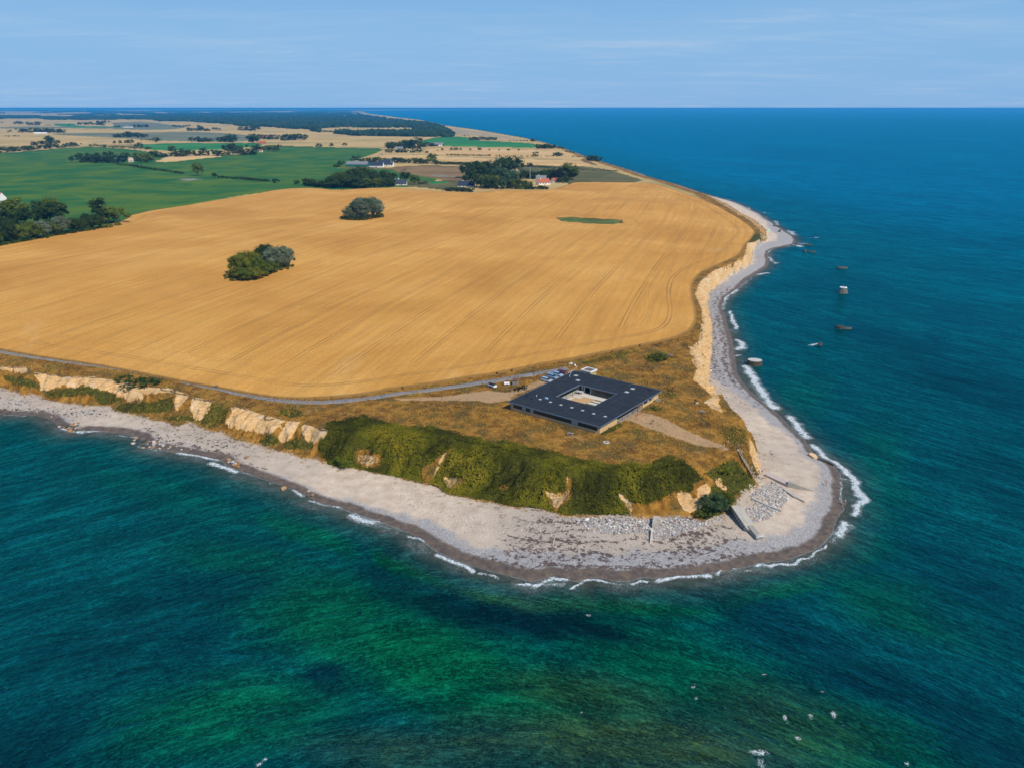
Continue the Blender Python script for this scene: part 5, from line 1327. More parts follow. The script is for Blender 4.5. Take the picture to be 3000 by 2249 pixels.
def thicket_mat():
    g = NT('thicket', .8, .12)
    c = g.ramp(g.attr('tint'), [(.0, (.052, .054, .006)), (.35, (.135, .132, .009)), (.65, (.22, .195, .012)), (1.0, (.34, .25, .018))])
    g.color(c); translucent(g, c, .3)
    return g.m
M_TH = thicket_mat()
me = mesh_np('thicket', V, F, [M_TH], smooth=False); fattr(me, 'tint', np.repeat(t, 4))
obj('thicket', me, kind='stuff', label='dense dark green bramble and blackthorn thicket covering the slope')
def green_w(px, py, P, z, sw, st, sc):
    w = np.zeros(len(px))
    for q, s in GREEN: w = np.maximum(w, s * pxmask(px, py, q, 6))
    return w * (st > -1) * .9
P, z, nrm, rg = scatter(230000, (-200, 120, 184, 360), green_w, 6)
n2 = nrm + rg.normal(size=nrm.shape) * .5; n2 /= np.linalg.norm(n2, axis=1)[:, None]
hum = np.clip(.4 + 1.2 * fbm(P[:, 0] / 4, P[:, 1] / 4, 3, 221), .05, 1.3)
cen = np.column_stack([P, z]) + nrm * (hum * rg.uniform(.1, .8, len(z)))[:, None]
V, F = quads(cen, n2, np.full(len(z), .3), rg)
t = np.clip(.45 + .9 * fbm(P[:, 0] / 6, P[:, 1] / 6, 3, 231) + rg.normal(0, .15, len(z)), 0, 1)
me = mesh_np('undergrowth', V, F, [M_TH], smooth=False); fattr(me, 'tint', np.repeat(t, 4))
obj('undergrowth', me, kind='stuff', label='green weeds and scrub on the cliffs and banks')
# dry grass tufts over the plateau and banks
def dry_w(px, py, P, z, sw, st, sc):
    w = np.where((st > 0) & (sc < 60), .9, 0) * (1 - inside(P, WH))
    dm = np.zeros(len(px))
    for q, s in zip(DIRT, DIRT_W): dm = np.maximum(dm, s * pxmask(px, py, q, 7))
    for q, s in zip(BARE, BARE_W): dm = np.maximum(dm, s * pxmask(px, py, q, 3) * (sc < 1))
    hid = (st > 0) & (sc < 0) & (P[:, 0] > 70) & (P[:, 1] > 215) & (py < 1160)
    w = np.where(hid, w * .12, w)
    q = P - BC
    d = np.maximum(np.abs(q @ bu) - BLx / 2, np.abs(q @ bv) - BLy / 2)
    w = w * (d > .3) * (1 - dm) * (1 - thick_w(px, py, P, z, sw, st, sc)) * (.35 + .65 * sstep(-.2, .25, fbm(P[:, 0] / 5, P[:, 1] / 5, 3, 251)))
    w *= (d > .3)
    return w
P, z, nrm, rg = scatter(330000, (-230, 130, 186, 380), dry_w, 8)
sd_, _ = seg_dist(P, WH)
up = np.column_stack([rg.normal(0, .35, len(z)), rg.normal(0, .35, len(z)), np.ones(len(z)) * .8]); up /= np.linalg.norm(up, axis=1)[:, None]
n2 = rg.normal(size=nrm.shape); n2[:, 2] *= .4; n2 += nrm * .6; n2 /= np.linalg.norm(n2, axis=1)[:, None]
cen = np.column_stack([P, z + rg.uniform(.05, .3, len(z))])
V, F = quads(cen, n2, np.full(len(z), .22), rg)
t = np.clip(.5 + 1.1 * fbm(P[:, 0] / 9, P[:, 1] / 9, 4, 261) + rg.normal(0, .2, len(z)), 0, 1)
def dry_mat():
    g = NT('dry_grass', .9, .1)
    g.color(g.ramp(g.attr('tint'), [(.0, (.085, .052, .026)), (.25, (.20, .105, .022)), (.55, (.36, .19, .035)), (.8, (.46, .28, .06)), (1.0, (.21, .18, .025))]))
    return g.m
me = mesh_np('dry_grass', V, F, [dry_mat()], smooth=False); fattr(me, 'tint', np.repeat(t, 4))
obj('dry_grass', me, kind='stuff', label='tufts of sun-dried grass and weeds on the headland')
# ------------------------------------------------------------------ mesh builder for made things
class MB:
    def __init__(s): s.V = []; s.F = []; s.M = []
    def _add(s, vs, fs, m=0):
        o = len(s.V); s.V += [tuple(v) for v in vs]; s.F += [tuple(i + o for i in f) for f in fs]; s.M += [m] * len(fs); return s
    def box(s, x0, x1, y0, y1, z0, z1, m=0, bev=0.0):
        if bev <= 0:
            vs = [(x0,y0,z0),(x1,y0,z0),(x1,y1,z0),(x0,y1,z0),(x0,y0,z1),(x1,y0,z1),(x1,y1,z1),(x0,y1,z1)]
            return s._add(vs, [(0,3,2,1),(4,5,6,7),(0,1,5,4),(1,2,6,5),(2,3,7,6),(3,0,4,7)], m)
        b = bev
        vs = [(x0,y0,z0),(x1,y0,z0),(x1,y1,z0),(x0,y1,z0),(x0,y0,z1-b),(x1,y0,z1-b),(x1,y1,z1-b),(x0,y1,z1-b),(x0+b,y0+b,z1),(x1-b,y0+b,z1),(x1-b,y1-b,z1),(x0+b,y1-b,z1)]
        return s._add(vs, [(0,3,2,1),(8,9,10,11),(0,1,5,4),(1,2,6,5),(2,3,7,6),(3,0,4,7),(4,5,9,8),(5,6,10,9),(6,7,11,10),(7,4,8,11)], m)
    def tube(s, a, b, r, r2=None, n=6, m=0, caps=True):
        a = Vector(a); b = Vector(b); d = (b - a)
        if d.length < 1e-6: return s
        d.normalize(); u = d.orthogonal().normalized(); v = d.cross(u); r2 = r if r2 is None else r2
        vs = []
        for p, rr in ((a, r), (b, r2)):
            for i in range(n):
                t = 2 * PI * i / n; vs.append(p + (u * math.cos(t) + v * math.sin(t)) * rr)
        fs = [(i, (i + 1) % n, n + (i + 1) % n, n + i) for i in range(n)]
        if caps: fs += [tuple(range(n - 1, -1, -1)), tuple(range(n, 2 * n))]
        return s._add(vs, fs, m)
    def ring(s, c, R_, r, axis='y', n=14, k=5, m=0):
        vs = []; fs = []
        for i in range(n):
            a = 2 * PI * i / n
            for j in range(k):
                b = 2 * PI * j / k; q = R_ + r * math.cos(b); h = r * math.sin(b)
                p = (q * math.cos(a), h, q * math.sin(a)) if axis == 'y' else (q * math.cos(a), q * math.sin(a), h)
                vs.append((c[0] + p[0], c[1] + p[1], c[2] + p[2]))
        for i in range(n):
            for j in range(k): fs.append((i * k + j, i * k + (j + 1) % k, ((i + 1) % n) * k + (j + 1) % k, ((i + 1) % n) * k + j))
        return s._add(vs, fs, m)
    def prism(s, poly, z0, z1, m=0, top=None):
        """vertical prism; poly a list of (x, y); z1 may be a list of heights"""
        n = len(poly); z1s = z1 if isinstance(z1, (list, tuple)) else [z1] * n; z0s = z0 if isinstance(z0, (list, tuple)) else [z0] * n
        top = top or poly
        vs = [(x, y, z) for (x, y), z in zip(poly, z0s)] + [(x, y, z) for (x, y), z in zip(top, z1s)]
        fs = [(i, (i + 1) % n, n + (i + 1) % n, n + i) for i in range(n)] + [tuple(range(n - 1, -1, -1)), tuple(range(n, 2 * n))]
        return s._add(vs, fs, m)
    def lathe(s, prof, n=16, c=(0, 0), m=0, wob=None):
        vs = []; fs = []
        for k, (r, z) in enumerate(prof):
            for i in range(n):
                a = 2 * PI * i / n; w = 1 + (wob[i] if wob is not None else 0)
                vs.append((c[0] + r * w * math.cos(a), c[1] + r * w * math.sin(a), z))
        for k in range(len(prof) - 1):
            for i in range(n): fs.append((k * n + i, k * n + (i + 1) % n, (k + 1) * n + (i + 1) % n, (k + 1) * n + i))
        fs.append(tuple(range((len(prof) - 1) * n, len(prof) * n)))
        return s._add(vs, fs, m)
    def mesh(s, name, mats, smooth=False):
        me = bpy.data.meshes.new(name); me.from_pydata(s.V, [], s.F)
        for m in (mats if isinstance(mats, (list, tuple)) else [mats]): me.materials.append(m)
        me.polygons.foreach_set('material_index', s.M)
        if smooth: me.polygons.foreach_set('use_smooth', [True] * len(s.F))
        me.update(); return me
    def obj(s, name, mats, parent=None, smooth=False, **k): return obj(name, s.mesh(name, mats, smooth), parent, **k)

M = dict(
 brick=None,
 dark=flat('dark_timber', (.018, .021, .026), .6, .3, .2), steel=flat('weathered_steel', (.26, .075, .03), .8, .3, .25),
 white=flat('white_paint', (.78, .78, .76), .6, .3, .06), concrete=flat('concrete', (.40, .37, .32), .95, .15, .2, 1.2), zinc=flat('zinc', (.11, .15, .20), .5, .4, .1),
 glass=flat('window_glass', (.018, .028, .034), .08, .6, .1), pane_pale=flat('curtain', (.36, .36, .34), .8, .2, .15), acrylic=flat('acrylic', (.44, .43, .38), .4, .3, .05),
 wood=flat('grey_wood', (.27, .235, .20), .85, .2, .25, 5), gravel=flat('gravel', (.50, .31, .15), .95, .1, .25, 5), rust=flat('rust_roof', (.16, .075, .05), .8, .25, .3, 3),
 rubber=flat('rubber', (.02, .02, .022), .8, .3, .1), chrome=flat('alloy', (.5, .5, .52), .35, .5, .05, metal=.8), skin=flat('skin', (.50, .29, .19), .6, .3, .05),
 green=flat('green_paint', (.02, .085, .055), .6, .3, .1), black=flat('black_cloth', (.015, .016, .02), .8, .2, .1))
def brick_mat():
    g = NT('yellow_brick', .9, .15)
    L = g.local()
    vec = g.mapping(L, rot=(R(90), 0, 0))
    b = g.n('ShaderNodeTexBrick'); g.put(b.inputs['Vector'], g.mapping(L, rot=(R(90), 0, R(0))))
    b.inputs['Scale'].default_value = 4.0; b.inputs['Mortar Size'].default_value = .012
    b.inputs['Color1'].default_value = (.56, .36, .16, 1); b.inputs['Color2'].default_value = (.62, .42, .20, 1); b.inputs['Mortar'].default_value = (.48, .38, .26, 1)
    c = g.mulc(b.outputs[0], g.math('MULTIPLY_ADD', g.noise(.7, 5, .6, vec=L), .35, .83))
    g.color(c); return g.m
M['brick'] = brick_mat()
def roof_mat():
    g = NT('roof_felt', .85, .08)
    L = g.local()
    sp = g.n('ShaderNodeSeparateXYZ'); g.put(sp.inputs[0], L)
    seam = g.ss(.0, .10, g.math('ABSOLUTE', g.math('SUBTRACT', g.math('FRACT', g.math('MULTIPLY', sp.outputs[0], .5)), .5)))
    n = g.noise(.35, 6, .65, vec=L); n2 = g.noise(3.5, 5, .7, vec=L)
    c = g.ramp(n, [(.3, (.020, .025, .033)), (.55, (.030, .035, .045)), (.75, (.044, .047, .055))])
    c = g.mix(g.math('MULTIPLY', g.ss(.60, .72, g.noise(.22, 5, .65, vec=g.mapping(L, loc=(13, 4, 0)))), .6), c, (.065, .055, .05))
    c = g.mulc(c, g.math('MULTIPLY_ADD', n2, .9, .55)); c = g.mulc(c, g.math('MULTIPLY_ADD', seam, .3, .7))
    g.color(c); g.bump(g.math('ADD', seam, g.math('MULTIPLY', n2, .5)), .35, .03); return g.m
M['roof'] = roof_mat()

def loc_b(px, py, h=2.85):
    q = at(px, py, BLD_Z + h) - BC
    return float(q @ bu), float(q @ bv)
# ------------------------------------------------------------------ the courtyard building
HX, HY = BLx / 2, BLy / 2
CX0, CX1, CY0, CY1 = -7.65, 7.0, -6.4, 8.0
RT, RB = 2.85, 2.50
bld = thing('courtyard_building', 'large square single-storey building with flat black roof around an open courtyard', 'building', (BC[0], BC[1], BLD_Z), BROT)
def frame_ring(mb, ox0, ox1, oy0, oy1, ix0, ix1, iy0, iy1, z0, z1, m=0):
    o = [(ox0,oy0),(ox1,oy0),(ox1,oy1),(ox0,oy1)]; i = [(ix0,iy0),(ix1,iy0),(ix1,iy1),(ix0,iy1)]
    vs = [(x,y,z) for z in (z0, z1) for x, y in o + i]
    fs = []
    for k in range(4):
        j = (k + 1) % 4
        fs += [(8+k, 8+j, 12+j, 12+k), (k, 4+k, 4+j, j), (k, j, 8+j, 8+k), (4+j, 4+k, 12+k, 12+j)]
    return mb._add(vs, fs, m)
frame_ring(MB(), -HX+.12, HX-.12, -HY+.12, HY-.12, CX0-.12, CX1+.12, CY0-.12, CY1+.12, RB+.02, RT-.02).obj('roof', M['roof'], bld)
fa = MB()
frame_ring(fa, -HX, HX, -HY, HY, -HX+.118, HX-.118, -HY+.118, HY-.118, RB, RT+.03)
frame_ring(fa, CX0-.118, CX1+.118, CY0-.118, CY1+.118, CX0, CX1, CY0, CY1, RB, RT+.03)
fa.obj('fascia', M['zinc'], bld)
sb = MB()
y = -HY + .3
while y < HY - .3:
    sb.box(HX+.002, HX+.045, y, y+.06, RB+.02, RT-.02); y += .55
sb.obj('fascia_battens', M['dark'], bld, kind='stuff')
# floor slab and courtyard ground
frame_ring(MB(), -HX+.9, HX-.9, -HY+.9, HY-.9, CX0, CX1, CY0, CY1, -.3, .06).obj('floor_slab', M['concrete'], bld)
MB().box(CX0-.02, CX1+.02, CY0-.02, CY1+.02, -.3, .03).obj('courtyard_gravel', M['gravel'], bld)
MP_ = flat('pale_paving', (.58, .53, .46), .9, .15, .12, 2)
for x0, x1, y0, y1 in ((CX0+.1, CX1-.1, 5.4, 7.9), (-7.4, -4.3, 3.1, 4.9), (-7.5, -6.2, -6.0, 2.6), (.6, 6.9, 3.1, 4.3), (.2, 6.9, .7, 2.2), (-.2, 6.9, -2.4, -.6), (-.2, 6.9, -6.1, -5.0), (5.9, 6.95, -4.7, 5.2)):
    MB().box(x0, x1, y0, y1, .031, .085).obj('paving_strip', MP_, bld)
M_WEED = flat('weeds', (.10, .095, .025), .95, .1, .35, 3)
for x0, x1, y0, y1 in ((.4, 5.8, 4.4, 5.2), (.0, 5.8, 2.3, 3.0), (-.3, 5.8, -.5, .6)):
    MB().box(x0, x1, y0, y1, .031, .06).obj('weed_strip', M_WEED, bld)
# outer walls
WX, WY = HX - .75, HY - .75
wl = MB()
wl.box(-WX, WX, -WY, -WY+.3, -.6, .92)              # under the front windows
wl.box(-WX, -WX+.3, -WY, WY, -.6, RB); wl.box(-WX, WX, WY-.3, WY, -.6, RB)
wl.obj('wall', M['brick'], bld)
MB().box(WX-.3, WX, -WY, -8.6, -.6, RB).obj('wall', M['brick'], bld)
MB().box(WX-.3, WX, 7.4, 15.4, -.6, 1.0).obj('wall', M['brick'], bld)
MB().box(WX-.3, WX, 15.4, WY, -.6, RB).obj('wall', M['brick'], bld)
MB().box(-WX, -WX+1.0, -WY+.002, -WY+.298, .92, RB).obj('wall_pier', M['brick'], bld)
MB().box(WX-.7, WX, -WY+.002, -WY+.298, .92, RB).obj('wall_pier', M['brick'], bld)
def window(x, w, y, z0, z1, pane='glass', axis='x', flip=-1, mull=0):
    """a window in a wall: frame with its pane; axis x runs along the front"""
    m = MB(); f = .07
    def bx(a0, a1, d0, d1, c0, c1, mm=m):
        if axis == 'x': mm.box(a0, a1, y + min(d0 * flip, d1 * flip), y + max(d0 * flip, d1 * flip), c0, c1)
        else: mm.box(y + min(d0 * flip, d1 * flip), y + max(d0 * flip, d1 * flip), a0, a1, c0, c1)
    bx(x, x+f, 0, .1, z0, z1); bx(x+w-f, x+w, 0, .1, z0, z1); bx(x+f, x+w-f, 0, .1, z0, z0+f); bx(x+f, x+w-f, 0, .1, z1-f, z1)
    for i in range(mull):
        xm = x + w * (i + 1) / (mull + 1); bx(xm-.03, xm+.03, 0, .1, z0+f, z1-f)
    fr = m.obj('window', M['dark'], bld)
    p = MB(); bx(x+f, x+w-f, -.02, .03, z0+f, z1-f, p); p.obj('pane', M[pane], fr)
spec = [(1.9,'glass'),(1.1,'glass'),(1.5,'pane_pale'),(1.35,'glass'),(1.3,'pane_pale'),(1.4,'glass'),(1.2,'glass'),(1.9,'glass'),(1.2,'glass'),(1.2,'glass'),(1.1,'glass'),(1.1,'glass'),(2.1,'glass'),(1.3,'glass'),(2.2,'pane_pale'),(1.25,'glass'),(1.4,'glass'),(2.1,'glass'),(1.3,'glass')]
tot = sum(a for a, _ in spec); x = -WX + 1.0; scl = (2 * WX - 1.7) / tot
for w, p in spec:
    window(x, w * scl, -WY + .12, .92, RB - .02, p); x += w * scl
y = 7.5
for w, p in ((1.5,'pane_pale'),(.9,'glass'),(1.3,'glass'),(1.6,'pane_pale'),(1.2,'glass'),(1.3,'pane_pale')):
    window(y, w, WX - .12, 1.0, RB - .02, p, 'y', 1); y += w
# recessed entrance gallery on the seaward side
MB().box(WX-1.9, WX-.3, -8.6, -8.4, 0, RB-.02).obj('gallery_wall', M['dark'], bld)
MB().box(WX-1.9, WX-.3, 7.2, 7.395, 0, RB-.02).obj('gallery_wall', M['pane_pale'], bld)
y = -8.3
for w in (2.4,)*6: window(y, w, WX-1.9, .07, RB-.02, 'glass', 'y', 1, 1); y += w+.12
for y in (-5.0, -1.6, 1.9, 5.2): MB().tube((WX-.15, y, .06), (WX-.15, y, RB), .07, n=8).obj('post', M['dark'], bld)
MB().box(WX-1.8, WX+.5, -8.4, 7.2, -.3, .075).obj('gallery_floor', M['wood'], bld)  # darker floor colour stands in for the roof's shade under the eave
# courtyard fronts: glazed bays on the far side, open gallery on the left
x = CX0 - .3
for i, w in enumerate((.7, .9, .75, 1.9, .6)):
    if i == 3: MB().box(x, x+w, CY1+2.2, CY1+2.3, .06, RB-.02).obj('porch_wall', M['dark'], bld)
    else: window(x, w, CY1+.45, .07, RB-.02, 'pane_pale' if i in (1, 2, 4) else 'glass', 'x', -1)
    x += w
for k in range(9):
    w = (CX1 + .8 - x) / (9 - k); window(x, w, CY1+.45, .07, RB-.02, 'glass', 'x', -1, 1 if k % 3 else 0); x += w
MB().box(CX0-3.6, CX0-3.4, CY0-.5, CY1+3, .06, RB-.02).obj('gallery_wall', M['pane_pale'], bld)
MB().box(CX0-3.4, CX0-.3, CY1+.6, CY1+.8, .06, RB-.02).obj('gallery_wall', M['pane_pale'], bld)
for y in (-4.2, -.4, 3.6): MB().tube((CX0-.05, y, .03), (CX0-.05, y, RB), .07, n=8).obj('post', M['dark'], bld)
x = CX0 - .5
for k in range(8): window(x, 1.95, CY0-.6, .07, RB-.02, 'glass', 'x', 1, 1); x += 1.97
y = CY0 - .4
for k in range(7): window(y, 2.1, CX1+.7, .07, RB-.02, 'glass', 'y', -1, 1); y += 2.12
# roof lights, vents and flues
def skylight(px, py, s, pale):
    x, y = loc_b(px, py)
    k = MB().box(x-s/2-.1, x+s/2+.1, y-s/2-.1, y+s/2+.1, RT-.02, RT+.16).obj('skylight', M['zinc'], bld)
    d = MB(); n = 5
    for i in range(3):
        a = s/2*(1-i*.12); b = s/2*(1-(i+1)*.12)
        d.prism([(x-a,y-a),(x+a,y-a),(x+a,y+a),(x-a,y+a)], RT+.16+i*.03, RT+.16+(i+1)*.03, top=[(x-b,y-b),(x+b,y-b),(x+b,y+b),(x-b,y+b)])
    d.obj('dome', M['acrylic'], k)
def bz(x, y): return 1450 + x / 4.022, 1030 + y / 4.022
for x, y in ((531,564),(652,596),(776,629),(904,661),(1032,694),(1162,732),(1298,765)): skylight(*bz(x, y), .8, False)
for x, y in ((953,286),(977,341),(1622,440),(1552,478)): skylight(*bz(x, y), 1.25, True)
for x, y in ((380,521),(436,557),(508,521),(950,262)):
    a, b = loc_b(*bz(x, y)); MB().tube((a, b, RT-.05), (a, b, RT+.35), .16, n=10).tube((a, b, RT+.35), (a, b, RT+.45), .24, .2, n=10).obj('roof_vent', M['black'], bld)
a, b = loc_b(*bz(1825, 455)); MB().box(a-.45, a+.45, b-.3, b+.3, RT-.02, RT+.25, bev=.05).obj('roof_vent', M['black'], bld)
a, b = loc_b(*bz(607, 552)); MB().box(a-.5, a+.5, b-.25, b+.25, RT-.02, RT+.4, bev=.04).obj('vent_box', flat('pale_blue_metal', (.35, .52, .66), .5, .4), bld)
for x, y, h in ((881, 297, .8), (893, 260, .9), (490, 527, .5)):
    a, b = loc_b(*bz(x, y)); MB().tube((a, b, RT-.02), (a, b, RT+h), .09, n=8).tube((a, b, RT+h), (a+.2, b, RT+h+.02), .09, n=8).obj('flue', M['white'], bld)
# steps down at the far seaward corner
for k in range(6):
    MB().box(WX+.15, WX+1.7, 15.6+k*.42, 15.6+k*.42+.26, -.4+k*.17, -.3+k*.17).obj('step', M['concrete'], bld)
MB().box(WX+.05, WX+.14, 15.4, 18.6, -.4, .3).obj('stair_cheek', M['dark'], bld)
MB().box(WX+.02, WX+1.9, 11.5, 15.4, -.42, -.38).obj('basement_landing', M['dark'], bld)

# the rust-red portal frame on the lawn
p0, p1 = ap(1866.4, 1219), ap(1880.5, 1212)
fr = thing('steel_frame', 'rust-red steel portal frame standing on the dry lawn beside the gallery', 'frame', (p0[0], p0[1], p0[2]))
dx, dy = p1[0]-p0[0], p1[1]-p0[1]
MB().tube((0,0,-.1),(0,0,3.0),.09,n=6).obj('post', M['steel'], fr); MB().tube((dx,dy,-.1),(dx,dy,3.0),.09,n=6).obj('post', M['steel'], fr)
MB().tube((-.05*dx,-.05*dy,3.0),(1.05*dx,1.05*dy,3.0),.09,n=6).obj('top_beam', M['steel'], fr); MB().tube((-.25*dx,-.25*dy,.12),(dx,dy,.12),.10,n=6).obj('ground_beam', M['steel'], fr)
# flat-roofed hut behind
AC = [at(*bz(x, y), BLD_Z + 2.75) for x, y in ((1015,208),(1135,243),(1200,205),(1085,178))]
ac = sum(AC) / 4; u = (AC[1]-AC[0] + AC[2]-AC[3]) / 2; au = np.linalg.norm(u); v = (AC[3]-AC[0] + AC[2]-AC[1]) / 2; av = np.linalg.norm(v); arot = math.atan2(u[1], u[0])
hut = thing('flat_roofed_hut', 'small square yellow-walled hut with white-rimmed gravel roof behind the black-roofed building', 'hut', (ac[0], ac[1], BLD_Z - .3), arot)
MB().box(-au/2+.3, au/2-.3, -av/2+.3, av/2-.3, -.2, 2.6).obj('wall', flat('olive_plaster', (.42, .36, .16), .9, .15), hut)
frame_ring(MB(), -au/2, au/2, -av/2, av/2, -au/2+.35, au/2-.35, -av/2+.35, av/2-.35, 2.6, 3.05).obj('parapet', M['white'], hut)
MB().box(-au/2+.35, au/2-.35, -av/2+.35, av/2-.35, 2.65, 2.85).obj('roof', flat('roof_gravel', (.17, .12, .09), .95, .1, .3, 2), hut)
MB().box(-au/2+.28, -au/2+.31, -.6, .5, 0, 2.0).obj('door', M['dark'], hut)

# ------------------------------------------------------------------ road
RD = [(-260,990),(-120,1012),(0,1031.6),(95,1047),(221,1063),(320,1077),(396,1089),(475,1103),(545,1119),(617,1134),(663,1144),(742,1161),(822,1175),(885,1181.5),(948,1182),(1027,1174),(1138,1160),(1233,1147),(1300,1140),(1380,1129),(1450,1118),(1525,1105),(1599,1093),(1649,1083),(1676,1079)]
Cr = np.array([ap(*p)[:2] for p in RD])
seg = np.r_[0, np.cumsum(np.linalg.norm(np.diff(Cr, axis=0), axis=1))]
tt = np.arange(0, seg[-1], 1.2)
def smooth_line(C, s, t):
    # smooth by averaging linear interpolation over a window
    out = np.zeros((len(t), 2)); ws = np.linspace(-7, 7, 9)
    for w in ws: out += np.stack([np.interp(t + w, s, C[:, 0]), np.interp(t + w, s, C[:, 1])], 1)
    return out / len(ws)
Cl = smooth_line(Cr, seg, tt); tg = np.gradient(Cl, axis=0); tg /= np.linalg.norm(tg, axis=1)[:, None]; nm_ = np.stack([-tg[:, 1], tg[:, 0]], 1)
offs = [-1.75, -1.55, -.8, 0, .8, 1.55, 1.75]
jw = fbm(tt / 3, tt * 0, 3, 301) * .25
rows = []
for k, o_ in enumerate(offs):
    oo = o_ + (jw if abs(o_) > 1.5 else 0) * np.sign(o_)
    Pk = Cl + nm_ * (oo if np.ndim(oo) else np.full(len(tt), oo))[:, None]
    rows.append(Pk)
A = np.stack(rows, 1); Zr = ground(A.reshape(-1, 2)).reshape(A.shape[:2])
Zr = Zr.mean(1)[:, None] * .5 + Zr * .5 + np.array([-.15, .13, .16, .17, .16, .13, -.15])
Vr = np.concatenate([A, Zr[:, :, None]], 2).reshape(-1, 3); nk = len(offs)
i = (np.arange(len(tt) - 1)[:, None] * nk + np.arange(nk - 1)[None]).ravel()
def road_mat():
    g = NT('worn_asphalt', .9, .2)
    c = g.ramp(g.noise(.5, 6, .7), [(.3, (.17, .165, .17)), (.6, (.235, .22, .215)), (.8, (.30, .27, .24))])
    c = g.mulc(c, g.math('MULTIPLY_ADD', g.noise(5, 3, .7), .5, .75)); g.color(c); return g.m
obj('road', mesh_np('road', Vr, np.stack([i, i + nk, i + nk + 1, i + 1], 1), [road_mat()]), kind='structure', label='narrow grey access road along the edge of the ripe field')

# ------------------------------------------------------------------ cars and trailers
def car(label, paint, loc, rot, group=None, wagon=True):
    c = thing('parked_car', label, 'car', loc, rot, group)
    b = MB(); W = .88
    prof = [(-2.2,.35),(-2.25,.75),(-2.15,.98),(-1.0,1.02),(.9,1.0),(1.75,.90),(2.2,.72),(2.25,.38)]
    vs = []
    for x, z in prof: vs += [(x, -W, .30), (x, -W-.02, z-.12), (x, -W+.12, z), (x, W-.12, z), (x, W+.02, z-.12), (x, W, .30)]
    fs = []
    for k in range(len(prof)-1):
        for j in range(5): fs.append((k*6+j, k*6+j+1, (k+1)*6+j+1, (k+1)*6+j))
        fs.append((k*6+5, k*6, (k+1)*6, (k+1)*6+5))
    fs += [(5,4,3,2,1,0), tuple((len(prof)-1)*6+j for j in range(6))]
    b._add(vs, fs); b.obj('body', paint, c, smooth=False)
    rr = -1.95 if wagon else -1.5
    gl = MB(); gl.prism([(-2.1 if wagon else -1.75,-W+.12),(1.25,-W+.12),(1.25,W-.12),(-2.1 if wagon else -1.75,W-.12)], [1.0]*4, [1.42]*4, top=[(rr,-W+.25),(.45,-W+.25),(.45,W-.25),(rr,W-.25)]); gl.obj('windows', M['glass'], c)
    MB().box(rr-.03, .48, -W+.23, W-.23, 1.42, 1.48, bev=.03).obj('roof', paint, c)
    if wagon: MB().box(rr+.1, .3, -W+.26, -W+.31, 1.48, 1.53).box(rr+.1, .3, W-.31, W-.26, 1.48, 1.53).obj('roof_rails', M['chrome'], c)
    for x in (-1.35, 1.38):
        for s in (-1, 1):
            w = MB().tube((x, s*(W-.16), .32), (x, s*(W+.03), .32), .32, n=14).obj('wheel', M['rubber'], c)
            MB().tube((x, s*(W+.02), .32), (x, s*(W+.05), .32), .19, n=10).obj('rim', M['chrome'], w)
    for s in (-1, 1): MB().box(2.2, 2.27, s*.7-.14, s*.7+.14, .58, .72).obj('headlight', M['white'], c); MB().box(-2.27, -2.2, s*.72-.1, s*.72+.1, .68, .9).obj('tail_light', M['tail'], c)
    return c
M['tail'] = flat('tail_red', (.35, .02, .02), .3, .5, .05)
def carpaint(n, c):
    g = NT(n, .25, .5); g.color(c); g.b.inputs['Coat Weight'].default_value = .25; g.b.inputs['Metallic'].default_value = .25; return g.m
for px, py, col, lab, wag in ((1601,1120.5,(.42,.50,.58),'silver estate car with roof rails, nearest of the row parked by the building',True),(1618,1111,(.20,.34,.50),'blue-grey estate car with dark roof, second in the row parked by the building',True),
                         (1633,1104,(.30,.46,.60),'pale blue hatchback, third in the row parked by the building',False),(1648,1098,(.20,.02,.04),'dark red car, farthest of the row parked by the building',False)):
    p = ap(px, py); car(lab, carpaint('car_paint', col), p, BROT + R(-4), 'cars parked beside the building', wag)
p = ap(1485, 1131)
t = thing('white_trailer', 'small open white box trailer standing in the dry grass left of the wooden shed', 'trailer', p, R(8))
MB().box(-1.0, 1.0, -.55, .55, .35, .45).box(-1.0, 1.0, -.55, -.5, .45, .95).box(-1.0, 1.0, .5, .55, .45, .95).box(-1.0, -.95, -.5, .5, .45, .95).box(.95, 1.0, -.5, .5, .45, .95).obj('body', M['white'], t)
for s in (-1, 1): MB().tube((0, s*.56, .28), (0, s*.7, .28), .28, n=12).obj('wheel', M['rubber'], t)
MB().tube((1.0, 0, .4), (2.0, 0, .35), .05).obj('drawbar', M['dark'], t)
p = ap(1443, 1137)
t = thing('covered_trailer', 'white trailer under a black cover at the gravel turn-off from the road', 'trailer', p, R(-48))
MB().box(-1.9, 1.6, -.75, .75, .35, .95, bev=.04).obj('body', M['white'], t); MB().box(-1.9, 1.2, -.72, .72, .95, 1.25, bev=.12).obj('cover', M['black'], t)
for x in (-.5, .2):
    for s in (-1, 1): MB().tube((x, s*.76, .3), (x, s*.9, .3), .3, n=12).obj('wheel', M['rubber'], t)
p = ap(1510, 1130)
t = thing('wooden_shed', 'narrow grey board shed with sloping rust-red roof beside the road', 'shed', p, R(-12))
for k in range(9): MB().box(-.95+k*.212, -.95+k*.212+.19, -.86, -.82, 0, 1.75).obj('board', M['wood'], t)
MB().box(-.95, .95, -.82, .85, 0, 1.72).obj('wall', M['wood'], t)
MB()._add([(-1.1,-1.05,1.78),(1.1,-1.05,1.78),(1.1,1.05,2.15),(-1.1,1.05,2.15),(-1.1,-1.05,1.86),(1.1,-1.05,1.86),(1.1,1.05,2.23),(-1.1,1.05,2.23)], [(0,3,2,1),(4,5,6,7),(0,1,5,4),(1,2,6,5),(2,3,7,6),(3,0,4,7)]).obj('roof', M['rust'], t)
q = loc_b(1687, 1150, .1); q = BC + bu*q[0] + bv*q[1]
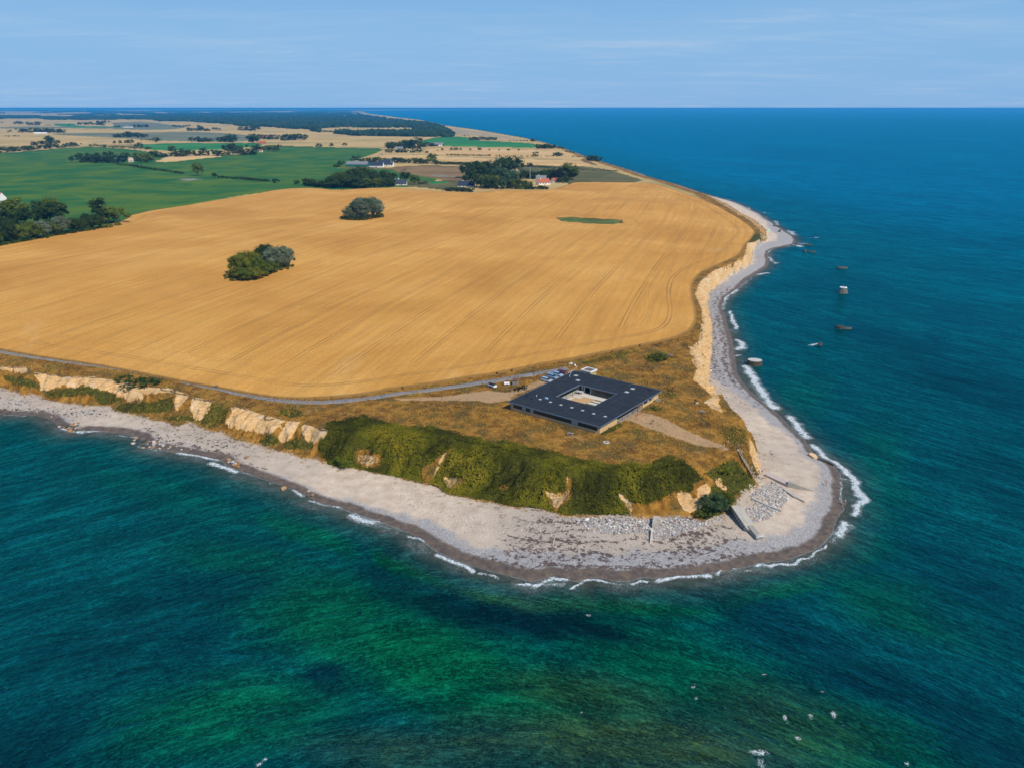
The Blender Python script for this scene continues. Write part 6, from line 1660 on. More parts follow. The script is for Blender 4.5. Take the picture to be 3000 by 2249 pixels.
q = BC + bu * (CX0 + .6) + bv * (CY1 - .9)
t = thing('garden_trailer', 'small pale utility trailer parked in the far left corner of the courtyard', 'trailer', (q[0], q[1], BLD_Z+.08), BROT + R(8))
MB().box(-1.3, 1.2, -.65, .65, .45, .85, bev=.05).obj('body', flat('grey_panel', (.45, .44, .44), .6, .3), t)
for s in (-1, 1): MB().tube((0, s*.66, .32), (0, s*.82, .32), .32, n=12).obj('wheel', M['rubber'], t)
MB().tube((1.2, 0, .5), (2.1, 0, .4), .05).obj('drawbar', M['white'], t)
p = ap(1708, 1076)
t = thing('sign_post', 'dark green post with a small box head by the boulders at the road end', 'post', p)
MB().tube((0,0,-.1),(0,0,1.7),.06).obj('pole', M['green'], t); MB().box(-.28,.28,-.18,.18,1.5,2.05,bev=.05).obj('box', M['green'], t)

# ------------------------------------------------------------------ picnic tables, disc, telescope
def picnic(loc, rot, label, seats=True):
    t = thing('picnic_table', label, 'picnic table', loc, rot)
    for k in range(5): MB().box(-.95, .95, -.38+k*.155, -.38+k*.155+.14, .70, .745).obj('table_plank', M['wood'], t)
    for s in (-1, 1):
        for k in range(2): MB().box(-.95, .95, s*.72-.15+k*.155, s*.72-.15+k*.155+.14, .42, .46).obj('seat_plank', M['wood'], t)
        fm = MB(); x = s*.7
        fm.tube((x, -.75, 0), (x, -.2, .70), .05, n=4).tube((x, .75, 0), (x, .2, .70), .05, n=4).tube((x, -.85, .38), (x, .85, .38), .05, n=4)
        fm.obj('leg_frame', M['wood'], t)
    return t
picnic(ap(1671, 1277), R(-22), 'weathered grey picnic table on the dry grass below the front of the black-roofed building')
picnic(ap(1963, 1046), R(-35), 'weathered grey picnic table right of the low green bush behind the black-roofed building')
pt = ap(2056, 1212); picnic(pt, R(-22), 'grey picnic table near the cliff edge with a person in white sitting at it')
p = ap(1776, 1299)
t = thing('concrete_disc', 'round flat concrete well cover lying in the dry grass', 'well cover', p); MB().lathe([(1.05,-.3),(1.05,.12),(.98,.16),(.45,.16),(.42,.2),(.0,.2)], 20).obj('slab', M['concrete'], t); MB().lathe([(.3,.2),(.3,.23),(0,.23)], 12).obj('lid', M['dark'], t)
p = ap(2035.5, 1184)
t = thing('telescope', 'coin telescope on a dark stand beside a pale stone near the cliff edge', 'telescope', p)
MB().lathe([(.3,-.1),(.3,.08),(.1,.1),(.07,1.2),(0,1.2)], 10).obj('stand', M['dark'], t); MB().box(-.3,.3,-.15,.15,1.2,1.55,bev=.06).tube((.3,0,1.4),(.55,0,1.42),.07).obj('head', M['dark'], t)
MB().box(.2,1.2,-.3,.35,-.1,.4,bev=.08).obj('base_block', M['concrete'], t)

# ------------------------------------------------------------------ stairs down the bank
sa, sb_ = np.array(ap(2160, 1320)), np.array(ap(2216, 1406))
sa[2] += .2; sb_[2] += .1
L = np.linalg.norm((sb_ - sa)[:2]); ang = math.atan2(*(sb_ - sa)[[1, 0]])
st = thing('wooden_stairs', 'long weathered wooden stairway with handrail running down the bank to the beach', 'stairs', tuple(sa), ang)
ns = 34; dz = (sb_[2] - sa[2])
gzs = ground([sa[:2] + (sb_ - sa)[:2] * k / ns for k in range(ns + 1)]) - sa[2]
lin = np.linspace(0, dz, ns + 1); hz = np.maximum(lin, gzs + .25); hz = np.convolve(np.pad(hz, 3, 'edge'), np.ones(7) / 7, 'valid'); 
for k in range(ns): MB().box(L*k/ns, L*k/ns+.27, -.55, .55, hz[k]-.03, hz[k]+.02).obj('tread', M['tread'] if 'tread' in M else M.setdefault('tread', flat('bleached_plank', (.46, .39, .30), .85, .2, .2)), st)
for s in (-1, 1):
    m = MB()
    for k in range(ns): m.tube((L*k/ns, s*.58, hz[k]-.12), (L*(k+1)/ns, s*.58, hz[k+1]-.12), .07, n=4)
    m.obj('stringer', M['dark'], st)
    m = MB()
    for k in range(ns): m.tube((L*k/ns, s*.62, hz[k]+.95), (L*(k+1)/ns, s*.62, hz[k+1]+.95), .04, n=4)
    m.obj('handrail', M['dark'], st)
    for k in range(0, ns + 1, 4): MB().tube((L*k/ns, s*.62, hz[k]-.6), (L*k/ns, s*.62, hz[k]+.95), .05, n=4).obj('rail_post', M['dark'], st)

# ------------------------------------------------------------------ concrete ruins and rocks
def stone_mat(name, c1, c2, sc=1.5):
    g = NT(name, .9, .2)
    oi = g.n('ShaderNodeObjectInfo').outputs['Random']
    c = g.mix(g.noise(sc, 6, .65, vec=g.local()), tuple(c1), tuple(c2)); c = g.mulc(c, g.math('MULTIPLY_ADD', oi, .6, .7)); g.color(c)
    g.bump(g.noise(sc * 3, 5, .7, vec=g.local()), .5, .08); return g.m
MS1 = stone_mat('pale_stone', (.20, .195, .20), (.50, .48, .46)); MS2 = stone_mat('ochre_stone', (.16, .09, .045), (.46, .27, .13)); MS3 = stone_mat('dark_stone', (.035, .035, .035), (.13, .12, .10)); MS4 = stone_mat('pink_stone', (.28, .21, .19), (.50, .42, .37)); MS5 = stone_mat('white_stone', (.48, .44, .40), (.70, .66, .60))
MCON = stone_mat('old_concrete', (.22, .20, .17), (.46, .42, .36), .8)
def rock_mesh(seed, mat, sub=2, flat_=.7):
    rg = np.random.default_rng(seed)
    V = (IV2 if sub == 2 else IV1).copy(); F = IF2 if sub == 2 else IF1
    for _ in range(7):       # cut flat facets
        n = rg.normal(size=3); n /= np.linalg.norm(n); d = rg.uniform(.55, .85)
        over = V @ n - d; V = V - np.where(over > 0, over, 0)[:, None] * n
    V *= np.array([1, rg.uniform(.65, .95), flat_ * rg.uniform(.75, 1.1)])
    V += rg.normal(size=V.shape) * .02
    return mesh_np('boulder', V, F, [mat], smooth=False)
ROCKS = {k: [rock_mesh(s + 10 * i, m, 1) for s in range(4)] for i, (k, m) in enumerate((('pale', MS1), ('ochre', MS2), ('dark', MS3), ('pink', MS4), ('white', MS5)))}
def boulders(lst, group, cat='boulder'):
    pos = apb([(b[0], b[1]) for b in lst])
    for (px, py, r, kind, label), p in zip(lst, pos):
        o = thing('boulder', label, cat, (p[0], p[1], p[2] + r * .25), random.uniform(0, 6.28), group, me=random.choice(ROCKS[kind]))
        o.scale = (r, r, r)
# groynes of boulders on the left shore
def pile(cx, cy, sx, sy, n, r, kinds, label, group, seed):
    rg = np.random.default_rng(seed); L_ = []
    for i in range(n):
        a = rg.normal(size=2) * .5
        L_.append((cx + a[0] * sx, cy + a[1] * sy, r * rg.uniform(.6, 1.25), kinds[rg.integers(len(kinds))], label))
    boulders(L_, group)
pile(213, 1250, 42, 12, 20, .95, ('ochre', 'dark', 'ochre', 'pink'), 'wet brown boulder in the groyne heap on the left shore below the long pale cliff', 'boulders of the left groyne', 1)
pile(445, 1299, 60, 14, 26, .85, ('ochre', 'pink', 'dark', 'pale'), 'boulder in the second groyne heap where the left beach narrows', 'boulders of the second groyne', 2)
pile(688, 1355, 34, 12, 16, .85, ('pink', 'pale', 'ochre'), 'pinkish boulder in the third groyne heap left of the breaking waves', 'boulders of the third groyne', 3)
pile(4, 1208, 26, 8, 10, .9, ('ochre', 'dark'), 'dark brown boulder in the heap at the left edge of the shore', 'boulders at the left edge', 4)
boulders([(831, 1430, 1.15, 'ochre', 'single rust-brown boulder standing in shallow water off the left beach'), (916, 1449, .8, 'ochre', 'ochre boulder at the water edge right of the lone offshore boulder'), (903, 1452, .9, 'dark', 'flat dark weedy boulder at the water edge beside the small ochre one'), (905, 1437, .6, 'pink', 'small pinkish boulder on the wet sand beside the small ochre one'),
          (1673, 1068.5, 1.0, 'white', 'largest white boulder at the end of the road'), (1684, 1072, .8, 'white', 'second white boulder at the end of the road'), (1688, 1077, .6, 'pink', 'small pinkish boulder nearest the black roof at the end of the road'), (2081, 1086, .8, 'white', 'small pale boulder fallen to the foot of the sandy cliff'), (2098, 1078, .55, 'pale', 'small grey boulder fallen on the beach beside the sandy cliff')], None)
# revetment of tipped stones round the point
REV = [Z(2050,1400,5.53,[(820,250),(930,160),(1050,80),(1250,60),(1400,150),(1430,330),(1350,430),(1200,560),(1130,620),(980,680),(850,690),(800,600),(740,500),(760,440),(900,480),(850,330)]),
       Z(1800,1250,4.144,[(-520,1120),(-300,1080),(0,1090),(450,1115),(750,1085),(1080,1135),(1330,1045),(1390,1070),(1100,1180),(800,1280),(560,1350),(460,1350),(440,1250),(250,1270),(0,1290),(-250,1260)])]
def rev_pts(n, seed):
    rg = np.random.default_rng(seed); out = []
    for poly, share in zip(REV, (.42, .58)):
        A = np.array(poly); k = 0
        while k < n * share:
            q = np.array([rg.uniform(A[:, 0].min(), A[:, 0].max()), rg.uniform(A[:, 1].min(), A[:, 1].max())])
            if inside(q[None], A)[0]:
                if poly is REV[1] and q[0] < 1760 and rg.uniform() > .25 + .75 * (q[0] - 1670) / 90: continue
                out.append(q); k += 1
    return np.array(out)
q = rev_pts(170, 21); q = q[np.argsort(q[:, 0])]
boulders([(a[0], a[1], random.uniform(.38, .68), random.choice(('pale', 'pale', 'white', 'pink', 'pale')), 'pale boulder in the revetment of tipped stones east of the large concrete slab' if a[0] > 2170 else 'pale boulder in the band of tipped stones along the foot of the green slope') for a in q], 'larger stones of the revetment')
def rock_field(name, q, rlo, rhi, mats, label, seed):
    rg = np.random.default_rng(seed); n = len(q); P = apb(q, 3)
    r = rg.uniform(rlo, rhi, n); V = IV1[None] * (r[:, None, None] * np.array([1, .85, .65])) * (1 + rg.normal(size=(n, len(IV1), 1)) * .13)
    a = rg.uniform(0, 6.28, n); c, s_ = np.cos(a)[:, None], np.sin(a)[:, None]
    V = np.stack([V[:, :, 0] * c - V[:, :, 1] * s_, V[:, :, 0] * s_ + V[:, :, 1] * c, V[:, :, 2]], 2) + (P + np.column_stack([r * 0, r * 0, r * .2]))[:, None]
    F = (IF1[None] + (np.arange(n) * len(IV1))[:, None, None]).reshape(-1, 3)
    mi = np.repeat(rg.integers(0, len(mats), n), len(IF1))
    obj(name, mesh_np(name, V.reshape(-1, 3), F, mats, mi, smooth=False), kind='stuff', label=label)
rock_field('revetment_stones', rev_pts(2300, 33), .14, .38, [MS1, MS5, MS4, MS1], 'smaller stones of the revetment round the point', 34)
for cx, cy, sx, sy, n_, nm_k in ((250, 1208, 95, 14, 150, 'the left groyne'), (40, 1182, 75, 14, 170, 'the far left shore'), (482, 1282, 30, 18, 60, 'the second groyne'), (560, 1300, 120, 16, 60, 'the left beach')):
    rg = np.random.default_rng(n_); rock_field('strewn_rocks', np.column_stack([cx + rg.normal(0, .5, n_) * sx, cy + rg.normal(0, .5, n_) * sy]), .12, .45, [MS1, MS3, MS4, MS1], 'small rocks strewn over the beach above ' + nm_k, n_)
rg = np.random.default_rng(77); q = np.column_stack([rg.uniform(1150, 1720, 420), np.zeros(420)]); q[:, 1] = np.interp(q[:, 0], [1150, 1400, 1720], [1440, 1520, 1540]) + rg.normal(0, 14, 420) + 10
rock_field('beach_stones', q, .08, .26, [MS5, MS1, MS4], 'pale stones scattered on the upper beach', 78)

def zp(px, py, dz=0):
    p = ap(px, py); return (p[0], p[1], p[2] + dz)
def slab(name, label, cat, pts, heights, base=-.6, mat=None, part='slab'):
    """a concrete block given by its ground outline in the photo and the height of each top corner above the beach"""
    P = [ap(*q) for q in pts]; o = P[0]
    t = thing(name, label, cat, o)
    MB().prism([(p[0]-o[0], p[1]-o[1]) for p in P], [p[2]-o[2]+base for p in P], [p[2]-o[2]+h for p, h in zip(P, heights)]).obj(part, mat or MCON, t)
    return t, o
# the great tilted slab
def topat(px, py, z): a = at(px, py, z); return (float(a[0]), float(a[1]), z)
T_ = [topat(2142,1480,4.6), topat(2170,1479,4.3), topat(2203,1524,2.4), topat(2222,1562,1.4), topat(2187,1546,2.6)]
o = T_[0]; t = thing('concrete_slab', 'huge tilted concrete slab with ribbed dark side wall sloping from the bank onto the beach', 'ruin', (o[0], o[1], 0))
B_ = [topat(2133,1494,1.2), (T_[1][0]+.3, T_[1][1]+.3, .6), (T_[2][0]+.2, T_[2][1]+.2, .5), (T_[3][0]+.1, T_[3][1]-.1, .3), topat(2178,1556,.8)]
n = 5
mb = MB(); mb._add([(p[0]-o[0], p[1]-o[1], p[2]) for p in B_ + T_], [(i, (i+1) % n, n+(i+1) % n, n+i) for i in range(n)] + [(4,3,2,1,0),(5,6,7,8,9)]); mb.obj('block', MCON, t)
for k in range(9):
    f = k / 9
    a = np.array(B_[0])*(1-f)+np.array(B_[4])*f; b = np.array(T_[0])*(1-f)+np.array(T_[4])*f
    d = (np.array(B_[4])-np.array(B_[0])); d = d/np.linalg.norm(d)*.12
    nx = np.array([-.1, -.06, 0])
    mb = MB(); mb.tube(tuple(a-np.array([o[0],o[1],0])+nx), tuple(b-np.array([o[0],o[1],0])+nx), .09, n=4); mb.obj('rib', MS3, t)
mb = MB(); mb.tube((B_[0][0]-o[0]-.5, B_[0][1]-o[1]-.3, 1.3), (B_[4][0]-o[0]-.5, B_[4][1]-o[1]-.3, .9), .28, n=6); mb.obj('kerb', M['concrete'], t)
slab('concrete_footing', 'low broken concrete footing running from the huge slab towards the pale rock', 'ruin', [(2189,1552),(2203,1548),(2226,1570),(2216,1580)], [1.5,1.3,1.0,1.1], mat=MCON)
p = ap(2224, 1575)
o_ = thing('boulder', 'big cream-coloured limestone rock at the seaward end of the huge concrete slab', 'boulder', (p[0], p[1], p[2]+.6), .5, me=rock_mesh(5, MS5, 2)); o_.scale = (1.6, 1.35, 1.2)
# wall with a platform on the left of the point
slab('concrete_wall', 'thin pale concrete wall running down the beach towards the water', 'ruin', [(1908,1557),(1912,1556),(1907,1588),(1904,1589)], [1.0,1.0,.5,.5], mat=stone_mat('pale_concrete', (.38,.35,.31), (.56,.53,.48)))
slab('concrete_platform', 'square concrete platform with a shaded left wall at the foot of the slope', 'ruin', [(1910,1545),(1922,1543),(1934,1530),(1932,1520),(1914,1522)], [1.4,1.2,1.0,1.1,1.5])
slab('concrete_beam', 'long dark-sided concrete beam pointing seaward on the eastern beach', 'ruin', [(2307,1424),(2342,1431),(2380,1436),(2342,1427),(2309,1418)], [1.7,1.2,.3,.9,1.6])
slab('concrete_walkway', 'pale sloping concrete strip from the foot of the stairs to the dark beam', 'ruin', [(2240,1392),(2272,1408),(2306,1424),(2310,1415),(2276,1397),(2250,1386)], [.6,.7,.8,.8,.7,.6], mat=MS4)
slab('concrete_kerb', 'wavy concrete edge strip curving over the sand below the beam', 'ruin', [(2296,1436),(2312,1446),(2324,1455),(2336,1460),(2357,1470),(2338,1457),(2327,1452),(2326,1446),(2314,1441),(2298,1433)], [.5]*10, mat=M['concrete'])
slab('stone_kerb', 'straight concrete kerb crossing the revetment of tipped stones', 'ruin', [(2203,1462),(2245,1481),(2288,1497),(2290,1494),(2247,1478),(2205,1459)], [.5]*6, mat=M['concrete'])
slab('sand_block', 'flat tan block lying at the waterline on the eastern beach', 'ruin', [(2369,1331),(2384,1340),(2396,1338),(2391,1331),(2375,1326)], [.7,.5,.4,.5,.7], mat=stone_mat('tan_clay', (.45,.28,.15), (.55,.36,.2)))
slab('timber_groyne', 'low dark timber groyne running into the breakers right of the tan block', 'groyne', [(2396,1343),(2420,1350),(2441,1361),(2442,1357),(2420,1346),(2398,1340)], [.4,.45,.5,.5,.45,.4], mat=MS3)
slab('timber_beam', 'pale driftwood beam lying on the beach by the stone band', 'driftwood', [(1618,1596),(1621,1596),(1628,1566),(1626,1566)], [.35]*4, mat=M['tread'])
def drum(px, py, rx, ry, h, label, top, side, seed, sh=1.0, rot=0.0, hollow=False, dish=0.0):
    p = at(px, py, 0.0); rg = np.random.default_rng(seed); wob = rg.normal(0, .035, 20)
    t = thing('bunker_ruin', label, 'bunker', (float(p[0]), float(p[1]), 0), rot)
    s = MB().lathe([(1.0, -1.5), (1.0, 0), (.5 + .5 * sh, h * .8), (.46 + .5 * sh, h)], 20, wob=wob)
    o1 = s.obj('wall', side, t); o1.scale = (rx * .88, ry * .88, .92)
    k = .46 + .5 * sh
    prof = [(k * .99, h - .02), (k * .98, h + .06), (k * .6, h + .10 - dish), (.02, h + .12 - dish)] if not hollow else [(k * 1.02, h - .1), (k, h + .12), (k * .68, h + .12), (k * .62, h - .5), (.02, h - .5)]
    o2 = MB().lathe(prof, 20, wob=wob).obj('top', top, t); o2.scale = (rx * .88, ry * .88, .92)
    return t
MGU = stone_mat('guano_concrete', (.45, .43, .38), (.78, .76, .70), 1.2); MSD = stone_mat('weedy_concrete', (.035, .028, .022), (.12, .09, .065), 1.0)
drum(2210, 1068, 3.6, 3.0, 2.3, 'large pale-topped round concrete ruin standing in the surf beside the beach', MGU, MSD, 1, .97, R(-15))
drum(2469, 858, 3.5, 3.2, 3.6, 'tall cone-shaped concrete ruin with white bird-limed rim standing in the sea', stone_mat('guano_rim', (.6, .6, .58), (.85, .85, .82)), stone_mat('streaked_concrete', (.02, .022, .02), (.30, .30, .27), 2.2), 2, .42, 0, True)
drum(2467, 786, 4.2, 2.6, .9, 'flat dark round ruin farthest out in the open water', MS3, MS3, 3, .95)
drum(2461, 962, 2.6, 1.8, 1.3, 'broken dark ruin with a raised left end, nearest right of the middle of the bay', MSD, MS3, 4, .8, R(-20)); 
slab_ = drum(2482, 963, 2.9, 1.3, .6, 'low dark fragment beside the broken ruin with a raised left end', MS3, MS3, 5, .9, R(5))
drum(2402, 1011, 1.5, 1.1, 1.1, 'small rust-dark rock washed by foam between the ruins and the beach', MSD, MS3, 6, .6, R(30))
drum(2357, 738, 1.6, 1.5, 1.6, 'small square-looking dark block offshore of the sandy spit', MSD, MS3, 7, .95)
drum(2380, 739, 3.6, 1.5, .7, 'long flat reddish slab offshore of the sandy spit', MSD, MSD, 8, .9)
drum(2366, 718, 4.2, 1.2, .8, 'long low dark slab awash at the tip of the sandy spit', MSD, MS3, 9, .85, R(-5))
drum(2335, 718, 2.5, 1.2, .8, 'dark slab awash where the sandy spit meets the sea', MSD, MS3, 10, .85, R(10))
slab('dark_beam', 'dark beam lying at the waterline on the north side of the spit', 'ruin', [(2264,662),(2281,664),(2281,660),(2266,659)], [.7,.7,.7,.7], mat=MS3)
slab('dark_beam', 'short dark bracket-shaped beam at the waterline near the tip of the spit', 'ruin', [(2280,679),(2287,679),(2288,674),(2281,676)], [.8,.8,1.2,.8], mat=MS3)
slab('beach_tarpaulin', 'pale mint-green tarpaulin spread on the sandy spit', 'tarpaulin', [(2248,677),(2256,677),(2259,673),(2250,673)], [.2,.2,.2,.2], base=-.1, mat=flat('mint_cloth', (.38, .62, .44), .9, .1))
# ------------------------------------------------------------------ people
def body_mesh(pose):
    """one continuous skinned figure, 1.74 m tall; pose gives the joints that differ from standing"""
    J = dict(pel=(0,0,.95), spine=(0,.01,1.18), chest=(0,.0,1.38), neck=(0,.01,1.50), head=(0,-.01,1.60), crown=(0,0,1.70),
             hl=(.09,0,.90), kl=(.10,-.02,.50), al=(.10,.02,.09), tl=(.11,-.14,.04), hr=(-.09,0,.90), kr=(-.10,-.02,.50), ar=(-.10,.02,.09), tr=(-.11,-.14,.04),
             sl=(.17,.0,1.42), el=(.24,.02,1.14), wl=(.25,-.06,.90), sr=(-.17,.0,1.42), er=(-.24,.02,1.14), wr=(-.25,-.06,.90))
    J.update(pose)
    Rd = dict(pel=.135, spine=.115, chest=.14, neck=.055, head=.085, crown=.07, hl=.085, kl=.058, al=.04, tl=.035, hr=.085, kr=.058, ar=.04, tr=.035, sl=.062, el=.042, wl=.028, sr=.062, er=.042, wr=.028)
    E_ = [('pel','spine'),('spine','chest'),('chest','neck'),('neck','head'),('head','crown'),('pel','hl'),('hl','kl'),('kl','al'),('al','tl'),('pel','hr'),('hr','kr'),('kr','ar'),('ar','tr'),('chest','sl'),('sl','el'),('el','wl'),('chest','sr'),('sr','er'),('er','wr')]
    names = list(J); V = [Vector(J[n]) for n in names]; Rr = [Rd[n] for n in names]; E2 = [(names.index(a), names.index(b)) for a, b in E_]
    lab = list(names)
    for side, s in (('l', 1), ('r', -1)):
        w, e = Vector(J['w'+side]), Vector(J['e'+side]); d = (w - e).normalized(); sd_ = d.cross(Vector((0, -1, .2))).normalized()
        palm = w + d * .06; pi = len(V); V.append(palm); Rr.append(.030); lab.append('w'+side); E2.append((names.index('w'+side), pi))
        fw = sd_.cross(d).normalized()
        for k, ln in enumerate((.070, .080, .074, .058)):
            a = palm + d * .035 + fw * ((k - 1.5) * .020); b = a + d * ln * .55 + sd_ * .008 * s; c = b + (d + sd_ * .35 * s).normalized() * ln * .45
            ia = len(V); V += [a, b, c]; Rr += [.0095, .0085, .0075]; lab += ['w'+side] * 3; E2 += [(pi, ia), (ia, ia+1), (ia+1, ia+2)]
        a = palm + fw * -.032; b = a + (d * .7 - fw * .6).normalized() * .035; ia = len(V); V += [a, b]; Rr += [.011, .009]; lab += ['w'+side] * 2; E2 += [(pi, ia), (ia, ia+1)]
    me = bpy.data.meshes.new('sk'); me.from_pydata(V, E2, []); o = bpy.data.objects.new('sk', me); COL.objects.link(o)
    o.modifiers.new('s', 'SKIN')
    sv = me.skin_vertices[0].data
    for i, r in enumerate(Rr): sv[i].radius = (r, r)
    sv[0].use_root = True
    m2 = o.modifiers.new('d', 'SUBSURF'); m2.levels = 1; m2.render_levels = 1
    dg = bpy.context.evaluated_depsgraph_get(); ev = o.evaluated_get(dg); out = bpy.data.meshes.new_from_object(ev); bpy.data.objects.remove(o)
    # which joint is each face nearest: gives skin, shirt, trousers, shoes
    V = np.array([v[:] for v in V]); cent = np.array([p.center[:] for p in out.polygons])
    segs = {}
    best = np.full(len(cent), 9.); zone = np.zeros(len(cent), int)
    Zn = {'shirt': 1, 'legs': 2, 'shin': 4, 'shoe': 3, 'skin': 0, 'fore': 5}
    bone = {('pel','spine'): 1, ('spine','chest'): 1, ('chest','neck'): 1, ('neck','head'): 0, ('head','crown'): 0, ('pel','hl'): 2, ('pel','hr'): 2, ('hl','kl'): 2, ('hr','kr'): 2, ('kl','al'): 4, ('kr','ar'): 4, ('al','tl'): 3, ('ar','tr'): 3, ('chest','sl'): 1, ('chest','sr'): 1, ('sl','el'): 1, ('sr','er'): 1, ('el','wl'): 5, ('er','wr'): 5}
    for (i, j) in E2:
        key = (lab[i], lab[j]); z = bone.get(key, 0)
        a, b = V[i], V[j]; ab = b - a; t = np.clip((cent - a) @ ab / (ab @ ab + 1e-9), 0, 1); d = np.linalg.norm(cent - a - t[:, None] * ab, axis=1) - .5 * (Rr[i] * (1 - t) + Rr[j] * t)
        m = d < best; best[m] = d[m]; zone[m] = z
    out.polygons.foreach_set('material_index', zone.astype(np.int32)); out.polygons.foreach_set('use_smooth', [True] * len(zone))
    # a face: brow, eyes, nose and mouth modelled as small pieces of the head
    return out, J
POSES = {
 'stand': {},
 'walk': dict(kl=(.10,-.20,.52), al=(.10,-.22,.12), tl=(.11,-.36,.07), kr=(-.10,.05,.50), ar=(-.10,.30,.14), tr=(-.11,.20,.04), el=(.24,.14,1.16), wl=(.22,.16,.92), er=(-.24,-.06,1.16), wr=(-.22,-.24,.96)),
 'step': dict(kl=(.10,-.24,.58), al=(.10,-.18,.18), tl=(.11,-.32,.13), kr=(-.10,-.02,.50), ar=(-.10,.06,.09), el=(.26,.0,1.15), wl=(.28,-.20,1.02)),
 'sit': dict(pel=(0,.0,.52), spine=(0,.02,.75), chest=(0,-.02,.95), neck=(0,-.02,1.07), head=(0,-.05,1.17), crown=(0,-.05,1.27), hl=(.09,-.02,.50), kl=(.11,-.42,.50), al=(.11,-.42,.09), tl=(.12,-.56,.04), hr=(-.09,-.02,.50), kr=(-.11,-.42,.50), ar=(-.11,-.42,.09), tr=(-.12,-.56,.04), sl=(.17,-.02,.99), el=(.22,-.16,.76), wl=(.14,-.36,.74), sr=(-.17,-.02,.99), er=(-.22,-.16,.76), wr=(-.14,-.36,.74)),
 'ride': dict(pel=(0,.22,1.0), spine=(0,.12,1.2), chest=(0,-.02,1.38), neck=(0,-.08,1.48), head=(0,-.12,1.58), crown=(0,-.12,1.68), hl=(.09,.20,.96), kl=(.11,-.10,.66), al=(.11,.02,.26), tl=(.11,-.12,.20), hr=(-.09,.20,.96), kr=(-.11,-.16,.84), ar=(-.11,-.06,.46), tr=(-.11,-.20,.42), sl=(.17,-.02,1.40), el=(.23,-.22,1.20), wl=(.20,-.46,1.08), sr=(-.17,-.02,1.40), er=(-.23,-.22,1.20), wr=(-.20,-.46,1.08)),
}
BODY = {k: body_mesh(v) for k, v in POSES.items()}
MC = {}
def cloth(c):
    if c not in MC: MC[c] = flat('cloth', c, .85, .15, .08)
    return MC[c]
WHITE_, BLACK_, NAVY_, RED_, PINK_, BLUE_, GREY_, YEL_, JEAN_, BEIGE_, PURP_ = (.75,.75,.74), (.018,.018,.02), (.02,.04,.12), (.40,.05,.06), (.62,.20,.24), (.06,.20,.38), (.30,.29,.30), (.62,.34,.06), (.09,.15,.25), (.45,.36,.28), (.34,.22,.34)
HAIR = {'brown': flat('brown_hair', (.07,.04,.02), .7), 'fair': flat('fair_hair', (.35,.24,.12), .7), 'dark': flat('dark_hair', (.015,.012,.01), .6)}
MSK = M['skin']
def person(px, py, label, pose='stand', shirt=WHITE_, legs=NAVY_, shorts=False, sleeves=False, hair='brown', hat=None, rot=0.0, s=1.0, loc=None, bag=None):
    me0, J = BODY[pose]; me = me0.copy(); me.materials.clear()
    for m in (MSK, cloth(shirt), cloth(legs), cloth(BLACK_), MSK if shorts else cloth(legs), cloth(shirt) if sleeves else MSK): me.materials.append(m)
    p = loc or ap(px, py)
    o = thing('person', label, 'person', p, rot); o.scale = (s, s, s)
    obj('body', me, o)
    h = Vector(J['head']); c = Vector(J['crown']); mid = h * .5 + c * .5
    hv = IV2 * np.array([.094, .105, .105]) + np.array([mid.x, mid.y + .022, mid.z + .022]); keep = (IV2[IF2].mean(1)[:, 2] > -.15) | (IV2[IF2].mean(1)[:, 1] > .25)
    obj('hair', mesh_np('hair', hv, IF2[keep], [HAIR[hair]]), o)
    f = MB(); hx, hy, hz = h.x, h.y - .078, h.z + .03
    f.tube((hx, hy - .005, hz + .01), (hx, hy - .032, hz - .018), .008, .013, n=5)
    obj('nose', f.mesh('nose', MSK), o)
    e = MB(); e.tube((hx - .03, hy, hz + .022), (hx - .03, hy - .012, hz + .022), .009, n=6).tube((hx + .03, hy, hz + .022), (hx + .03, hy - .012, hz + .022), .009, n=6); e.obj('eyes', M['black'], o)
    mth = MB(); mth.tube((hx - .022, hy + .004, hz - .045), (hx + .022, hy + .004, hz - .045), .007, n=5); mth.obj('mouth', M['tail'], o)
    if hat is not None:
        MB().lathe([(.155, 0), (.155, .012), (.098, .015), (.09, .09), (.0, .10)], 14).obj('hat', cloth(hat), o, loc=(mid.x, mid.y, mid.z + .03))
    if bag is not None:
        ch = Vector(J['chest']); MB().box(-.15, .15, .10, .30, -.30, .12, bev=.05).obj('backpack', cloth(bag), o, loc=tuple(ch))
    return o
person(1909, 1247, 'person in pale clothes walking right of the black-roofed building, left one of the pair', 'walk', (.5,.42,.42), (.5,.35,.28), True, hair='brown', rot=R(100))
person(1914, 1245.5, 'person in white top and blue trousers walking beside the path, right one of the pair', 'walk', WHITE_, (.05,.22,.30), hair='dark', rot=R(95), bag=NAVY_)
person(2120.5, 1316.5, 'person in dark top and pale blue trousers on the path above the stairs', 'stand', (.05,.04,.06), (.25,.38,.46), hair='brown', rot=R(30))
person(2131.5, 1307, 'person in a long pale top standing right of the path above the stairs', 'stand', (.66,.76,.74), (.66,.70,.68), hair='fair', rot=R(190))
person(2161, 1316, 'person in black top and blue jeans at the head of the wooden stairs', 'stand', BLACK_, (.10,.22,.32), hair='dark', rot=R(120))
def on_stairs(f, side=0.0):
    k = f * ns; kk = int(k); z = hz[min(kk, ns)] + .02
    return (float(sa[0] + math.cos(ang) * L * f - math.sin(ang) * side), float(sa[1] + math.sin(ang) * L * f + math.cos(ang) * side), float(sa[2] + z))
person(0, 0, 'person in a blue jacket on the upper flight of the wooden stairs', 'step', BLUE_, NAVY_, sleeves=True, rot=ang + R(90), loc=on_stairs(.2))
person(0, 0, 'person with a white hat on the lower flight of the wooden stairs', 'step', BLACK_, BLACK_, hat=WHITE_, rot=ang + R(90), loc=on_stairs(.72, .2))
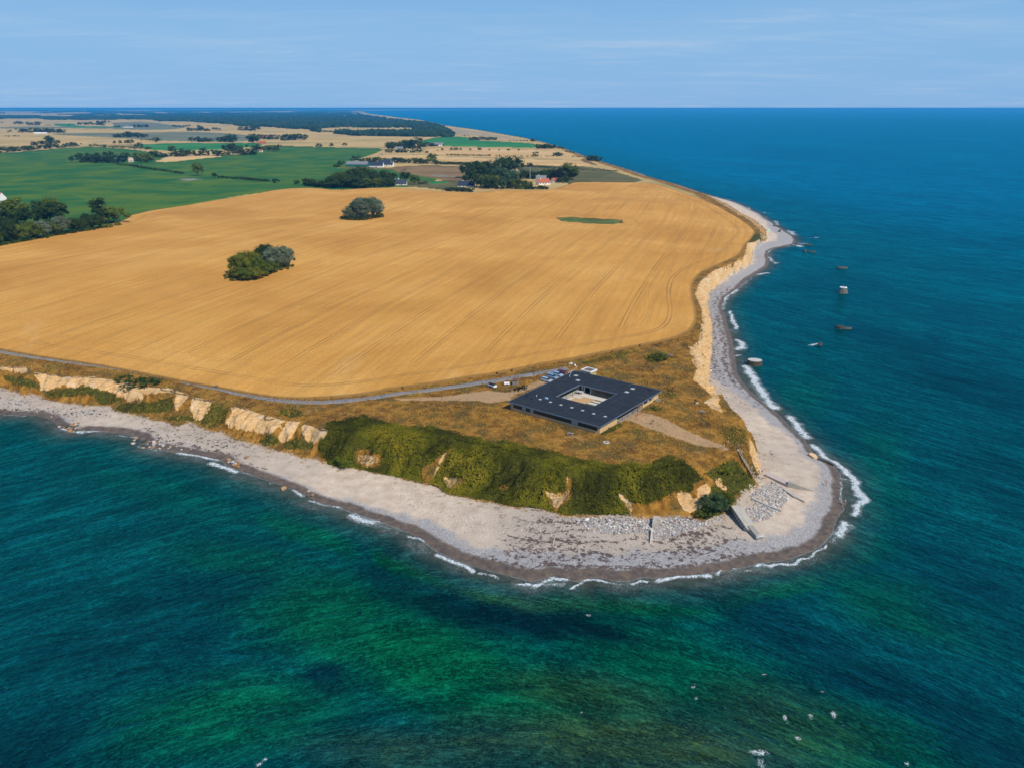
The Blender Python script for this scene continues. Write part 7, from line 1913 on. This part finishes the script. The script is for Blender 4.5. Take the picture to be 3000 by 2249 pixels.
person(0, 0, 'person in white top near the foot of the wooden stairs', 'step', WHITE_, BLACK_, rot=ang - R(90), loc=on_stairs(.86))
person(2233, 1389, 'person in grey top with dark rucksack standing where the stairs meet the beach', 'stand', (.40,.40,.46), (.04,.06,.10), rot=R(60), bag=BLACK_)
person(2235.5, 1404, 'person in mauve top left of the child in white at the foot of the stairs', 'walk', PURP_, (.15,.06,.12), rot=R(200))
person(2245, 1400, 'child in white at the foot of the stairs', 'stand', WHITE_, (.4,.45,.5), True, s=.72, hair='fair', rot=R(150))
person(2420.5, 1420, 'person in a yellow-orange top carrying a black bag on the grey shingle', 'walk', YEL_, (.45,.16,.10), True, rot=R(-20), bag=BLACK_)
person(2430.5, 1463, 'child in pink standing on the shingle below the person in yellow', 'stand', (.66,.42,.42), (.55,.30,.26), True, s=.72, hair='fair', rot=R(60))
person(2475, 1477, 'person with white hat and bare legs paddling at the water edge, right one of two', 'walk', (.62,.40,.40), (.55,.36,.34), True, hat=WHITE_, rot=R(90), s=1.02)
person(2470.5, 1476, 'person in black shorts at the water edge, left one of two', 'walk', (.5,.30,.26), BLACK_, True, hair='dark', rot=R(80))
person(1928.5, 1534, 'person in a pink top and black trousers standing on the concrete platform', 'stand', PINK_, BLACK_, hair='fair', rot=R(170))
person(1921.5, 1532, 'person in dark clothes sitting on the concrete platform', 'sit', BLACK_, BLACK_, sleeves=True, hair='dark', rot=R(-30))
person(73, 1165, 'person in a blue jacket standing on the stony beach at the far left', 'stand', (.05,.22,.34), NAVY_, sleeves=True, rot=R(30))
o_ = person(0, 0, 'person in white sitting at the picnic table near the cliff edge', 'sit', WHITE_, JEAN_, hair='dark', rot=R(-22) , loc=(pt[0] - math.sin(R(-22)) * .75 * 1.0, pt[1] + math.cos(R(-22)) * .75, pt[2] + .02))
for k, (x, y, c, l) in enumerate(((2220, 758, (.45,.12,.10), 'person in red, leftmost of the bathers on the beach of the small bay'), (2227, 758, (.10,.10,.14), 'person in dark clothes, middle one of the bathers on the beach of the small bay'), (2236.5, 759, (.08,.06,.08), 'person in black near the water, rightmost of the bathers in the small bay'), (2212, 760, (.35,.25,.30), 'person in mauve by the foot of the cliff in the small bay'), (2246.5, 677, (.2,.35,.4), 'person in blue beside the mint-green tarpaulin'))):
    person(x, y, l, 'walk' if k % 2 else 'stand', c, (.15,.10,.10), True, rot=R(50 * k))
def bicycle(loc, rot, label, paint):
    b = thing('bicycle', label, 'bicycle', loc, rot)
    fm = MB(); 
    for a, c in (((0,.45,.34),(0,.18,.34)),((0,.18,.34),(0,.28,.82)),((0,.28,.80),(0,-.38,.84)),((0,.18,.34),(0,-.38,.80)),((0,.45,.34),(0,.28,.78)),((0,-.38,.86),(0,-.55,.34))): fm.tube(a, c, .02, n=5)
    fm.obj('frame', paint, b)
    for y in (.45, -.55):
        w = MB(); vs0 = len(w.V); w.ring((0, 0, 0), .33, .022, axis='y', n=18, k=5)
        w.V = [(v[1], v[0] + y, v[2] + .34) for v in w.V]
        for i in range(6): a = PI * i / 6; w.tube((0, y + .31 * math.cos(a), .34 + .31 * math.sin(a)), (0, y - .31 * math.cos(a), .34 - .31 * math.sin(a)), .004, n=3)
        w.obj('wheel', M['rubber'], b)
    MB().tube((-.27,-.42,1.06),(.27,-.42,1.06),.018).tube((0,-.38,.86),(0,-.42,1.06),.018).obj('handlebar', M['chrome'], b)
    MB().box(-.07, .07, .18, .42, .90, .96, bev=.02).tube((0,.28,.8),(0,.28,.9),.015).obj('saddle', M['rubber'], b)
    return b
hd = math.atan2(tg[np.argmin(((Cl - np.array(ap(637,1138)[:2]))**2).sum(1))][1], tg[np.argmin(((Cl - np.array(ap(637,1138)[:2]))**2).sum(1))][0])
for px, py, c, lc, l1, l2, pc in ((637.5, 1137, BLACK_, BLACK_, 'cyclist in black riding on the road, farther one of the two', 'bicycle ridden by the cyclist in black', (.05,.05,.06)), (633.5, 1139.5, (.40,.10,.14), (.30,.10,.12), 'cyclist in dark red riding on the road, nearer one of the two', 'bicycle ridden by the cyclist in dark red', (.3,.05,.05))):
    p = ap(px, py); p = (p[0], p[1], p[2] + .17)
    bicycle(p, hd - R(90), l2, flat('cycle_paint', pc, .4, .4))
    person(0, 0, l1, 'ride', c, lc, sleeves=True, rot=hd - R(90), loc=p, hair='dark')

# ------------------------------------------------------------------ farms and cottages
def tiles(name, c1, c2):
    g = NT(name, .85, .2); c = g.mix(g.noise(.8, 5, .65, vec=g.local()), tuple(c1), tuple(c2))
    sp = g.n('ShaderNodeSeparateXYZ'); g.put(sp.inputs[0], g.local()); w = g.math('FRACT', g.math('MULTIPLY', sp.outputs[2], 2.5))
    c = g.mulc(c, g.math('MULTIPLY_ADD', w, .2, .85)); g.color(c); return g.m
R_SLATE, R_RED, R_GREY, R_TH = tiles('slate', (.022,.032,.055), (.04,.055,.085)), tiles('red_tiles', (.34,.085,.04), (.48,.15,.08)), tiles('grey_sheet', (.13,.14,.16), (.26,.26,.27)), tiles('thatch', (.03,.04,.06), (.06,.07,.09))
W_WHITE, W_GREEN, W_RED, W_DARK, W_YEL = flat('whitewash', (.80,.79,.76), .9, .1, .05), flat('green_boards', (.02,.14,.11), .8, .2, .15), flat('red_brick', (.40,.13,.08), .9, .1, .1), flat('black_boards', (.03,.03,.035), .8, .2), flat('pale_plaster', (.62,.55,.45), .9, .1)
def house(zf, x, y, Lh, Wh, wh, rh, rot, wall, roof, label, cat='house', group=None, chim=1, wins=5, win_mat=None, dz=0, name='farmhouse', slot_door=False):
    px, py = zf(x, y); p = ap(px, py); h = thing(name, label, cat, (p[0], p[1], p[2] + dz), R(rot), group)
    w = MB(); w.box(-Lh/2, Lh/2, -Wh/2, Wh/2, -.5, wh)
    for s in (-1, 1): w._add([(s*Lh/2, -Wh/2, wh), (s*Lh/2, Wh/2, wh), (s*Lh/2, 0, wh+rh*.97)], [(0,1,2) if s > 0 else (0,2,1)])
    w.obj('wall', wall, h)
    e = .4; t = .18; r = MB()
    for s in (-1, 1):
        a = (-Lh/2+.02 if 0 else -Lh/2-.15, s*(Wh/2+e), wh - e*rh/(Wh/2)); 
        r._add([(-Lh/2-.15, s*(Wh/2+e), wh-e*rh/(Wh/2)), (Lh/2+.15, s*(Wh/2+e), wh-e*rh/(Wh/2)), (Lh/2+.15, 0, wh+rh), (-Lh/2-.15, 0, wh+rh),
                (-Lh/2-.15, s*(Wh/2+e), wh-e*rh/(Wh/2)+t), (Lh/2+.15, s*(Wh/2+e), wh-e*rh/(Wh/2)+t), (Lh/2+.15, 0, wh+rh+t), (-Lh/2-.15, 0, wh+rh+t)],
               [(0,1,2,3),(4,7,6,5),(0,4,5,1),(1,5,6,2),(3,7,4,0)])
    ro = r.obj('roof', roof, h)
    for k in range(chim):
        cx = (-.28 + .56 * k) * Lh if chim > 1 else -.22 * Lh
        MB().box(cx-.5, cx+.5, -.4, .4, wh+rh-.6, wh+rh+1.3).obj('chimney', wall if wall is not W_GREEN else M['white'], ro)
    for k in range(wins):
        wx = -Lh/2 + Lh * (k + .5) / wins
        fr_ = MB().box(wx-.62, wx+.62, -Wh/2-.04, -Wh/2+.02, wh*.32, wh*.82).obj('window', win_mat or M['dark'], h)
        MB().box(wx-.5, wx+.5, -Wh/2-.06, -Wh/2-.041, wh*.37, wh*.78).obj('pane', M['glass'], fr_)
    MB().box(Lh*.02-.5, Lh*.02+.5, -Wh/2-.05, -Wh/2-.005, 0, 2.1).obj('door', M['dark'], h)
    return h
g_w = 'wings of the white farmhouse'
house(zb, 1043, 592, 24, 9, 3.4, 5.4, -6, W_WHITE, R_SLATE, 'left wing of the long white farmhouse with dark slate roof', wins=7, chim=0)
house(zb, 1130, 583, 24, 9, 3.4, 6.4, -8, W_WHITE, R_SLATE, 'right, taller wing of the long white farmhouse with dark slate roof', wins=6, chim=0)
house(zb, 880, 586, 38, 14, 4.0, 4.5, -8, W_GREEN, R_GREY, 'long green-walled barn with grey sheet roof left of the white farmhouse', 'barn', wins=0, chim=0, name='barn')
house(zb, 1178, 545, 26, 10, 3.0, 3.5, -5, W_YEL, R_GREY, 'low grey-roofed outbuilding in the trees behind the white farmhouse', 'barn', wins=0, chim=0, name='barn')
house(zb, 1256, 748, 14.5, 7.5, 2.6, 4.8, 0, W_WHITE, R_TH, 'small white house with dark steep roof right of the big copse', 'house', wins=4, chim=1)
house(zb, 1188, 700, 7, 5, 2.5, 2.2, 0, M['pane_pale'], R_GREY, 'tiny pale shed above the small white house', 'shed', wins=1, chim=0, name='shed')
house(zc, 345, 765, 22, 9, 2.8, 5.0, -8, W_YEL, R_SLATE, 'blue-slated house behind the dark bushes left of the large copse', 'house', wins=4, chim=1)
house(zc, 1005, 742, 18, 9, 3.2, 4.6, 28, W_WHITE, R_RED, 'red-roofed white house among the trees of the seaward farm', 'house', wins=4, chim=1)
house(zc, 988, 712, 15, 8, 3.0, 5.0, 0, W_YEL, R_GREY, 'brown-grey roofed building behind the red-roofed seaward farmhouse', 'house', wins=0, chim=1)
house(zc, 1108, 722, 10, 7, 2.6, 3.2, 25, W_WHITE, R_RED, 'small red-roofed outhouse at the right of the seaward farm', 'house', wins=1, chim=0)
house(za, -18, 896, 16, 10, 4.5, 6.0, -20, W_WHITE, R_RED, 'white gabled house with red roof cut by the left edge of the picture', 'house', wins=2, chim=0)
house(za, 1130, 548, 9, 8, 3.2, 4.6, 35, W_YEL, tiles('pale_tiles', (.42,.30,.24), (.55,.42,.34)), 'small pale cottage half hidden in the long copse', 'cottage', wins=1, chim=1)
house(zb, 52, 388, 22, 10, 3, 4, 8, W_RED, R_RED, 'lower red-roofed farm building in the trees at the left of the far fields', 'farm', wins=0, chim=0)
house(zb, 66, 335, 14, 9, 3.5, 4.5, 8, W_RED, R_RED, 'upper red-roofed farm building in the trees at the left of the far fields', 'farm', wins=0, chim=0)
house(zb, 45, 462, 7, 6, 2.8, 3, 0, W_WHITE, R_RED, 'tiny pale house at the foot of the red-roofed farm', 'house', wins=0, chim=0)
house(zb, 1238, 445, 18, 10, 4, 4, 0, W_YEL, R_GREY, 'pale farm building half hidden by the copse above the pale fields', 'farm', wins=0, chim=0)
house(zb, 1560, 408, 38, 10, 4, 4.5, -4, W_DARK, R_GREY, 'long black-boarded farmhouse at the edge of the bright green field', 'farm', wins=0, chim=1)
house(zb, 1594, 409, 10, 8, 4, 3, -4, W_WHITE, R_GREY, 'short white gable at the right-hand end of the black-boarded farmhouse', 'house', wins=0, chim=0)
house(za, 1108, 250, 44, 14, 4, 5, 4, W_WHITE, R_GREY, 'far white farm building among small trees in the left distance', 'farm', wins=0, chim=0)
house(za, 60, 166, 60, 18, 5, 5, 4, W_YEL, R_GREY, 'long pale far farm building near the left edge', 'farm', wins=0, chim=0)
for x, y, l in ((1480, 178, 'far white house at the edge of the woodland belt, left one of two'), (1200, 172, 'far pale house in front of the middle of the left woodland belt'), (900, 163, 'far white house with red roof in the woodland belt on the left')):
    house(za, x, y, 30, 12, 4, 4, 5, W_WHITE, R_RED if 'red' in l else R_GREY, l, 'house', wins=0, chim=0)
p = ap(*za(352, 301)); t = thing('polytunnel', 'long low white polytunnel beside the far copse on the left', 'polytunnel', p, R(3))
MB().prism([(-24,-5),(24,-5),(24,5),(-24,5)], -.3, 2.2, top=[(-24,-4.4),(24,-4.4),(24,4.4),(-24,4.4)]).prism([(-24,-4.4),(24,-4.4),(24,4.4),(-24,4.4)], 2.2, 4.2, top=[(-24,-1.2),(24,-1.2),(24,1.2),(-24,1.2)]).obj('cover', M['white'], t)
for zf, x, y, h, l in ((zc, 893, 700, 18, 'white flagpole in front of the trees of the seaward farm'), (zb, 1168, 585, 16, 'white flagpole at the right-hand gable of the white farmhouse')):
    p = ap(*zf(x, y)); t = thing('flagpole', l, 'flagpole', p); MB().tube((0,0,0),(0,0,h),.22,.1,n=6).obj('pole', M['white'], t); MB().lathe([(.35,h),(.35,h+.3),(0,h+.4)], 8).obj('knob', M['white'], t)
for x, l in ((735, 'far white wind turbine on the plain, left one of two'), (842, 'far white wind turbine on the plain, right one of two')):
    px, _ = za(x, 0); q = at(px, 329, 9); t = thing('wind_turbine', l, 'wind turbine', (float(q[0]), float(q[1]), 9), 0)
    MB().tube((0,0,0),(0,0,88),2.4,1.2,n=8).obj('tower', M['white'], t); MB().box(-1.5,1.5,-3,5,87,90).obj('nacelle', M['white'], t)
    for k in range(3):
        a = R(35 + 120 * k); MB().tube((0,-3.5,88.5),(math.sin(a)*38,-3.5,88.5+math.cos(a)*38),1.3,.4,n=4).obj('blade', M['white'], t)
# grey spoil heap by the lone tree and pale bare patches
for nm, zf, poly, m in (('gravel_patch', za, [(1510,703),(1560,692),(1620,680),(1700,684),(1780,700),(1640,706)], field_mat('grey_gravel', (.08,.12,.06), (.26,.26,.23), .06)), ('bare_patch', zb, [(1490,655),(1560,648),(1700,658),(1790,662),(1700,667),(1540,664)], field_mat('pale_bare', (.16,.18,.13), (.30,.30,.25), .05)), ('farm_yard', zb, [(640,592),(800,590),(1200,594),(1400,600),(1380,606),(1000,604),(700,600)], MBR), ('farm_track', zb, [(1035,500),(1085,470),(1100,466),(1095,474),(1060,497)], field_mat('track', (.3,.26,.2), (.4,.34,.26), .05)),
                         ('dune_grass', zc, [(205,255),(330,268),(520,298),(700,330),(880,358),(930,364),(700,352),(560,330),(380,316),(250,312),(225,290)], field_mat('dune', (.30,.22,.12), (.42,.33,.2), .02)), ('brown_point', zc, [(1325,508),(1390,503),(1420,530),(1490,560),(1420,552),(1345,530)], MBR)):
    A = np.array([zf(*q) for q in poly]); A = curvy(at(A[:, 0], A[:, 1], 9.0), 1); rr = np.hypot(A[:, 0], A[:, 1])
    me, _, _ = field_mesh(nm, A, .55, [m], radii((rr.min() * .95, rr.max() * 1.05, .008)), .12)
    obj(nm, me, kind='structure')

# ------------------------------------------------------------------ summer haze
bm = bmesh.new(); bmesh.ops.create_cube(bm, size=1.0)
hme = bpy.data.meshes.new('haze'); bm.to_mesh(hme); bm.free()
hz_o = bpy.data.objects.new('haze', hme); COL.objects.link(hz_o); hz_o['kind'] = 'stuff'; hz_o['label'] = 'thin blue summer haze over land and sea'
hz_o.location = (0, 0, 48); hz_o.scale = (520000, 520000, 116)
hm = bpy.data.materials.new('haze'); hm.use_nodes = True; ht = hm.node_tree; ht.nodes.clear()
ho = ht.nodes.new('ShaderNodeOutputMaterial'); hv_ = ht.nodes.new('ShaderNodeVolumePrincipled')
hv_.inputs['Color'].default_value = (.07, .50, 1.0, 1); hv_.inputs['Density'].default_value = 5.8e-5; hv_.inputs['Anisotropy'].default_value = 0.0
ht.links.new(hv_.outputs[0], ho.inputs['Volume']); hme.materials.append(hm)
